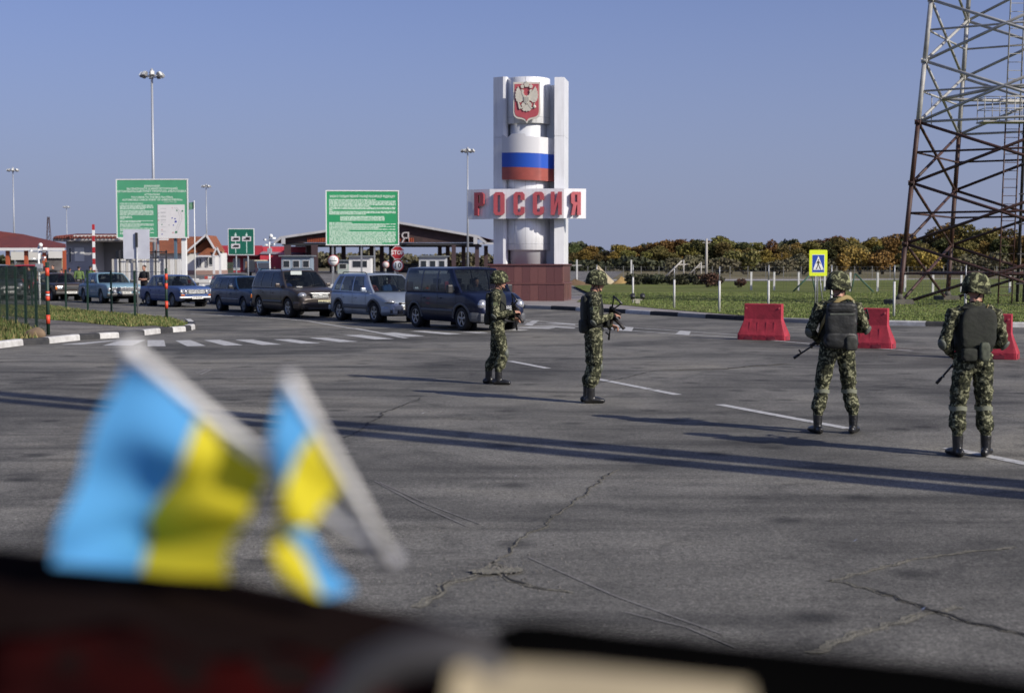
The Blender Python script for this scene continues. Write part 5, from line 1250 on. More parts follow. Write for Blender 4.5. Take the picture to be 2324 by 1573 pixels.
kinds = [('green', L_green), ('gold', L_gold), ('rust', L_rust), ('olive', L_olive)]
for s_ in range(5):
    for kn, km in kinds:
        if s_ == 0 or True:
            pass
base_m = [tree_meshes(11 + s_, 10.0, 11.0, 6500, .24) for s_ in range(6)]
def mkvar(i, kn, km):
    c, tr = base_m[i]; c2 = c.copy(); c2.materials.clear(); c2.materials.append(km); 
    if not tr.materials: tr.materials.append(bark)
    return c2, tr
VAR = {(i, kn): mkvar(i, kn, km) for i in range(6) for kn, km in kinds}
def tree(kn, i, x, y, h, label, group):
    r = thing('oak_tree', label, 'tree', (x, y, -.05), random.uniform(0, 6.28), group); s = h / 10.0
    c, tr = VAR[(i, kn)]
    o = link('crown', c, None, r); o2 = link('trunk', tr, None, r); r.scale = (s * random.uniform(.95, 1.2), s * random.uniform(.95, 1.2), s)
    return r
# skyline of the belt: photograph u -> height of crowns above the horizon line (px) ; far row then near row
sky_u = [1560, 1660, 1700, 1750, 1790, 1830, 1880, 1930, 1980, 2030, 2075, 2120, 2170, 2220, 2270, 2330, 2390, 2450, 2510, 2570, 2640, 2720, 2800, 2880, 2960, 3040, 3150]
sky_v = [726, 722, 718, 722, 726, 712, 714, 704, 706, 697, 690, 697, 710, 707, 700, 702, 692, 688, 690, 696, 680, 668, 660, 656, 664, 668, 678]
CNT = {}
def nth(kn, row):
    i = CNT.get((kn, row), 0) + 1; CNT[(kn, row)] = i; o = {1: 'first', 2: 'second', 3: 'third', 4: 'fourth', 5: 'fifth', 6: 'sixth', 7: 'seventh', 8: 'eighth', 9: 'ninth', 10: 'tenth'}.get(i, '%d%s' % (i, {1: 'st', 2: 'nd', 3: 'rd'}.get(i % 10 if i > 20 else 0, 'th')))
    return '%s %s oak of the %s row, counted rightwards from the monument' % (o, words[kn], row)
words = {'green': 'dark green', 'gold': 'golden yellow', 'rust': 'rust brown', 'olive': 'olive and bronze'}
rt = random.Random(4); n_ = 0
u = 1545
pat = ['olive', 'green', 'olive', 'green', 'gold', 'olive', 'gold', 'gold', 'rust', 'gold', 'rust', 'gold', 'gold', 'olive', 'green', 'olive', 'gold', 'olive', 'gold', 'olive', 'rust', 'gold', 'gold', 'olive', 'gold', 'green', 'olive', 'gold', 'olive', 'gold', 'olive', 'green', 'olive', 'gold', 'green', 'olive']
k = 0
while u < 3180:
    v = float(np.interp(u, sky_u, sky_v)) + rt.uniform(-7, 4); Y = 385 - (u - 1545) * .04 + rt.uniform(-10, 10)
    h = at(u, v, Y).z + .05; kn = pat[k % len(pat)]
    tree(kn, rt.randrange(6), X(u, Y), Y, h, nth(kn, 'tall rear'), 'oak trees in the belt beyond the lawn, %s ones' % words[kn])
    Y2 = 350 - (u - 1545) * .04 + rt.uniform(-10, 10); u2 = u + 24; h2 = h * rt.uniform(.62, .85); kn2 = rt.choice(['green', 'olive', 'olive', 'gold'])
    tree(kn2, rt.randrange(6), X(u2, Y2), Y2, h2, nth(kn2, 'low front'), 'oak trees in the belt beyond the lawn, %s ones' % words[kn2])
    u += rt.uniform(40, 52) * (1 + .15 * (u > 2600)); k += 1
# far woods behind the checkpoint and behind the belt
def far_band(name, x0, x1, y, h, mm, seed, n, size):
    rnd = np.random.RandomState(seed); lob = []
    for i in range(int((x1 - x0) / 7)):
        lob.append((x0 + 7 * i + rnd.uniform(-2, 2), y + rnd.uniform(-6, 6), h * rnd.uniform(.3, .6), 6, 6, h * rnd.uniform(.35, .55)))
    me = crown_mesh(name, lob, n, size, seed); return tag(link(name, me, mm), kind='stuff')
far_band('woods', 12, 175, 415, 8.5, L_hedge, 31, 26000, .7)
far_band('woods', -150, 20, 520, 6.5, L_dry, 32, 9000, .8)
far_band('woods', -260, -60, 620, 5.0, L_hedge, 33, 7000, .9)
far_band('undergrowth', 5, 150, 322, 3.2, L_hedge, 34, 16000, .45)
# scrub at the foot of the belt
def bush(name, label, cat, u, v, Y, wd, h, mm, n, size, seed, group=None, z=0.0):
    rnd = random.Random(seed); x = X(u, Y); r = thing(name, label, cat, (x, Y, z), 0, group); lob = []
    for i in range(7): 
        a = rnd.uniform(0, 6.28); q = rnd.uniform(0, .32) * wd; lob.append((q * math.cos(a), q * math.sin(a) * .7, rnd.uniform(.3, .7) * h, wd * rnd.uniform(.16, .26), wd * .2, h * rnd.uniform(.2, .32)))
    link('foliage', crown_mesh('foliage', lob, n, size, seed), mm, r)
    t = MB()
    for i in range(7): l = lob[i]; t.tube([(l[0] * .15, l[1] * .15, 0), (l[0] * .6, l[1] * .6, l[2] * .6), (l[0], l[1], l[2])], [wd * .012, wd * .009, wd * .003], 5)
    obj('stem', t, bark, r); return r
bush('willow_tree', 'pale green loose willow standing before the dark oaks', 'tree', 2185, 0, 235, 9.0, 4.6, L_will, 2600, .22, 51)
bush('willow_tree', 'smaller pale green willow at the right of the bigger one', 'tree', 2140, 0, 240, 4.5, 2.8, L_will, 1000, .2, 52)
for i, (u, wd, h, mm, lb) in enumerate(((2520, 8.5, 5.8, L_yel, 'tall yellow autumn bush right behind the crossing sign soldier'), (2585, 7.5, 4.4, L_yel, 'wide yellow autumn bush nearest the lattice mast'), (2460, 5, 3.8, L_yel, 'narrow yellow bush behind the crossing sign'),
        (2350, 9, 3.6, L_dry, 'wide dry beige bush left of the crossing sign'), (2275, 8, 3.0, L_dry, 'dry beige bush beside the pale willow'), (2030, 8, 3.4, L_dry, 'dry grey scrub left of the leaning poles'), (1965, 4.5, 3.2, L_dry, 'thin dry shrub above the clipped hedge'),
        (2100, 7, 2.8, L_dry, 'dry grey scrub behind the tall pale pole'), (2700, 9, 4.6, L_yel, 'yellow bush behind the legs of the lattice mast'), (2860, 11, 4.0, L_dry, 'dry scrub low behind the lattice mast'), (2410, 6, 2.6, L_dry, 'low dry scrub under the crossing sign'))):
    bush('autumn_bush', lb, 'bush', u, 0, 240 - i * 3, wd, h, mm, 1500, .2, 60 + i)
for i, (u, wd, od) in enumerate(((1890, 2.6, 'second'), (1925, 2.6, 'third'), (1962, 2.4, 'fourth'), (2008, 2.6, 'sixth'), (2040, 2.4, 'seventh'), (1862, 2.0, 'first'), (1985, 2.2, 'fifth'))):
    bush('clipped_bush', 'dark clipped bush, %s from the left in the low hedge beyond the lawn' % od, 'bush', u, 0, 118 - i * .6, wd, 1.15, L_hedge, 900, .10, 80 + i, 'clipped bushes of the low hedge across the lawn')
bush('red_shrub', 'reddish brown rounded shrub standing at the end of the low hedge', 'bush', 2071, 0, 104, 2.3, 1.25, L_redb, 1100, .09, 90)
bush('red_shrub', 'dark green half of the double shrub at the hedge end', 'bush', 2096, 0, 107, 1.9, 1.3, L_hedge, 800, .09, 91)
bush('red_shrub', 'small single dark shrub alone on the lawn left of the sign', 'bush', 2168, 0, 103, 1.2, .85, L_redb, 600, .07, 92)
# sand heaps
def heap(name, label, u, Y, wd, h, mm, seed):
    t = MB(); P = []
    for i in range(13):
        q = i / 12; P.append([Vector((wd / 2 * q * math.cos(a) * (1 + .12 * math.sin(3 * a + seed)), wd / 2 * q * math.sin(a), h * (1 - q) ** 1.1 * (1 + .06 * math.sin(5 * a)) - .05)) for a in [k * 2 * math.pi / 28 for k in range(29)]])
    t.grid(P); bmesh.ops.remove_doubles(t.bm, verts=t.bm.verts[:], dist=1e-3); tag(obj(name, t, mm, loc=(X(u, Y), Y, 0)), label, 'heap')
heap('sand_heap', 'tall pale sand heap just behind the helmet of the second soldier', 1752, 131, 3.3, 1.65, mat('pale_sand', (.40, .34, .22), .95, var=.15, vscale=2, bump=.5, bscale=5), 1)
heap('sand_heap', 'low orange yellow sand heap right of the pale one', 1820, 126, 2.3, .75, mat('yellow_sand', (.38, .25, .09), .95, var=.2, vscale=2, bump=.5, bscale=5), 2)
heap('soil_heap', 'flat brown soil bank left of the sand heaps', 1685, 122, 3.8, .55, mat('brown_soil', (.16, .10, .05), .95, var=.2, vscale=2), 3)
# poles in the distance
def upole(u, vt, Y, r_, label, lean=0.0):
    p = at(u, vt, Y); t = MB(); t.cyl((lean, 0, 0), (0, 0, p.z), r_ * 1.3, r_, n=8); t.box((0, 0, p.z - .5), (1.0, .08, .08)); tag(obj('utility_pole', t, mat('pale_concrete_pole', (.42, .40, .36), .8), loc=(p.x, Y, 0)), label, 'pole')
upole(2070, 700, 178, .13, 'tall pale concrete pole before the tree belt'); upole(1998, 764, 170, .08, 'dark leaning pole pair, left one, beyond the lawn', -2.2); upole(2003, 762, 170, .07, 'dark upright pole beside the leaning one')
upole(2054, 768, 172, .07, 'thin pole with stay just left of the tall pale pole'); upole(2052, 772, 173, .05, 'thin leaning stay pole left of the tall pale pole', -1.9)
upole(2990, 680, 210, .09, 'thin pale pole behind the lattice mast ladder'); upole(1690, 764, 150, .09, 'short pale post above the soil bank')
# green A-frames beyond the lawn (either side of the third soldier)
for u, s_, lb in ((2350, 1, 'green slanted steel frame left of the third soldier head'), (2530, -1, 'green slanted steel frame right of the third soldier head')):
    Y = 88; r = thing('steel_frame', lb, 'frame', (X(u, Y), Y, .1)); gm = mat('green_frame_paint', (.03, .09, .06), .6)
    t = MB(); t.cyl((-.6 * s_, 0, 0), (.55 * s_, 0, 1.15), .05, n=8); t.cyl((.55 * s_, 0, 1.15), (.8 * s_, 0, 0), .04, n=8); obj('brace', t, gm, r)
# long grey-blue slab of water/road far right
t = MB(); t.poly([(48, 108, .13), (78, 108, .13), (84, 124, .13), (46, 124, .13)]); struct('far_parking', t, mat('blue_grey_apron', (.15, .165, .19), .8))
# ================================================================== people
camo = camo_mat('woodland_camouflage'); camo_h = camo_mat('helmet_cover_camouflage', sc=1.25, pale=(0.25, 0.26, 0.14))
skin = mat('skin', (.42, .22, .15), .55, var=.12, vscale=20); bootm = mat('boot_leather', (.012, .012, .012), .35, bump=.3, bscale=30, spec=.6)
hairm = mat('dark_hair', (.018, .014, .012), .8); vestm = mat('vest_dark_fabric', (.020, .024, .015), .8, var=.4, var2=(.009, .010, .008), vscale=6, bump=.5, bscale=14)
gunm = mat('gunmetal', (.012, .012, .013), .4, spec=.6); wood = mat('dark_polymer', (.022, .018, .016), .5)
slingm = mat('tan_webbing', (.26, .20, .08), .85); padm = mat('pad_grey_green', (.10, .11, .09), .55, var=.3, vscale=12); strapm = mat('pale_strap', (.17, .18, .13), .8)
mirror_l = mat('dark_lens', (.004, .004, .005), .08, spec=.9)

def ring_chain(t, pts, n=14):
    """closed loft: pts = (position, rx, ry[, yaw]) ; rings lie across the path, rx sideways"""
    rings = []; m_ = len(pts)
    P = [Vector(p[0]) for p in pts]
    for i in range(m_):
        T = (P[min(i + 1, m_ - 1)] - P[max(i - 1, 0)]).normalized()
        ref = pts[i][3] if len(pts[i]) > 3 else (Vector((1, 0, 0)) if abs(T.x) < .8 else Vector((0, 1, 0)))
        a = (ref - T * ref.dot(T)).normalized(); b = T.cross(a)
        rings.append((P[i], a * pts[i][1], b * pts[i][2], T))
    full = []
    f, l = rings[0], rings[-1]
    q0 = min(pts[0][1], pts[0][2]); q1 = min(pts[-1][1], pts[-1][2])
    full.append((f[0] - f[3] * q0 * .6, f[1] * .55, f[2] * .55)); full += [(r[0], r[1], r[2]) for r in rings]; full.append((l[0] + l[3] * q1 * .6, l[1] * .55, l[2] * .55))
    vs = [[t.bm.verts.new(c + a * math.cos(2 * math.pi * k / n) + b * math.sin(2 * math.pi * k / n)) for k in range(n)] for c, a, b in full]
    for A, B in zip(vs, vs[1:]):
        for k in range(n): t.bm.faces.new((A[k], A[(k + 1) % n], B[(k + 1) % n], B[k])).smooth = True
    t.bm.faces.new(vs[0][::-1]); t.bm.faces.new(vs[-1])

def person_body(J, voxel=.011, wr=.012, seed=0, bagg=1.0):
    """J: joints. one continuous remeshed skin; faces labelled cloth(0) skin(1) boots(2) by nearest limb"""
    t = MB(); seg = []    # seg: (a, b, label)
    def S(a, b, lab, r_): seg.append((Vector(a), Vector(b), lab, r_))
    V_ = Vector; hips, chest, neck, head = V_(J['hips']), V_(J['chest']), V_(J['neck']), V_(J['head'])
    yaw = J.get('yaw', 0.0); right = V_((math.cos(yaw), math.sin(yaw), 0))
    ring_chain(t, [(hips + V_((0, 0, -.10)), .155, .115, right), (hips, .172, .125, right), (hips.lerp(chest, .35), .158, .112, right), (hips.lerp(chest, .75), .182, .122, right), (chest, .195, .125, right), (chest.lerp(neck, .5), .15, .095, right), (neck, .062, .062, right)], 20)
    S(hips, chest, 0, .16); S(chest, neck + V_((0, 0, -.05)), 0, .12)
    ring_chain(t, [(neck + V_((0, 0, -.03)), .060, .062), (neck + V_((0, 0, .05)), .056, .060), (head + V_((0, 0, -.06)), .055, .062)], 12); S(neck + V_((0, 0, .035)), head, 1, .06)
    for sd_ in 'LR':
        sh, el, wr_ = V_(J['sh' + sd_]), V_(J['el' + sd_]), V_(J['wr' + sd_]); sg = 1 if sd_ == 'R' else -1
        ring_chain(t, [(sh - right * sg * .06 + V_((0, 0, .01)), .075, .075), (sh, .078, .078), (sh.lerp(el, .5), .066, .068), (el, .058, .058)], 12); S(sh, el, 0, .065)
        ring_chain(t, [(el, .058, .058), (el.lerp(wr_, .4), .054, .054), (wr_, .040, .042)], 12); S(el, wr_ - (wr_ - el) * .04, 0, .05)
        # hand: palm, four bent fingers of unequal length, thumb
        hd = V_(J['hd' + sd_]).normalized(); cu = V_(J['cu' + sd_]).normalized(); cu = (cu - hd * cu.dot(hd)).normalized(); sidev = hd.cross(cu)
        pc = wr_ + hd * .05
        ring_chain(t, [(wr_ - hd * .01, .026, .022, sidev), (wr_ + hd * .03, .036, .018, sidev), (wr_ + hd * .085, .040, .016, sidev)], 10); S(wr_ + hd * .012, wr_ + hd * .09, 1, .03)
        for k, ln in enumerate((.066, .074, .070, .056)):
            b0 = wr_ + hd * .085 + sidev * (.030 - .020 * k); b1 = b0 + hd * ln * .38 + cu * ln * .18; b2 = b1 + hd * ln * .10 + cu * ln * .36; b3 = b2 - hd * ln * .14 + cu * ln * .24
            ring_chain(t, [(b0, .0095, .0095), (b1, .009, .009), (b2, .0085, .0085), (b3, .0075, .0075)], 8); S(b0, b2, 1, .01); S(b2, b3, 1, .01)
        th = sidev * (1 if J.get('thumb' + sd_, 1) > 0 else -1)
        ring_chain(t, [(wr_ + hd * .03 + th * .028, .014, .014), (wr_ + hd * .06 + th * .045 + cu * .02, .0115, .0115), (wr_ + hd * .072 + th * .036 + cu * .048, .009, .009)], 8); S(wr_ + hd * .03 + th * .028, wr_ + hd * .07 + th * .04 + cu * .045, 1, .012)
        hp, kn, an, toe = V_(J['hp' + sd_]), V_(J['kn' + sd_]), V_(J['an' + sd_]), V_(J['toe' + sd_])
        blo = an + V_((0, 0, .17)); B = bagg
        ring_chain(t, [(hp + V_((0, 0, .06)), .10, .11, right), (hp + V_((0, 0, -.05)), .105 * B, .115 * B, right), (hp.lerp(kn, .5), .097 * B, .104 * B, right), (hp.lerp(kn, .85), .090 * B, .096 * B, right), (kn, .074 * B, .080 * B, right), (kn.lerp(an, .22), .082 * B, .090 * B, right), (kn.lerp(blo, .80), .088 * B, .094 * B, right), (blo + V_((0, 0, .01)), .070, .076, right)], 14); S(hp, kn, 0, .1); S(kn, blo + V_((0, 0, .02)), 0, .075)
        ring_chain(t, [(blo + V_((0, 0, .03)), .058, .062, right), (an + V_((0, 0, .08)), .053, .058, right), (an + V_((0, 0, .02)), .048, .060, right), (an + V_((0, 0, -.03)), .047, .06, right)], 12); S(blo, an + V_((0, 0, -.04)), 2, .05)
        fd = (toe - an); fd.z = 0; fl = fd.length; fd.normalize(); side_ = V_((-fd.y, fd.x, 0)); z0_ = an.z - .085
        hl = V_((an.x, an.y, 0)) - fd * .075
        ring_chain(t, [(V_((hl.x, hl.y, z0_ + .043)), .038, .042, side_), (V_((hl.x, hl.y, z0_ + .048)) + fd * .07, .042, .047, side_), (V_((hl.x, hl.y, z0_ + .047)) + fd * .14, .045, .045, side_), (V_((hl.x, hl.y, z0_ + .040)) + fd * .20, .049, .038, side_), (V_((hl.x, hl.y, z0_ + .034)) + fd * .255, .042, .031, side_)], 12)
        S(V_((hl.x, hl.y, z0_ + .04)), V_((hl.x, hl.y, z0_ + .04)) + fd * .26, 2, .05)
    # head with face
    fy = J.get('face', V_((0, 1, 0))).normalized(); fr = V_((fy.y, -fy.x, 0)).normalized(); fu = fr.cross(fy)
    H = lambda x, y, z: head + fr * x + fy * y + fu * z
    ring_chain(t, [(H(0, .012, -.115), .030, .026, fr), (H(0, .010, -.085), .052, .062, fr), (H(0, .0, -.03), .068, .086, fr), (H(0, -.004, .03), .075, .096, fr), (H(0, -.008, .075), .066, .085, fr), (H(0, -.008, .105), .040, .055, fr)], 18)
    ring_chain(t, [(H(0, .086, .012), .008, .008), (H(0, .104, -.022), .013, .012), (H(0, .088, -.036), .012, .008)], 8)       # nose
    ring_chain(t, [(H(-.026, .078, -.062), .008, .006), (H(0, .091, -.062), .009, .008), (H(.026, .078, -.062), .008, .006)], 8)     # lips
    ring_chain(t, [(H(-.04, .074, .026), .008, .008), (H(0, .090, .030), .010, .008), (H(.04, .074, .026), .008, .008)], 8)      # brow
    ring_chain(t, [(H(-.012, .070, -.100), .014, .014), (H(.012, .070, -.100), .014, .014)], 8)     # chin
    for sx_ in (-1, 1): ring_chain(t, [(H(sx_ * .074, -.004, -.038), .007, .013, fy), (H(sx_ * .082, -.010, -.012), .008, .019, fy), (H(sx_ * .080, -.012, .014), .007, .015, fy)], 8)
    S(H(0, 0, -.08), H(0, 0, .08), 1, .08)
    bmesh.ops.recalc_face_normals(t.bm, faces=t.bm.faces[:])
    me = bpy.data.meshes.new('b'); t.bm.to_mesh(me); t.bm.free()
    o = bpy.data.objects.new('tmp_body', me); COL.objects.link(o)
    rm = o.modifiers.new('r', 'REMESH'); rm.mode = 'VOXEL'; rm.voxel_size = voxel; rm.use_smooth_shade = True
    sm = o.modifiers.new('s', 'SMOOTH'); sm.factor = .5; sm.iterations = 2
    out = bake(o, 'body'); bpy.data.objects.remove(o)
    # label faces
    nf = len(out.polygons); C = np.zeros(nf * 3); out.polygons.foreach_get('center', C); C = C.reshape(-1, 3)
    best = np.full(nf, 1e9); lab = np.zeros(nf, int)
    for a, b, lb, r_ in seg:
        a_, b_ = np.array(a), np.array(b); d = b_ - a_; E_ = C - a_; tt = np.clip((E_ * d).sum(1) / ((d * d).sum() + 1e-9), 0, 1); E_ = E_ - tt[:, None] * d; dist = np.sqrt((E_ * E_).sum(1)) / r_
        m_ = dist < best; best[m_] = dist[m_]; lab[m_] = lb
    out.polygons.foreach_set('material_index', lab.astype(np.int32))
    # cloth wrinkles
    nv = len(out.vertices); cl = np.zeros(nv, bool)
    lp = np.zeros(len(out.loops), int); out.loops.foreach_get('vertex_index', lp); ls = np.zeros(nf, int); lt_ = np.zeros(nf, int); out.polygons.foreach_get('loop_start', ls); out.polygons.foreach_get('loop_total', lt_)
    fi = np.repeat(np.arange(nf), lt_); cl[lp[lab[fi] == 0]] = True; sk = np.zeros(nv, bool); sk[lp[lab[fi] != 0]] = True; cl &= ~sk
    if wr > 0:
        co = np.zeros(nv * 3); no = np.zeros(nv * 3); out.vertices.foreach_get('co', co); out.vertices.foreach_get('normal', no); co = co.reshape(-1, 3); no = no.reshape(-1, 3)
        for i in np.nonzero(cl)[0]:
            c = Vector(co[i]); q = Vector((c.x * 9 + seed, c.y * 9, c.z * 17)); nn = noise.noise(q) + .5 * noise.noise(q * 2.3)
            fold = math.sin(c.z * 70 + 5 * noise.noise(c * 6)) * max(0, .5 - abs(noise.noise(c * 3 + Vector((7, seed, 1)))))
            co[i] += no[i] * (wr * nn + wr * .6 * fold)
        out.vertices.foreach_set('co', co.ravel()); out.update()
    out.shade_smooth() if hasattr(out, 'shade_smooth') else None
    return out, H

def helmet(H_, parent, m_=None):
    M = Matrix.Identity(4); o = H_(0, 0, 0); x = H_(1, 0, 0) - o; y = H_(0, 1, 0) - o; z = H_(0, 0, 1) - o
    M = Matrix(((x.x, y.x, z.x, o.x), (x.y, y.y, z.y, o.y), (x.z, y.z, z.z, o.z), (0, 0, 0, 1)))
    t = MB(); K = 28; rows = []
    for j in range(11):
        ph = j / 10 * (math.pi / 2); row = []
        for k in range(K + 1):
            a = 2 * math.pi * k / K
            rx, ry = .124, .149
            cz = math.sin(math.pi / 2 - ph); rr_ = math.cos(math.pi / 2 - ph)
            zz = .155 * (cz ** .9) + .018
            px, py = rx * rr_ ** .8 * math.sin(a), ry * rr_ ** .8 * math.cos(a) - .012
            row.append(M @ Vector((px, py, zz)))
        rows.append(row)
    for (dz, gr) in ((-.030, 1.0), (-.060, 1.015)):       # skirt: lower at the back and sides, brim at the front
        row = []
        for k in range(K + 1):
            a = 2 * math.pi * k / K; front = max(0, math.cos(a)) ** 2; zz = .018 + dz * (1 - front * .75) ; px, py = .124 * gr * math.sin(a), (.149 * gr + .034 * front * (-dz / .06)) * math.cos(a) - .012
            row.append(M @ Vector((px, py, zz)))
        rows.append(row)
    inner = []
    for k in range(K + 1):
        a = 2 * math.pi * k / K; front = max(0, math.cos(a)) ** 2; inner.append(M @ Vector((.105 * math.sin(a), .128 * math.cos(a) - .012, -.035 * (1 - front * .75))))
    rows.append(inner); t.grid(rows); bmesh.ops.remove_doubles(t.bm, verts=t.bm.verts[:], dist=2e-4)
    for v_ in t.bm.verts: v_.co += v_.normal * (.004 * noise.noise(v_.co * 25))
    h = obj('helmet', t, m_ or camo_h, parent)
    t = MB()
    for s_ in (-1, 1): t.tube([M @ Vector(q) for q in ((.100 * s_, -.01, -.01), (.080 * s_, .02, -.07), (.045 * s_, .05, -.115), (0, .062, -.125))], .007, 6)
    t.tube([M @ Vector(q) for q in ((-.10, -.03, -.01), (-.07, -.06, -.09), (0, -.08, -.11), (.07, -.06, -.09), (.10, -.03, -.01))], .007, 6)
    obj('chin_strap', t, vestm, h); return M
def goggles(M, parent):
    t = MB(); rows = []
    for z in (.002, .045):
        rows.append([M @ Vector((.079 * math.sin(a), .108 * math.cos(a) - .006, z)) for a in [math.radians(q) for q in range(-78, 79, 12)]])
    t.grid(rows); t.grid([[M @ Vector((.079 * math.sin(a), .095 * math.cos(a) - .006, .002)) for a in [math.radians(q) for q in range(-78, 79, 12)]], rows[0]])
    obj('sunglasses', t, mirror_l, parent, fix=False)
def vest(parent, hips, chest, neck, yaw, back=.0, pack=None):
    right = Vector((math.cos(yaw), math.sin(yaw), 0)); fwd = Vector((-math.sin(yaw), math.cos(yaw), 0)); up = Vector((0, 0, 1))
    t = MB(); ring_chain(t, [(hips + up * .05, .186, .140, right), (hips.lerp(chest, .4), .192, .146, right), (hips.lerp(chest, .8), .204, .152, right), (chest + up * .03, .198, .148, right), (chest + up * .10, .165, .13, right)], 24)
    for v_ in t.bm.verts: v_.co += v_.normal * .006 * noise.noise(v_.co * 14)
    v = obj('tactical_vest', t, vestm, parent)
    R3 = Matrix.Rotation(yaw, 4, 'Z')
    def lb(name, c, d, mm=vestm, bev=.015, tilt=0.0, par=None):
        t = MB(); p = hips + right * c[0] + fwd * c[1] + up * c[2]
        t.box((0, 0, 0), (1, 1, 1), rot=Matrix.Translation(p) @ R3 @ Matrix.Rotation(tilt, 4, 'X') @ Matrix.Diagonal((d[0], d[1], d[2], 1)).to_4x4()) if False else None
        r_ = bmesh.ops.create_cube(t.bm, size=1, matrix=Matrix.Translation(p) @ R3 @ Matrix.Rotation(tilt, 4, 'X') @ Matrix.Diagonal((d[0], d[1], d[2], 1)))
        bmesh.ops.bevel(t.bm, geom=t.bm.edges[:], offset=bev, segments=2, affect='EDGES')
        return obj(name, t, mm, par or v)
    for sx_ in (-.12, .12): lb('shoulder_strap', (sx_, -.0, .475), (.075, .20, .03), bev=.012)
    for k, x in enumerate((-.13, -.045, .045, .13)): lb('magazine_pouch', (x, .175, .13), (.075, .05, .16))
    def soft(name, c, d, mm, par=v, n=3, pw=4.0):
        """a stuffed bag: rounded box with slightly bulging sides"""
        t = MB(); bmesh.ops.create_cube(t.bm, size=2); bmesh.ops.subdivide_edges(t.bm, edges=t.bm.edges[:], cuts=9, use_grid_fill=True)
        for v_ in t.bm.verts:
            q = v_.co; l_ = (abs(q.x) ** pw + abs(q.y) ** pw + abs(q.z) ** pw) ** (1 / pw); q = q / l_
            w_ = 1 + .10 * noise.noise(Vector((q.x * 2 + c[0] * 9, q.y * 2, q.z * 3 + c[2] * 7)))
            v_.co = Vector((q.x * d[0] / 2 * w_, q.y * d[1] / 2 * w_, q.z * d[2] / 2))
        for f in t.bm.faces: f.smooth = True
        p = hips + right * c[0] + fwd * c[1] + up * c[2]; t.bm.transform(Matrix.Translation(p) @ R3)
        return obj(name, t, mm, par)
    nyl = mat('black_nylon', (.013, .014, .013), .5, bump=.6, bscale=9, var=.3, vscale=5)
    if pack == 'square':
        b = soft('backpack', (.0, -.185, .27), (.34, .12, .42), nyl, pw=5)
        soft('flap', (.0, -.195, .42), (.33, .12, .12), nyl, b); soft('lower_pocket', (.0, -.19, .06), (.37, .14, .19), nyl, b)
        lb('flap_seam', (.0, -.247, .35), (.28, .012, .016), padm, .003, 0, b)
        soft('side_pouch', (.10, -.255, .03), (.13, .06, .17), mat('green_pouch', (.022, .024, .019), .6), b)
    elif pack == 'flat':
        b = soft('back_plate', (.0, -.128, .27), (.35, .06, .42), vestm, pw=4)
        soft('hanging_pouch', (.035, -.200, .05), (.10, .06, .19), mat('camo_pouch', (.065, .075, .05), .7, var=.5, vscale=30), b)
        soft('waist_pack', (-.10, -.165, .02), (.16, .08, .13), vestm, b)
    else:
        b = soft('back_pouch', (.0, -.130, .27), (.31, .08, .40), vestm); soft('lower_back_pouch', (.0, -.140, .05), (.30, .11, .19), vestm, b)
    return v
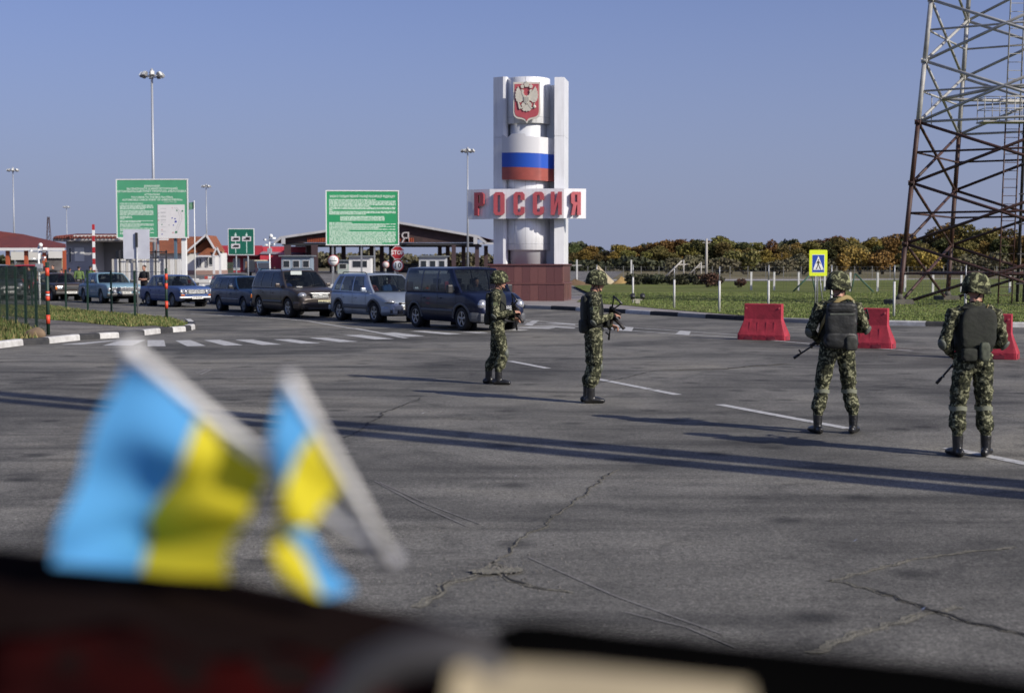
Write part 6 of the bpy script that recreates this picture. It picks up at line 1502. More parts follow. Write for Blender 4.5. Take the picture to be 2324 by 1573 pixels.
def rifle(butt, muzzle, yaw_front, label, sling_pts=None, mag_dir=None):
    """folding stock rifle, local x from butt to muzzle, local z = up side (sights)"""
    b, m_ = Vector(butt), Vector(muzzle); X_ = (m_ - b).normalized(); dn = Vector(mag_dir).normalized(); dn = (dn - X_ * dn.dot(X_)).normalized(); Z_ = -dn; Y_ = Z_.cross(X_)
    r = thing('rifle', label, 'rifle', b); M = Matrix(((X_.x, Y_.x, Z_.x), (X_.y, Y_.y, Z_.y), (X_.z, Y_.z, Z_.z))).to_4x4()
    r.matrix_world = Matrix.Translation(b) @ M @ Matrix.Diagonal((1, 1.25, 1.2, 1))
    L_ = (m_ - b).length; k = L_ / .94
    t = MB(); t.box((.38 * k, 0, 0), (.27 * k, .034, .055), bev=.005); t.box((.36 * k, 0, .032), (.22 * k, .028, .02), bev=.005); obj('receiver', t, gunm, r)
    t = MB(); t.cyl((.50 * k, 0, .0), (.94 * k, 0, .0), .0085, n=8); t.cyl((.50 * k, 0, .028), (.72 * k, 0, .028), .009, n=8); t.cyl((.88 * k, 0, 0), (.95 * k, 0, 0), .0135, n=10); t.box((.855 * k, 0, .03), (.018, .014, .06)); t.box((.72 * k, 0, .012), (.02, .02, .05)); obj('barrel', t, gunm, r)
    t = MB(); t.box((.58 * k, 0, .003), (.17 * k, .042, .045), bev=.01); t.box((.58 * k, 0, .033), (.14 * k, .03, .02), bev=.006); obj('handguard', t, wood, r)
    t = MB(); P = [(.435, -.03), (.44, -.09), (.455, -.15), (.485, -.21)]; t.tube([(a * k, 0, z) for a, z in P], [.024, .023, .022, .021], 8); obj('magazine', t, wood, r)
    t = MB(); t.tube([(.29 * k, 0, -.03), (.265 * k, 0, -.08), (.25 * k, 0, -.125)], [.019, .018, .017], 8); obj('grip', t, wood, r)
    t = MB(); t.tube([(.25 * k, 0, .01), (.0, 0, .005)], .009, 6); t.tube([(.25 * k, 0, -.015), (.015, 0, -.12)], .009, 6); t.tube([(.0, 0, .015), (.006, 0, -.06), (.018, 0, -.13)], .012, 8); obj('stock', t, gunm, r)
    if sling_pts:
        inv = (Matrix.Translation(b) @ M @ Matrix.Diagonal((1, 1.25, 1.2, 1))).inverted(); t = MB(); Q = [inv @ Vector(p) for p in sling_pts]; rows = []
        cen = Vector(sling_pts[0][:2] + (1.3,)) if False else None
        for i, p in enumerate(Q):
            d = (Q[min(i + 1, len(Q) - 1)] - Q[max(i - 1, 0)]).normalized(); w3 = Vector(sling_pts[i]); out = Vector((w3.x - SL_C.x, w3.y - SL_C.y, .02)).normalized(); out = M.inverted().to_3x3() @ out
            sd_ = d.cross(out).normalized() * .019; rows.append([p + sd_, p - sd_])
        t.grid(rows); so = obj('sling', t, slingm, r, fix=False); sm = so.modifiers.new('s', 'SOLIDIFY'); sm.thickness = .004; so.data = bake(so, 'sling'); so.modifiers.clear()
    return r
def knee_pad(c, d, parent, front=True):
    t = MB(); d = Vector(d).normalized(); q = Matrix.Translation(Vector(c) + d * .055) @ d.to_track_quat('Z', 'Y').to_matrix().to_4x4()
    t.ell((0, 0, 0), (.062, .085, .045), 14, q); obj('knee_pad', t, padm, parent)
def strap(c, parent, r_=.088, name='knee_strap', mm=None):
    t = MB(); rows = []
    for z in (-.022, .022): rows.append([Vector(c) + Vector((r_ * math.cos(a), (r_ + .006) * math.sin(a), z + .006 * math.sin(3 * a))) for a in [k * 2 * math.pi / 20 for k in range(21)]])
    t.grid(rows); obj(name, t, mm or strapm, parent, fix=False)

def soldier(foot, yaw, label, J, pack, seed, sidepads=False, shades=True, cuv=None, rlabel='', sling=False, knee_straps=False, scale=1.0):
    """local frame: facing +Y, right hand on +X"""
    r = thing('person', label, 'person', (foot[0], foot[1], 0), yaw)
    r.scale = (scale,) * 3
    me, H_ = person_body(J, .008, .010, seed, .98)
    link('body', me, [camo, skin, bootm], r)
    M = helmet(H_, r)
    if shades: goggles(M, r)
    V_ = Vector; hips, chest, neck = V_(J['hips']), V_(J['chest']), V_(J['neck'])
    vest(r, hips, chest, neck, J.get('yaw', 0.0), pack=pack)
    # collar
    t = MB(); t.lathe([(.098, neck.z - .045), (.080, neck.z + .0), (.078, neck.z + .035), (.070, neck.z + .035), (.070, neck.z - .03)], Matrix.Translation((neck.x, neck.y, 0)), 18); obj('collar', t, camo, r)
    for s_ in 'LR':
        kn, an, el = V_(J['kn' + s_]), V_(J['an' + s_]), V_(J['el' + s_])
        knee_pad(kn, (0, 1, .05), r)
        if knee_straps: strap(kn + V_((0, 0, -.03)), r)
        d = (el - (V_(J['sh' + s_]) + V_(J['wr' + s_])) / 2).normalized(); t = MB(); q = Matrix.Translation(el + d * .035) @ d.to_track_quat('Z', 'Y').to_matrix().to_4x4(); t.ell((0, 0, 0), (.045, .06, .024), 12, q); obj('elbow_pad', t, padm, r)
    t = MB(); t.box((0, 0, 0), (.005, .07, .055), rot=Matrix.Translation(V_(J['shR']).lerp(V_(J['elR']), .42) + V_((.066, 0, 0)))); obj('sleeve_patch', t, mat('sleeve_patch', (.14, .16, .08), .8, var=.5, vscale=60), r)
    # belt
    t = MB(); rows = []
    for z in (.0, .045): rows.append([V_((.182 * math.cos(a), .140 * math.sin(a), hips.z - .02 + z)) for a in [k * 2 * math.pi / 24 for k in range(25)]])
    t.grid(rows); obj('belt', t, vestm, r, fix=False)
    bpy.context.view_layer.update()
    MW = Matrix.Translation((foot[0], foot[1], 0)) @ Matrix.Rotation(yaw, 4, 'Z') @ Matrix.Diagonal((scale, scale, scale, 1))
    global SL_C
    SL_C = MW @ V_((0, 0, 1.3))
    sp = None
    if sling:
        sp = [MW @ V_(p) for p in [(.27, .10, 1.34), (.20, .02, 1.48), (.13, -.05, 1.525), (.075, -.115, 1.54), (-.02, -.165, 1.51), (-.12, -.175, 1.42), (-.19, -.10, 1.24), (-.205, 0, 1.14), (-.19, .14, 1.06)]]
        if sling == 2: sp = [MW @ V_(p) for p in [(.27, .12, 1.36), (.21, .04, 1.45), (.13, -.03, 1.49), (.10, -.09, 1.465), (.07, -.14, 1.43)]]
    rifle(MW @ V_(J['butt']), MW @ V_(J['muz']), yaw, rlabel, sp, (MW.to_3x3() @ V_(J.get('mag', (0, .35, -1)))))
    return r
def J0(**k):
    J = dict(hips=(0, 0, 1.0), chest=(0, .0, 1.34), neck=(0, -.01, 1.49), head=(0, .012, 1.655), shL=(-.205, -.01, 1.425), shR=(.205, -.01, 1.425),
             elL=(-.32, -.05, 1.15), elR=(.33, -.05, 1.17), wrL=(-.17, .20, 1.06), wrR=(.14, .19, 1.16), hdL=(.8, .6, .0), hdR=(-.7, .7, .1), cuL=(.3, -.6, -1), cuR=(-.3, -.5, -1),
             hpL=(-.095, 0, .95), hpR=(.095, 0, .95), knL=(-.15, .02, .50), knR=(.15, .02, .50), anL=(-.18, -.02, .085), anR=(.18, -.02, .085), toeL=(-.22, .2, 0), toeR=(.22, .2, 0),
             face=Vector((0, 1, 0)), butt=(.38, .16, 1.38), muz=(-.43, .30, .85), mag=(0, .6, -1))
    J.update(k); return J
PX = lambda u, v: ground(u, v)
# third soldier, back to us, square backpack
f = ground(2449, 1269)
JA = J0(face=Vector((.86, .5, -.02)), hpL=(-.10, 0, .95), hpR=(.10, 0, .95), knL=(-.165, .02, .51), knR=(.145, .02, .51), anL=(-.215, -.03, .085), anR=(.185, -.03, .085), toeL=(-.27, .2, 0), toeR=(.29, .18, 0),
        elL=(-.315, -.04, 1.15), elR=(.315, .0, 1.18), wrL=(-.18, .17, 1.05), wrR=(.15, .22, 1.16), butt=(.37, .17, 1.38), muz=(-.44, .20, .84), mag=(-.3, .7, -1), head=(.015, .02, 1.655))
soldier((f.x, f.y), 0.0, 'soldier seen from behind with square black backpack, third from the left', JA, 'square', 3, shades=True, rlabel='rifle whose muzzle points down left past the square backpack', sling=1, knee_straps=True)
# fourth soldier
f = ground(2846, 1336)
JB = J0(face=Vector((.88, .45, -.12)), knL=(-.14, .02, .51), knR=(.12, .02, .51), anL=(-.155, -.03, .085), anR=(.13, -.03, .085), toeL=(-.19, .2, 0), toeR=(.25, .16, 0),
        elL=(-.325, -.06, 1.13), elR=(.30, .02, 1.12), wrL=(-.16, .16, 1.0), wrR=(.13, .24, 1.10), butt=(.33, .18, 1.43), muz=(-.27, .26, .71), mag=(-.5, .7, -.8), head=(.03, .03, 1.65))
soldier((f.x, f.y), R(3), 'soldier seen from behind with pale pouch hanging at the waist, nearest to the camera', JB, 'flat', 4, shades=False, rlabel='rifle of the nearest soldier, stock above his shoulder and muzzle at his hip', sling=2, knee_straps=True)
# first and second soldiers in profile
f = ground(1458, 1126)
JC = J0(anL=(-.10, -.15, .085), anR=(.10, .02, .085), toeL=(-.12, .1, 0), toeR=(.12, .28, 0), knL=(-.10, -.04, .50), knR=(.11, .09, .50), chest=(0, -.01, 1.34), head=(.0, .035, 1.655), neck=(0, 0, 1.49), butt=(.30, .25, 1.45), muz=(-.36, .29, .87), mag=(-.1, .5, -1), elR=(.28, -.02, 1.12), wrR=(.12, .26, 1.16), elL=(-.28, .0, 1.12), wrL=(-.12, .26, 1.05), hdR=(-.4, .9, .1), hdL=(.4, .9, -.1), hips=(0, -.02, 1.0))
soldier((f.x, f.y), R(-93), 'soldier in profile wearing sunglasses beside the dark van, farthest from the camera', JC, None, 5, rlabel='rifle held upright-slanting by the soldier beside the dark van', scale=.985)
f = ground(1738, 1180)
JD = J0(anL=(-.085, -.07, .085), anR=(.085, -.05, .085), toeL=(-.1, .16, 0), toeR=(.09, .2, 0), knL=(-.10, .0, .50), knR=(.10, .02, .50), head=(.0, .05, 1.65), neck=(0, .01, 1.49), face=Vector((0, 1, -.15)), butt=(.26, .24, 1.46), muz=(-.32, .27, .86), mag=(-.1, .5, -1), elR=(.27, -.03, 1.13), wrR=(.10, .24, 1.20), elL=(-.27, .0, 1.12), wrL=(-.10, .26, 1.06), hdR=(-.2, 1, .05), hdL=(.3, .9, -.3), chest=(0, -.02, 1.34))
soldier((f.x, f.y), R(-84), 'soldier in profile in the middle of the road, head bowed, second from the left', JD, None, 6, rlabel='rifle held across the belly by the second soldier from the left')
# civilians and officials far behind
def bystander(u, v, Y, yaw, label, shirt, trousers, hair=True, arms='folded', cat='person', hand=None, z=0.0, cap=None):
    p = at(u, v, Y); h = p.z - z; s_ = h / 1.78
    J = J0(anL=(-.1, 0, .085), anR=(.1, 0, .085), knL=(-.11, .02, .5), knR=(.11, .02, .5), toeL=(-.1, .2, 0), toeR=(.1, .2, 0))
    if arms == 'folded': J.update(elL=(-.29, .02, 1.14), elR=(.29, .02, 1.12), wrL=(-.06, .24, 1.12), wrR=(.05, .25, 1.14), hdL=(1, .1, 0), hdR=(-1, .1, 0), cuL=(0, -1, 0), cuR=(0, -1, 0))
    else: J.update(elL=(-.27, -.02, 1.13), elR=(.27, -.02, 1.13), wrL=(-.27, .06, .88), wrR=(.27, .06, .88), hdL=(0, .1, -1), hdR=(0, .1, -1), cuL=(.5, .5, 0), cuR=(-.5, .5, 0))
    me, H_ = person_body(J, .02, .008, int(u), .86); r = thing('person', label, cat, (X(u, Y), Y, z), yaw); r.scale = (s_,) * 3
    o = link('body', me, [shirt, skin, bootm], r)
    # trousers: faces of cloth below the belt
    me.materials.append(trousers)
    for pl_ in me.polygons:
        if pl_.material_index == 0 and pl_.center.z < 1.0: pl_.material_index = 3
        if arms == 'folded' and pl_.material_index == 0 and pl_.center.y > .09 and 1.05 < pl_.center.z < 1.18 and abs(pl_.center.x) < .27: pl_.material_index = 1
    t = MB(); o_ = H_(0, 0, 0); x = H_(1, 0, 0) - o_; y = H_(0, 1, 0) - o_; zz = H_(0, 0, 1) - o_
    M = Matrix(((x.x, y.x, zz.x, o_.x), (x.y, y.y, zz.y, o_.y), (x.z, y.z, zz.z, o_.z), (0, 0, 0, 1))); t.ell((0, -.022, .045), (.084, .098, .085), 14, M); obj('hair' if cap is None else 'cap', t, cap or hairm, r)
    return r
black_cl = mat('black_cloth', (.014, .014, .016), .85, var=.3, vscale=8); navy = mat('navy_cloth', (.02, .025, .05), .85); green_cl = mat('hi_vis_green', (.10, .16, .045), .8); pinkc = mat('magenta_cloth', (.40, .05, .12), .8); beige_c = mat('beige_cloth', (.35, .27, .2), .8)
bystander(424, 777, 65.5, R(150), 'man in black shirt with folded arms standing behind the blue saloon', black_cl, black_cl)
bystander(87, 783, 84, R(170), 'person with bare head seen over the green mesh fence, leftmost one', navy, black_cl, arms='down')
bystander(124, 782, 86, R(200), 'fair person in beige seen over the green mesh fence', beige_c, black_cl, arms='down')
bystander(157, 777, 83, R(165), 'person in black standing before the yellowish poster', black_cl, black_cl, arms='down')
bystander(181, 789, 87, R(150), 'person in a magenta jacket beside the orange column', pinkc, navy, arms='down')
bystander(206, 785, 88, R(20), 'dark haired person in grey between magenta jacket and grey building', mat('grey_cloth', (.08, .08, .09), .85), black_cl, arms='down')
bystander(233, 780, 84, R(10), 'dark haired guard in yellow green vest before the grey building', green_cl, black_cl, arms='down')
bystander(267, 779, 84, R(-10), 'second guard in yellow green vest, right beside the striped barrier arm', green_cl, black_cl, arms='down')
bystander(805, 781, 118, R(60), 'dark haired person seen just above the brown off-roader roof', black_cl, black_cl, arms='down')
# ================================================================== cars
glass_c = glass_mat('car_glass', (.006, .008, .010), .55); glass_t = glass_mat('tinted_car_glass', (.004, .005, .007), .15)
chrome = mat('chrome', (.38, .39, .40), .38, metal=.9); lamp_c = mat('headlamp_glass', (.62, .64, .66), .12, metal=.55, spec=.8, var=.3, vscale=18, var2=(.25, .26, .28))
amber = mat('amber_lens', (.55, .14, .015), .25); plate_w = mat('number_plate', (.70, .70, .66), .5); plate_y = mat('yellowish_plate', (.68, .64, .42), .5)
seatm = mat('seat_fabric', (.035, .035, .04), .9); inner = mat('wheel_well', (.006, .006, .006), .95); seam = mat('door_seam', (.006, .006, .007), .8)
greyp = mat('grey_bumper_plastic', (.075, .08, .088), .55, var=.1, vscale=4); blkp = mat('black_trim', (.018, .018, .02), .45)
alloy = mat('alloy_rim', (.40, .41, .42), .35, metal=.7); steelrim = mat('steel_rim', (.16, .17, .18), .5, metal=.4); darkrim = mat('dusty_dark_rim', (.05, .05, .052), .5, metal=.3)
def paintm(name, col, metal=.25, rough=.3): return mat(name, col, rough + .06, metal=metal, coat=.35, var=.18, vscale=1.8, spec=.35)
def interp(pts, x):
    xs = [p[0] for p in pts]; zs = [p[1] for p in pts]; return float(np.interp(x, xs, zs))
def smooth_interp(pts, x, w_=.06): return (interp(pts, x - w_) + 2 * interp(pts, x) + interp(pts, x + w_)) / 4
def wheel(parent, x, y, R_, style, side):
    w_ = .20; M = Matrix.Translation((x, y, R_)) @ Matrix.Rotation(math.pi / 2 * -side, 4, 'X')   # local z points outward
    t = MB(); t.lathe([(R_ * .62, -w_ / 2), (R_ * .94, -w_ / 2), (R_, -w_ / 2 + .03), (R_, w_ / 2 - .03), (R_ * .95, w_ / 2), (R_ * .68, w_ / 2 + .003), (R_ * .63, w_ / 2 - .015)], M, 30); wh = obj('wheel', t, rubber, parent)
    rm = {'alloy': alloy, 'steel': steelrim, 'dark': darkrim}[style]
    t = MB(); t.lathe([(R_ * .64, w_ / 2 - .012), (R_ * .60, w_ / 2 - .005), (R_ * .57, w_ / 2 - .03), (R_ * .57, -w_ / 2 + .02)], M, 30)
    if style == 'steel': t.lathe([(0, w_ / 2 - .01), (R_ * .16, w_ / 2 - .012), (R_ * .22, w_ / 2 - .045), (R_ * .48, w_ / 2 - .03), (R_ * .58, w_ / 2 - .03)], M, 26)
    else:
        t.lathe([(0, w_ / 2 - .015), (R_ * .13, w_ / 2 - .018), (R_ * .13, w_ / 2 - .06)], M, 16)
        for k in range(5):
            q = M @ Matrix.Rotation(k * 2 * math.pi / 5 + .3, 4, 'Z'); t.prism([(R_ * .08, -.018), (R_ * .59, -.033), (R_ * .59, .033), (R_ * .08, .018)], w_ / 2 - .045, w_ / 2 - .018, q)
    obj('rim', t, rm, wh); t = MB(); t.lathe([(0, w_ / 2 - .07), (R_ * .6, w_ / 2 - .07)], M, 20); obj('brake_disc', t, inner, wh)
def car(S, cx, cy, th, label, body, cat='car', scale=1.0, group='vehicles queueing at the border'):
    h = R(th); r = thing(S['name'], label, cat, (cx, cy, 0), -(math.pi / 2 - h), group); r.scale = (scale,) * 3
    L_, W_ = S['L'], S['W'] / 2; x0, x1 = -L_ / 2, L_ / 2; xf, xr_ = S['xf'], S['xr']; Rw = S['R']; Ra = Rw + .055; zb0 = S.get('zb', .22); crown = S.get('crown', .03); box = S.get('boxy', .5)
    Wp = S['plan']
    def halfw(x, z):
        w_ = interp(Wp, x) * W_; zt = interp(S['top'], x); m_ = S.get('wide', .62)
        k = (z - m_) / 0.55; return w_ * (1 - .055 * k * k - (.05 if z < .3 else 0))
    def bottom(x):
        b = zb0 + .10 * max(0, (abs(x) - (L_ / 2 - .35)) / .35) ** 2
        for xc in (xf, xr_):
            d = abs(x - xc)
            if d < Ra: b = max(b, Rw + math.sqrt(Ra * Ra - d * d))
        return b
    xs = sorted(set([x0, x0 + .012, x0 + .04, x0 + .1, x1 - .1, x1 - .04, x1 - .012, x1] + [x0 + .16 + i * (L_ - .32) / 46 for i in range(47)] + [xc + s_ * Ra * q for xc in (xf, xr_) for s_ in (-1, 1) for q in (1.001, .999, .97, .9, .78, .6, .4, .2, 0)]))
    def section(x, side):
        zt = smooth_interp(S['top'], x); zb = bottom(x); e = min(x - x0, x1 - x); endk = max(0, 1 - e / .10) ** 2
        zt -= .05 * endk; zb += .03 * endk
        wt = halfw(x, zt - .05) * (1 - .03 * endk); out = []
        for f_, dz in ((0, crown), (.35, crown * .92), (.62, crown * .72), (.80, crown * .45), (.90, crown * .1), (.955, -.018), (.985, -.045)): out.append((x, side * wt * f_, zt + dz))
        z1_ = zt - .085
        for f_ in (0, .14, .3, .46, .62, .8, 1.0):
            z = z1_ + (zb - z1_) * f_; out.append((x, side * halfw(x, z) * (1 - .03 * endk), z))
        out.append((x, side * (halfw(x, zb) - .03), zb - .012 if zb < .5 else zb + .005)); out.append((x, side * (halfw(x, zb) - .25), zb + (.0 if zb < .45 else .0)))
        return out
    t = MB()
    for side in (1, -1):
        rows = [section(x, side) for x in xs]; t.grid(rows)
        
    for x in (xs[0], xs[-1]):
        a, b = section(x, 1), section(x, -1)
        for (p, q, p2, q2) in zip(a, b, a[1:], b[1:]):
            if (Vector(p) - Vector(q)).length < 1e-5: t.poly([p, p2, q2]) 
            else: t.poly([p, p2, q2, q])
    bmesh.ops.remove_doubles(t.bm, verts=t.bm.verts[:], dist=1e-4)
    bd = obj('body', t, body, r)
    t = MB(); t.box(((x0 + x1) / 2, 0, .40), (L_ - .35, W_ * 2 - .56, .34)); t.box(((x0 + x1) / 2, 0, .27), (L_ - .5, W_ * 2 - .6, .10))
    for xc in (xf, xr_):
        for s_ in (1, -1): t.box((xc, s_ * (W_ - .30), Rw + .05), (Ra * 2.1, .03, Ra * 1.9))
    obj('underbody', t, inner, r)
    for xc in (xf, xr_):
        for s_ in (1, -1):
            wheel(r, xc, s_ * (W_ - .135), Rw, S.get('rim', 'alloy'), s_)
            if S.get('flare'):
                t = MB(); P = []
                for q in range(15):
                    a = math.pi * q / 14; x_, z_ = xc + Ra * math.cos(a), Rw + Ra * math.sin(a); x2, z2 = xc + (Ra + .07) * math.cos(a), Rw + (Ra + .07) * math.sin(a)
                    P.append([(x_, s_ * (halfw(x_, z_) - .02), z_), (x_, s_ * (halfw(x_, z_) + .014), z_), (x2, s_ * (halfw(x2, z2) + .012), z2), (x2, s_ * (halfw(x2, z2) - .01), z2)])
                t.grid(P); obj('arch_trim', t, S['flare'], r, fix=False)
    # greenhouse from pillar lines [(x at belt, x at roof)], columns alternate frame, window, frame ...
    G = S['gh']; zb_, zr_ = G['zb'], G['zr']; wb, wt = G['wb'], G['wt']; PL = G['lines']; glm = glass_t if S.get('tint') else glass_c
    xb0, xt0 = PL[0]; xb1, xt1 = PL[-1]
    def side_pt(xb, xt, t_, s_):
        zb2 = zb_ + G.get('rise', 0) * (-xb); bul = .035 * math.sin(math.pi * t_)
        fr = max(0, (xb - (xb1 - .5)) / .5); re = max(0, ((xb0 + .4) - xb) / .4)
        w_ = (wb + (wt - wb) * t_ + bul) * (1 - .05 * fr * fr - .05 * re * re)
        return Vector((xb + (xt - xb) * t_, s_ * w_, zb2 + (zr_ - .045 - zb2) * t_))
    T0, T1 = .07, .90
    gt = MB()
    for s_ in (1, -1):
        for i in range(len(PL) - 1):
            a, b = PL[i], PL[i + 1]; n_ = 4
            def patch(t0, t1, mb, off_=0.0):
                rows = []
                for j in range(5):
                    tt = t0 + (t1 - t0) * j / 4; rows.append([side_pt(a[0] + (b[0] - a[0]) * k / n_, a[1] + (b[1] - a[1]) * k / n_, tt, s_) - Vector((0, s_ * off_, 0)) for k in range(n_ + 1)])
                mb.grid(rows)
            if i % 2 == 0 : patch(0, 1, gt)
            else:
                patch(0, T0, gt); patch(T1, 1, gt); t = MB(); patch(T0, T1, t, .008); obj('side_window', t, glm, r, fix=False)
    def cross(end, t_, y_):
        xb, xt = PL[-1] if end > 0 else PL[0]; p = side_pt(xb, xt, t_, 1); bow = G.get('bow', .12) * end; x_ = p.x + bow * (1 - y_ * y_) * (1 - .55 * t_)
        return Vector((x_, p.y * y_, p.z + .03 * (1 - y_ * y_) * t_))
    for end, nm in ((1, 'windscreen'), (-1, 'rear_window')):
        def pt(y0, y1, t0, t1, mb, off_=0.0):
            mb.grid([[cross(end, t0 + (t1 - t0) * j / 4, y0 + (y1 - y0) * k / 8) - Vector((off_ * end, 0, 0)) for k in range(9)] for j in range(5)])
        e = .93; pt(-1, -e, 0, 1, gt); pt(e, 1, 0, 1, gt); pt(-e, e, .93, 1, gt); pt(-e, e, 0, .03, gt)
        t = MB(); pt(-e, e, .03, .93, t, .006); obj(nm, t, glass_c if end > 0 else glm, r, fix=False)
    # roof skin
    rows = []
    for k in range(13):
        q = k / 12; xt = xt0 + (xt1 - xt0) * q; xb = xb0 + (xb1 - xb0) * q; p = side_pt(xb, xt, 1, 1); row = []
        bow = (cross(1, 1, 0).x - side_pt(*PL[-1], 1, 1).x) * max(0, q * 2 - 1) + (cross(-1, 1, 0).x - side_pt(*PL[0], 1, 1).x) * max(0, 1 - q * 2)
        for j in range(-8, 9):
            y_ = j / 8; row.append((p.x + bow * (1 - y_ * y_), p.y * y_, p.z + .045 * (1 - abs(y_) ** 3) * min(1, 4 * q + .65, 4 * (1 - q) + .65)))
        rows.append(row)
    gt.grid(rows); obj('cabin_frame', gt, body, r)
    # interior
    t = MB(); zf = .5
    t.box(((xb0 + xb1) / 2, 0, zf), (xb1 - xb0 - .3, W_ * 2 - .3, .06)); t.box((xb1 - .32, 0, zb_ - .09), (.5, W_ * 2 - .35, .16), bev=.04); obj('interior', t, blkp, r)
    for y_ in (.36, -.36):
        for xx in ((xb1 - 1.05), (xb1 - 1.95)):
            if xx > xb0 + .2:
                t = MB(); t.box((xx - .2, y_, zb_ - .12), (.14, .46, .66), bev=.05, rz=0); t.box((xx, y_, .62), (.5, .46, .16), bev=.04); t.box((xx - .24, y_, zb_ + .30), (.09, .24, .16), bev=.03); obj('seat', t, seatm, r)
    t = MB(); t.lathe([(.17, -.012), (.185, 0), (.17, .012), (.155, 0), (.17, -.012)], Matrix.Translation((xb1 - .62, .36, zb_ - .02)) @ Matrix.Rotation(R(-65), 4, 'Y'), 20); obj('steering_wheel', t, blkp, r)
    # seams, handles, sills
    for xs_ in S.get('seams', ()):
        for s_ in (1, -1):
            t = MB(); col = []
            for k in range(8):
                z = .30 + (zb_ - .04 - .30) * k / 7; zz = max(z, bottom(xs_) + .01); col.append([(xs_ - .006, s_ * (halfw(xs_, zz) + .0025), zz), (xs_ + .006, s_ * (halfw(xs_, zz) + .0025), zz)])
            t.grid(col); obj('door_seam', t, seam, r, fix=False)
    for xs_ in S.get('handles', ()):
        for s_ in (1, -1): t = MB(); t.box((xs_, s_ * (halfw(xs_, zb_ - .17) + .015), zb_ - .17), (.17, .03, .03), bev=.008); obj('door_handle', t, S.get('trim', body), r)
    if S.get('rub'):
        for s_ in (1, -1):
            z = S['rub']; t = MB(); hh = S.get('rubh', .05); row = [[(x, s_ * (halfw(x, z) + .002), z - hh), (x, s_ * (halfw(x, z) + .016), z - hh * .7), (x, s_ * (halfw(x, z) + .016), z + hh * .7), (x, s_ * (halfw(x, z) + .002), z + hh)] for x in [xr_ + Ra + .03 + (xf - xr_ - 2 * Ra - .06) * k / 8 for k in range(9)]]
            t.grid(row); obj('side_moulding', t, S.get('rubm', blkp), r, fix=False)
    mz = zb_ + .05
    for s_ in (1, -1):
        xm_ = xb1 - S.get('mir', .42); t = MB(); t.box((xm_, s_ * (wb + .12), mz + .05), (.10, .17, .13) if S.get('bigmir') is None else (.12, .16, .24), bev=.03); t.box((xm_, s_ * (wb + .02), mz), (.05, .1, .04)); m_ = obj('mirror', t, S.get('mirm', body), r)
    if S.get('rails'):
        for s_ in (1, -1):
            t = MB(); a = side_pt(PL[0][0], PL[0][1], 1, s_); b = side_pt(PL[-1][0], PL[-1][1], 1, s_); P = [a.lerp(b, q) for q in (.06, .1, .5, .86, .92)]
            for i, p in enumerate(P): p.y -= s_ * .05; p.z += .02 if i in (0, 4) else .075
            t.tube(P, .016, 6); obj('roof_rail', t, blkp, r)
    # nose and tail
    def front_x(y_, z): return x1 - .005
    fx = x1
    for it in S['front']:
        kind = it[0]
        if kind == 'box':       # name, y, z, dx, dy, dz, mat, setback
            _, nm, y_, z, d, mm, sb = it[:7]; bev_ = it[7] if len(it) > 7 else .012; yaw_ = it[8] if len(it) > 8 else 0
            for s_ in ((1, -1) if y_ else (1,)):
                t = MB(); t.box((0, 0, 0), d, bev=bev_); t.bm.transform(Matrix.Translation((fx - sb, s_ * y_, z)) @ Matrix.Rotation(s_ * yaw_, 4, 'Z')); obj(nm, t, mm, r)
        elif kind == 'round':
            _, nm, y_, z, rad, mm, sb = it
            for s_ in (1, -1):
                M = Matrix.Translation((fx - sb, s_ * y_, z)) @ Matrix.Rotation(math.pi / 2, 4, 'Y')
                t = MB(); t.lathe([(rad, -.05), (rad, 0), (rad * .9, .012), (rad * .86, .0)], M, 22); o = obj(nm, t, chrome, r); t = MB(); t.lathe([(rad * .87, .0), (rad * .6, .018), (0, .028)], M, 22); obj('lens', t, mm, o)
        elif kind == 'ell':
            _, nm, y_, z, rad, mm, sb, yaw_ = it
            for s_ in (1, -1):
                t = MB(); t.ell((0, 0, 0), rad, 18, Matrix.Translation((fx - sb, s_ * y_, z)) @ Matrix.Rotation(s_ * yaw_, 4, 'Z')); obj(nm, t, mm, r)
        elif kind == 'bars':    # horizontal or vertical bars of a grille
            _, nm, hw_, z0_, z1_, n_, mm, sb, vert = it
            for k in range(n_):
                t = MB()
                if vert: y_ = -hw_ + 2 * hw_ * (k + .5) / n_; t.box((fx - sb, y_, (z0_ + z1_) / 2), (.02, 2 * hw_ / n_ * .45, z1_ - z0_))
                else: z = z0_ + (z1_ - z0_) * (k + .5) / n_; t.box((fx - sb, 0, z), (.03, 2 * hw_, (z1_ - z0_) / n_ * .5), bev=.004)
                obj('grille_bar', t, mm, r)
        elif kind == 'plate':
            _, tx, y_, z, mm, sb = it
            t = MB(); t.box((fx - sb, y_, z), (.012, .52, .112)); o = obj('number_plate', t, mm, r)
            text('plate_text', tx, .095, blkp, o, Matrix.Translation((fx - sb + .008, y_, z)) @ Matrix.Rotation(math.pi / 2, 4, 'Z') @ Matrix.Rotation(math.pi / 2, 4, 'X'), .001, sx=.95, bold=.002)
    for s_ in (1, -1):
        t = MB(); t.box((x0 + .04, s_ * (W_ * .72), S.get('tailz', .72)), (.08, .2, S.get('tailh', .16)), bev=.02); obj('tail_lamp', t, mat('tail_red', (.3, .01, .012), .2), r)
    t = MB(); t.box((x0 - .01, 0, .42), (.14, W_ * 1.86, .16), bev=.04); obj('rear_bumper', t, S.get('bumpm', body), r)
    # wipers
    for y_ in (.1, .55):
        t = MB(); a = cross(1, .05, -y_ / 1.0 if y_ < .5 else .1); b = cross(1, .22, min(.9, -y_ + .75)); t.tube([a + Vector((.02, 0, .015)), b + Vector((.02, 0, .015))], .008, 5); obj('wiper', t, blkp, r)
    return r
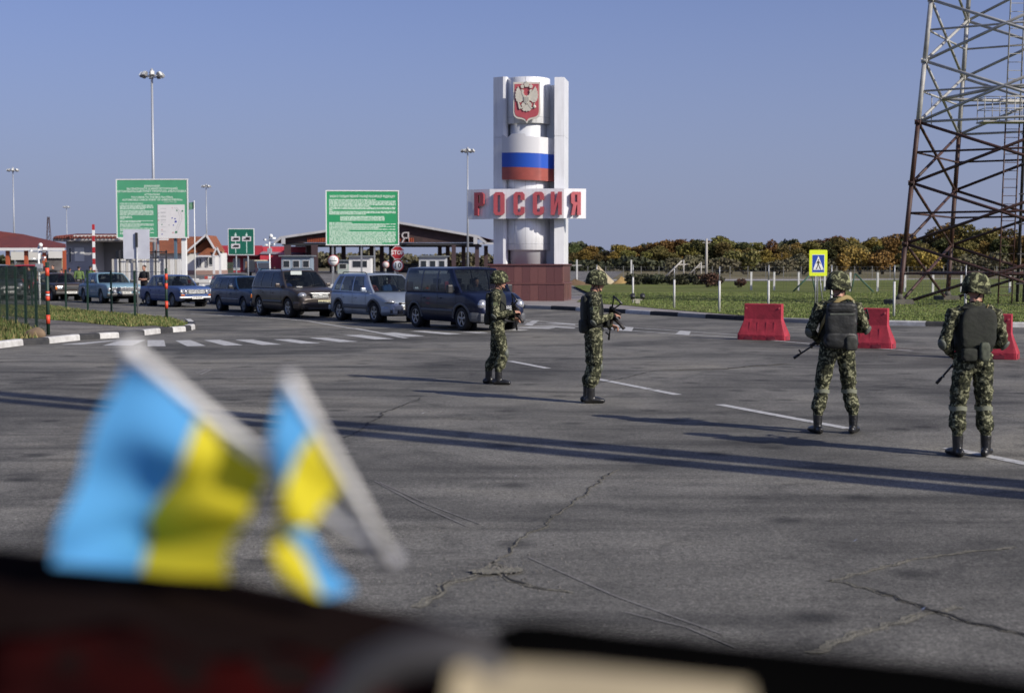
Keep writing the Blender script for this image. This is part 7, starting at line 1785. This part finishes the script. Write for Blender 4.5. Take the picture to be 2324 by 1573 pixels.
def driver(carr, S, label, shirt, y_=.36, arm_out=False):
    G = S['gh']; xb1 = G['lines'][-1][0]; x = xb1 - 1.12; zb_ = G['zb']
    mw = Matrix.Translation(carr.location) @ Matrix.Rotation(carr.rotation_euler.z, 4, 'Z')
    J = J0(hips=(0, 0, .70), chest=(0, -.06, 1.04), neck=(0, -.05, 1.19), head=(0, -.02, 1.355), shL=(-.19, -.04, 1.12), shR=(.19, -.04, 1.12), elL=(-.24, .14, .92), elR=(.24, .14, .92), wrL=(-.14, .36, zb_ - .0), wrR=(.14, .36, zb_ - .0), hdL=(.3, 1, .3), hdR=(-.3, 1, .3),
           hpL=(-.1, 0, .68), hpR=(.1, 0, .68), knL=(-.13, .42, .74), knR=(.13, .42, .74), anL=(-.13, .62, .38), anR=(.13, .62, .38), toeL=(-.13, .85, .3), toeR=(.13, .85, .3))
    if arm_out: J.update(elR=(.36, .12, zb_ + .03), wrR=(.40, .32, zb_ + .12), hdR=(.1, 1, .5))
    dz = min(0, G['zr'] - .18 - 1.36)
    me, H_ = person_body(J, .018, .006, 2, .9); p = mw @ Vector((x, y_, dz)); r = thing('person', label, 'person', p, carr.rotation_euler.z - math.pi / 2)
    link('body', me, [shirt, skin, bootm], r); t = MB(); hc = H_(0, -.022, .045); t.ell(hc, (.086, .1, .09), 14); obj('hair', t, hairm, r); return r
hl = lambda mm, *a: a
VAN = dict(name='panel_van', L=4.28, W=1.82, xf=1.27, xr=-1.39, R=.335, zb=.24, plan=[(-2.14, .90), (-2.02, .955), (-1.5, .99), (.8, 1.0), (1.5, .97), (1.9, .88), (2.08, .78), (2.14, .68)],
    top=[(-2.14, 1.04), (-2.0, 1.09), (.9, 1.09), (1.15, 1.10), (1.45, 1.06), (1.75, .97), (1.98, .84), (2.10, .70), (2.14, .60)], flare=greyp, wide=.7,
    gh=dict(zb=1.07, zr=1.80, wb=.885, wt=.77, bow=.10, lines=[(-2.10, -2.04), (-1.92, -1.88), (-1.02, -1.0), (-.92, -.92), (-.10, -.12), (.0, -.03), (.98, .44), (1.22, .56)]),
    seams=(-.97, -.02, 1.02, -1.95), handles=(-.85, .12), rub=.55, rubm=greyp, rubh=.04, bigmir=1, mir=.35, mirm=blkp, tint=False, bumpm=greyp, tailz=1.1, tailh=.5,
    front=[('box', 'bumper', 0, .38, (.32, 1.52, .26), greyp, .16, .07), ('box', 'bumper_corner', .72, .40, (.34, .28, .28), greyp, .30, .09, -.55), ('box', 'upper_grille', 0, .66, (.10, .86, .12), blkp, .045, .02), ('bars', 'b', .42, .615, .705, 2, chrome, -.012, False),
           ('ell', 'headlamp', .60, .74, (.13, .17, .15), lamp_c, .165, -.45), ('box', 'lower_grille', 0, .31, (.03, .72, .07), blkp, -.004, .01), ('plate', 'AX 3951 CT', 0, .445, plate_w, -.012), ('box', 'chrome_strip', 0, .595, (.03, .80, .018), chrome, -.01, .004)])
SX = dict(name='hatchback_car', L=4.14, W=1.755, xf=1.22, xr=-1.28, R=.325, zb=.25, plan=[(-2.07, .84), (-1.95, .93), (-1.4, .985), (.8, 1.0), (1.4, .97), (1.8, .88), (2.0, .76), (2.07, .62)],
    top=[(-2.07, .90), (-1.9, .98), (.9, .975), (1.15, .965), (1.5, .90), (1.8, .80), (1.98, .69), (2.07, .58)], flare=greyp, wide=.62,
    gh=dict(zb=.955, zr=1.575, wb=.85, wt=.66, bow=.14, rise=.012, lines=[(-1.96, -1.62), (-1.62, -1.42), (-1.22, -1.12), (-1.10, -1.04), (-.28, -.36), (-.18, -.30), (.68, .28), (1.16, .42)]),
    seams=(-.23, .72, -1.05), handles=(-.95, -.02), rub=.50, rubh=.07, rubm=greyp, rails=True, mir=.40, tailz=.85, bumpm=None,
    front=[('box', 'bumper', 0, .40, (.26, 1.30, .28), None, .13, .08), ('box', 'bumper_corner', .66, .42, (.34, .26, .26), None, .28, .08, -.6), ('ell', 'headlamp', .60, .68, (.20, .16, .085), lamp_c, .20, -.55), ('box', 'upper_grille', 0, .63, (.06, .70, .07), blkp, .02, .02), ('box', 'chrome_strip', 0, .635, (.02, .62, .02), chrome, -.016, .004),
           ('box', 'lower_grille', 0, .36, (.04, .84, .12), blkp, -.006, .02), ('box', 'fog_lamp_panel', .58, .38, (.06, .20, .11), blkp, .055, .02, -.5), ('plate', 'AX 7440 BM', 0, .50, plate_w, -.015)])
TG = dict(name='off_roader', L=4.20, W=1.765, xf=1.25, xr=-1.26, R=.345, zb=.28, plan=[(-2.1, .86), (-1.95, .95), (-1.4, .99), (.8, 1.0), (1.4, .98), (1.8, .91), (2.0, .82), (2.10, .70)],
    top=[(-2.10, .98), (-1.95, 1.05), (.8, 1.05), (1.05, 1.06), (1.45, 1.02), (1.8, .94), (1.98, .84), (2.10, .66)], wide=.68,
    gh=dict(zb=1.03, zr=1.67, wb=.86, wt=.68, bow=.13, lines=[(-2.0, -1.80), (-1.78, -1.66), (-1.18, -1.10), (-1.08, -1.02), (-.22, -.28), (-.12, -.2), (.72, .28), (1.08, .40)]),
    seams=(-.17, .75, -1.03), handles=(-.9, .0), rub=.55, rubm=blkp, rails=True, mir=.38, tint=True, tailz=1.0, tailh=.3,
    front=[('box', 'bumper', 0, .44, (.28, 1.36, .30), None, .13, .09), ('box', 'bumper_corner', .68, .46, (.34, .28, .28), None, .28, .09, -.5), ('ell', 'headlamp', .60, .79, (.15, .175, .105), lamp_c, .16, -.5), ('box', 'upper_grille', 0, .76, (.08, .66, .17), blkp, .02, .03), ('bars', 'b', .30, .69, .84, 3, chrome, -.022, False), ('box', 'emblem', 0, .77, (.02, .10, .07), chrome, -.04, .006),
           ('box', 'grille_frame', 0, .86, (.04, .74, .03), chrome, .005, .008), ('plate', 'AX 8101 BA', .18, .565, plate_y, -.02), ('box', 'fog_lamp', .60, .46, (.06, .13, .10), lamp_c, .06, .02, -.4), ('box', 'lower_grille', 0, .33, (.05, .9, .08), blkp, -.002, .02)])
def lada(name, gh, top, L_=4.08, **k):
    d = dict(name=name, L=L_, W=1.61, xf=1.27, xr=-1.15, R=.295, zb=.26, plan=[(-2.1, .93), (-1.9, .97), (0, 1.0), (1.7, .98), (2.0, .95), (2.06, .93)], top=top, crown=.015, wide=.6, gh=gh, seams=(-.25, .68, -1.0), handles=(-.85, .05), rub=.52, rubh=.012, rubm=chrome, rim='steel', mir=.35, mirm=blkp, bumpm=chrome, tailz=.66)
    d.update(k); return d
L4 = lada('estate_car', dict(zb=.88, zr=1.40, wb=.765, wt=.62, bow=.05, lines=[(-1.98, -1.72), (-1.86, -1.66), (-1.15, -1.05), (-1.05, -.98), (-.32, -.32), (-.24, -.25), (.50, .10), (.70, .16)]), [(-2.04, .84), (-1.95, .90), (.6, .90), (.9, .91), (1.8, .88), (2.0, .83), (2.04, .72)],
    front=[('box', 'bumper', 0, .40, (.16, 1.58, .11), blkp, -.05, .02), ('box', 'grille', 0, .66, (.05, .78, .17), blkp, -.004, .008), ('bars', 'b', .36, .59, .73, 5, greyp, -.03, False), ('box', 'headlamp', .56, .66, (.06, .27, .155), lamp_c, -.004, .02), ('box', 'indicator', .735, .66, (.09, .09, .15), amber, .02, .01), ('plate', '34-19 ХАС', 0, .43, plate_w, -.14)])
L3 = lada('saloon_car', dict(zb=.88, zr=1.39, wb=.765, wt=.62, bow=.05, lines=[(-1.34, -.96), (-1.22, -.88), (-1.02, -.80), (-.95, -.76), (-.30, -.32), (-.22, -.25), (.50, .10), (.70, .16)]), [(-2.04, .80), (-1.95, .86), (-1.3, .88), (.6, .90), (.9, .91), (1.8, .88), (2.0, .83), (2.04, .72)],
    front=[('box', 'bumper', 0, .42, (.12, 1.62, .09), chrome, -.05, .03), ('box', 'grille', 0, .66, (.05, .80, .17), greyp, -.004, .008), ('bars', 'b', .38, .585, .735, 7, chrome, -.03, False), ('box', 'grille_frame', 0, .76, (.04, 1.5, .015), chrome, -.01, .003), ('round', 'headlamp', .68, .665, .083, lamp_c, -.03), ('round', 'headlamp', .49, .665, .083, lamp_c, -.03), ('box', 'indicator', .64, .53, (.05, .17, .06), amber, -.01, .01), ('plate', '71 96 ХАЛ', 0, .42, plate_w, -.125), ('box', 'emblem', 0, .67, (.02, .03, .10), chrome, -.05, .004)])
GZ = lada('saloon_car', dict(zb=.93, zr=1.45, wb=.84, wt=.66, bow=.08, lines=[(-1.55, -1.12), (-1.42, -1.02), (-1.20, -.94), (-1.12, -.90), (-.38, -.40), (-.28, -.32), (.55, .10), (.80, .18)]), [(-2.36, .78), (-2.2, .86), (-1.5, .92), (.7, .95), (1.1, .96), (2.0, .92), (2.28, .86), (2.36, .74)], L_=4.72, W=1.80, xf=1.42, xr=-1.38, R=.33, plan=[(-2.4, .90), (-2.1, .97), (0, 1.0), (1.9, .97), (2.25, .93), (2.4, .90)],
    front=[('box', 'bumper', 0, .42, (.14, 1.74, .13), blkp, -.05, .03), ('box', 'grille', 0, .66, (.05, 1.28, .15), blkp, -.004, .008), ('bars', 'b', .62, .60, .73, 30, chrome, -.03, True), ('box', 'grille_frame', 0, .75, (.04, 1.5, .02), chrome, -.01, .003), ('round', 'headlamp', .72, .665, .10, lamp_c, -.03), ('round', 'fog_lamp', .50, .56, .085, lamp_c, -.12), ('plate', '05-48 ХАК', 0, .52, plate_w, -.14), ('box', 'emblem', 0, .72, (.03, .05, .12), chrome, -.04, .006)])
L7 = dict(L4); L7 = lada('saloon_car', L3['gh'], L3['top'], front=L4['front'])
navy_p = paintm('navy_blue_paint', (.005, .009, .032)); silver_p = paintm('silver_paint', (.33, .38, .45), .55, .32); brown_p = paintm('brown_grey_paint', (.060, .050, .045), .4, .3)
estate_p = paintm('dark_blue_green_paint', (.008, .032, .085), .1); blue_p = paintm('medium_blue_paint', (.045, .085, .22), .1); sky_p = paintm('pale_blue_paint', (.16, .27, .34), .05, .35); dgreen_p = paintm('dark_green_paint', (.02, .04, .035), .1)
dgrey_p = paintm('dark_grey_paint', (.03, .035, .04), .2); red_p = paintm('red_van_paint', (.35, .02, .03), .1); white_p = paintm('white_van_paint', (.55, .56, .56), 0); dirty_p = paintm('brown_dark_paint', (.045, .035, .03), .1)
def withm(S, m_):
    S = dict(S); S['front'] = [tuple(m_ if q is None else q for q in it) for it in S['front']]
    if S.get('bumpm', 1) is None: S['bumpm'] = m_
    return S
cv = car(withm(VAN, navy_p), -1.40, 41.7, 33, 'dark navy blue panel van at the head of the queue, partly behind a soldier', navy_p, 'van')
cs = car(withm(SX, silver_p), -4.38, 46.85, 33, 'silver hatchback with dark roof rails behind the navy van', silver_p)
ct = car(withm(TG, brown_p), -7.80, 51.1, 33, 'brown grey off-roader with chrome grille between silver car and dark estate', brown_p)
ce = car(withm(L4, estate_p), -10.40, 56.1, 34, 'dark blue boxy estate car behind the brown off-roader', estate_p)
cb = car(withm(L3, blue_p), -14.90, 62.95, 39, 'old blue saloon with four round headlights beside the red banded post', blue_p)
cg = car(withm(GZ, sky_p), -19.45, 68.75, 33, 'old pale blue saloon behind the thin fence posts', sky_p)
car(withm(L7, dirty_p), -23.3, 73.2, 34, 'dark brown saloon half hidden behind the red banded fence end post', dirty_p)
car(withm(L7, dgreen_p), -13.0, 66.5, 30, 'dark green saloon mostly hidden behind the dark blue estate', dgreen_p)
car(withm(VAN, dgrey_p), -26.9, 74.5, 34, 'dark grey van behind the green mesh fence, next to the dark brown saloon', dgrey_p, 'van')
car(withm(VAN, dirty_p), -31.2, 79.0, 34, 'dark brown van behind the green mesh fence at the edge of the photo', dirty_p, 'van')
car(withm(VAN, red_p), -29.7, 87.5, 12, 'red van whose roof shows above the green mesh fence', red_p, 'van')
car(withm(VAN, white_p), -33.8, 92.5, 10, 'white van whose roof shows over the fence at the far left', white_p, 'van')
driver(cv, VAN, 'driver sitting behind the windscreen of the navy van', navy); driver(cs, SX, 'driver in the silver hatchback', mat('blue_shirt', (.04, .12, .35), .8)); driver(cs, SX, 'passenger beside the driver of the silver hatchback', mat('pink_shirt', (.45, .12, .12), .8), -.36)
driver(ct, TG, 'driver of the brown off-roader with an elbow at the open window', mat('blue_shirt2', (.05, .08, .3), .8), -.36, True); driver(cb, L3, 'driver in the old blue saloon', black_cl)
# small items on dashboards and roofs: sun visor sheet in the brown off-roader etc. are parts of the cars
t = MB(); t.box((.78, -.30, 1.56), (.02, .42, .13)); obj('sun_visor', t, mat('pale_visor', (.45, .5, .48), .7), ct)
t = MB(); t.box((1.28, -.42, 1.08), (.10, .22, .015)); obj('paper_on_dash', t, g_white, ct)
t = MB(); t.ell((0, 0, 0), (.03, .03, .05), 8, Matrix.Translation((.55, 0, 1.38))); t.ell((0, 0, 0), (.02, .02, .04), 8, Matrix.Translation((.56, 0, 1.27))); obj('mirror_charm', t, g_white, cs)
t = MB(); t.cyl((.35, 0, 1.83), (.28, 0, 2.0), .006, n=5); obj('aerial', t, blkp, cv)
t = MB(); t.box((.05, -.735, 1.04), (.16, .012, .12)); obj('window_sticker', t, g_white, ce)
# truck with beige cover near the red hall
Y = 200; r = thing('covered_truck', 'small blue truck with beige covered back before the red hall', 'truck', (X(762, Y), Y, 0), R(-62), None)
bt = paintm('truck_blue_paint', (.035, .085, .14), .05)
t = MB(); P = [(1.0, .45), (2.35, .45), (2.4, 1.0), (2.1, 1.15), (1.75, 1.95), (1.5, 2.1), (.75, 2.15), (.75, .45)]; t.prism(P, -.95, .95, Matrix.Rotation(math.pi / 2, 4, 'X')); obj('cab', t, bt, r)
t = MB(); t.prism([(2.16, 1.12), (1.80, 1.90), (1.78, 1.90), (2.14, 1.12)], -.85, .85, Matrix.Rotation(math.pi / 2, 4, 'X') @ Matrix.Translation((.02, .01, 0))); obj('windscreen', t, glassd, r)
for s_ in (-1, 1): t = MB(); t.prism([(1.0, 1.2), (1.95, 1.2), (1.65, 1.85), (1.0, 1.85)], .955 * s_, .965 * s_, Matrix.Rotation(math.pi / 2, 4, 'X')); obj('side_window', t, glassd, r)
t = MB(); t.box((-1.0, 0, 1.55), (3.3, 2.0, 1.5), bev=.15); obj('canvas_cover', t, mat('beige_canvas', (.36, .34, .25), .9, var=.15), r)
t = MB(); t.box((-1.0, 0, .75), (3.4, 2.02, .25)); obj('load_bed', t, bt, r)
for x, y_ in ((1.6, .85), (1.6, -.85), (-1.6, .85), (-1.6, -.85)): wheel(r, x, y_, .38, 'dark', 1 if y_ > 0 else -1)
for s_ in (-.7, .7): t = MB(); t.ell((2.38, s_, .75), (.06, .13, .12), 12); obj('headlamp', t, lamp_c, r)
# ================================================================== inside our own car: dashboard, little flags
def A(u, v, Y): return at(u * V, v * V, Y)
dash_m = mat('dash_black', (.011, .007, .0065), 1.0, var=.3, vscale=6, spec=.0); dash2 = mat('dash_hood_black', (.002, .002, .002), 1.0, spec=.0)
d = thing('dashboard', 'blurred black car dashboard across the bottom of the photo', 'dashboard', (0, .8, 1.4)); inv = Matrix.Translation((0, -.8, -1.4))
cr = [(-700, 1215), (-300, 1228), (0, 1243), (250, 1272), (520, 1312), (760, 1362), (940, 1398), (1100, 1440), (1260, 1470), (1500, 1520), (1800, 1570), (2324, 1640), (2900, 1700)]
rows = [[inv @ (A(u, v + 60, 1.3)) for u, v in cr], [inv @ (A(u, v + 6, 1.12)) for u, v in cr], [inv @ A(u, v, 1.05) for u, v in cr], [inv @ A(u, v + 14, .98) for u, v in cr], [inv @ A(u, v + 110, .86) for u, v in cr], [inv @ A(u, max(v + 260, 1620), .7) for u, v in cr], [inv @ A(u, 2300, .58) for u, v in cr], [inv @ Vector((A(u, 2300, .58).x, .58, .9)) for u, v in cr], [inv @ Vector((A(u, v, 1.3).x, 1.3, .9)) for u, v in cr], [inv @ (A(u, v + 60, 1.3)) for u, v in cr]]
t = MB(); t.grid(rows); o = obj('dash_top', t, dash_m, d)
hd_ = [(1120, 1425), (1180, 1405), (1240, 1406), (1400, 1428), (1500, 1440), (1700, 1462), (1850, 1478), (2100, 1505), (2324, 1538), (2900, 1590)]
t = MB(); rows = []
for k, (dv, Y) in enumerate(((90, .86), (25, .88), (0, .84), (4, .79), (60, .74), (150, .71), (420, .70))): rows.append([inv @ A(u, v + dv * (1 if i else .4), Y) for i, (u, v) in enumerate(hd_)])
t.grid(rows); obj('instrument_hood', t, dash2, d, fix=False)
t = MB(); t.tube([inv @ A(u, v, .66) for u, v in ((700, 1720), (760, 1600), (830, 1530), (920, 1492), (1010, 1482), (1080, 1500), (1130, 1560), (1150, 1700))], .011, 10); obj('hood_rim', t, mat('rim_grey', (.035, .033, .033), .6), d)
def dashY(u, v):
    c = float(np.interp(u, [p[0] for p in cr], [p[1] for p in cr])); lo = max(c + 260, 1620)
    return float(np.interp(v, [c, c + 14, c + 110, lo, 2300], [1.05, .98, .86, .7, .58]))
red_c = mat('dark_red_reflection', (.045, .0045, .004), 1.0, var=.9, vscale=7, var2=(.009, .004, .004), spec=0)  # red reflection in the dash, painted as the colour of an added sheet
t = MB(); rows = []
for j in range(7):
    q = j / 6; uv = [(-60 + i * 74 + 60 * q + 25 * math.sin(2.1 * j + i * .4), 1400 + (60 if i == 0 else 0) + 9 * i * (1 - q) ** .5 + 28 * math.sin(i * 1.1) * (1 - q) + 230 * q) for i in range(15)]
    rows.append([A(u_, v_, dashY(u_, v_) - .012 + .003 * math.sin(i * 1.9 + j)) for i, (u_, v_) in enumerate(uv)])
t.grid(rows); o = obj('red_reflection', t, red_c); sm = o.modifiers.new('s', 'SOLIDIFY'); sm.thickness = .004; o.data = bake(o, 'red_reflection'); o.modifiers.clear()
tag(o, 'dark red sheet painted as a reflection over the left of the dashboard, out of focus', 'cloth')
t = MB(); P = [A(1030, 1520, .64), A(1100, 1500, .66), (A(1330, 1512, .68)), A(1700, 1552, .68), A(1740, 1760, .62), A(990, 1760, .58)]
t.poly(P); t.poly([p - Vector((0, 0, .02)) for p in P][::-1])
for i in range(6): t.poly([P[i], P[(i + 1) % 6], P[(i + 1) % 6] - Vector((0, 0, .02)), P[i] - Vector((0, 0, .02))])
tag(obj('paper_pad', t, mat('beige_paper', (.34, .285, .18), .8, var=.15, vscale=9)), 'beige pad of paper at the bottom of the photo, out of focus', 'paper')
# flags
f_blue = mat('flag_cloth_blue', (.11, .42, .80), .8); f_yel = mat('flag_cloth_yellow', (.80, .68, .025), .8); f_white = mat('flag_stick_white', (.84, .83, .80), .4)
for m_ in (f_blue, f_yel):      # thin cloth lets light through
    nt = m_.node_tree; b = nt.nodes['Principled BSDF']; b.inputs['Subsurface Weight'].default_value = 0; tr = nt.nodes.new('ShaderNodeBsdfTranslucent'); tr.inputs[0].default_value = b.inputs['Base Color'].default_value
    ms = nt.nodes.new('ShaderNodeMixShader'); ms.inputs[0].default_value = .42; out = nt.nodes['Material Output']; nt.links.new(b.outputs[0], ms.inputs[1]); nt.links.new(tr.outputs[0], ms.inputs[2]); nt.links.new(ms.outputs[0], out.inputs[0])
def lerp(a, b, t_): return a + (b - a) * t_
def flag_cloth(cols, parent, n=24):
    """cols: for each fly position the hoist-top, boundary and hoist-bottom points (u, v, Y)"""
    P = []
    def cat_(L_, q):
        m_ = len(L_) - 1; i = min(int(q * m_), m_ - 1); f_ = q * m_ - i; p0, p1, p2, p3 = L_[max(i - 1, 0)], L_[i], L_[i + 1], L_[min(i + 2, m_)]
        return tuple(.5 * ((2 * b) + (-a + c) * f_ + (2 * a - 5 * b + 4 * c - d_) * f_ ** 2 + (-a + 3 * b - 3 * c + d_) * f_ ** 3) for a, b, c, d_ in zip(p0, p1, p2, p3))
    tr_ = [[c[k] for c in cols] for k in range(3)]
    for i in range(n + 1):
        q = i / n; P.append([A(*cat_(tr_[k], q)) for k in range(3)])
    for nm, k0, mm in (('blue_half', 0, f_blue), ('yellow_half', 1, f_yel)):
        t = MB(); rows = []
        for i, p in enumerate(P): rows.append([p[k0].lerp(p[k0 + 1], j / 8) + Vector((0, .006 * math.sin(i * .6 + (j + 8 * k0) * .35), 0)) for j in range(9)])
        t.grid(rows); obj(nm, t, mm, parent, fix=False)
hold = thing('flag_holder', 'small pale twin flag holder with two white sticks on the dashboard', 'flag holder', (0, 0, 0))
t = MB(); t.cyl(A(888, 1270, .97), A(892, 1272, 1.04), .004, .008, n=14); obj('suction_cup', t, mat('clear_grey_plastic', (.45, .45, .47), .3), hold)
t = MB(); t.tube([A(300, 798, .90), A(450, 920, .92), A(620, 1058, .94), A(745, 1165, .955), A(888, 1272, .97)], .0033, 10); t.ell(A(296, 792, .90), (.006, .006, .006), 10); obj('stick', t, f_white, hold)
t = MB(); t.tube([A(655, 858, .88), A(720, 970, .91), A(800, 1110, .94), A(888, 1272, .97)], .0035, 10); obj('stick', t, f_white, hold)
fl1 = thing('small_flag', 'left small blue and yellow flag hanging wide open, out of focus', 'flag', (0, 0, 0), 0, 'two small blue and yellow flags')
flag_cloth([((290, 815, .895), (450, 950, .915), (612, 1072, .935)), ((235, 930, .90), (410, 1060, .90), (585, 1120, .92)), ((180, 1080, .885), (350, 1150, .93), (560, 1180, .90)), ((140, 1190, .87), (335, 1215, .945), (520, 1240, .90)), ((112, 1285, .865), (325, 1292, .90), (515, 1318, .88))], fl1)
fl2 = thing('small_flag', 'right small blue and yellow flag folded and twisted, seen nearly edge on', 'flag', (0, 0, 0), 0, 'two small blue and yellow flags')
flag_cloth([((648, 862, .875), (708, 985, .905), (778, 1100, .93)), ((622, 960, .88), (672, 1040, .90), (735, 1150, .91)), ((618, 1060, .90), (645, 1110, .88), (700, 1195, .88)), ((672, 1150, .92), (640, 1185, .90), (628, 1200, .89)), ((740, 1260, .93), (690, 1270, .91), (618, 1235, .90)), ((800, 1345, .94), (735, 1350, .92), (640, 1330, .90))], fl2)
# ---- twin poles of a gantry outside the picture on the right: they throw the two long bands of shade over the road
gz = thing('gantry', 'twin pole road gantry standing beside the road beyond the edge of the photo', 'gantry', (0, 0, 0))
sh_dir = Vector((-math.sin(SUN_AZ), -math.cos(SUN_AZ), 0)).normalized()
for (ua, va, ub, vb, r_) in ((0, 892, 2324, 1098, .26), (0, 908, 2324, 1124, .22)):
    a, b = ground(ua * V, va * V), ground(ub * V, vb * V); d2 = (a - b).normalized()
    p = b - d2 * 9.0; t = MB(); t.cyl((p.x, p.y, 0), (p.x, p.y, 30), r_, r_ * .8, n=14); obj('pole', t, grey_steel, gz)
    print('band dir', d2, 'sun dir', sh_dir)
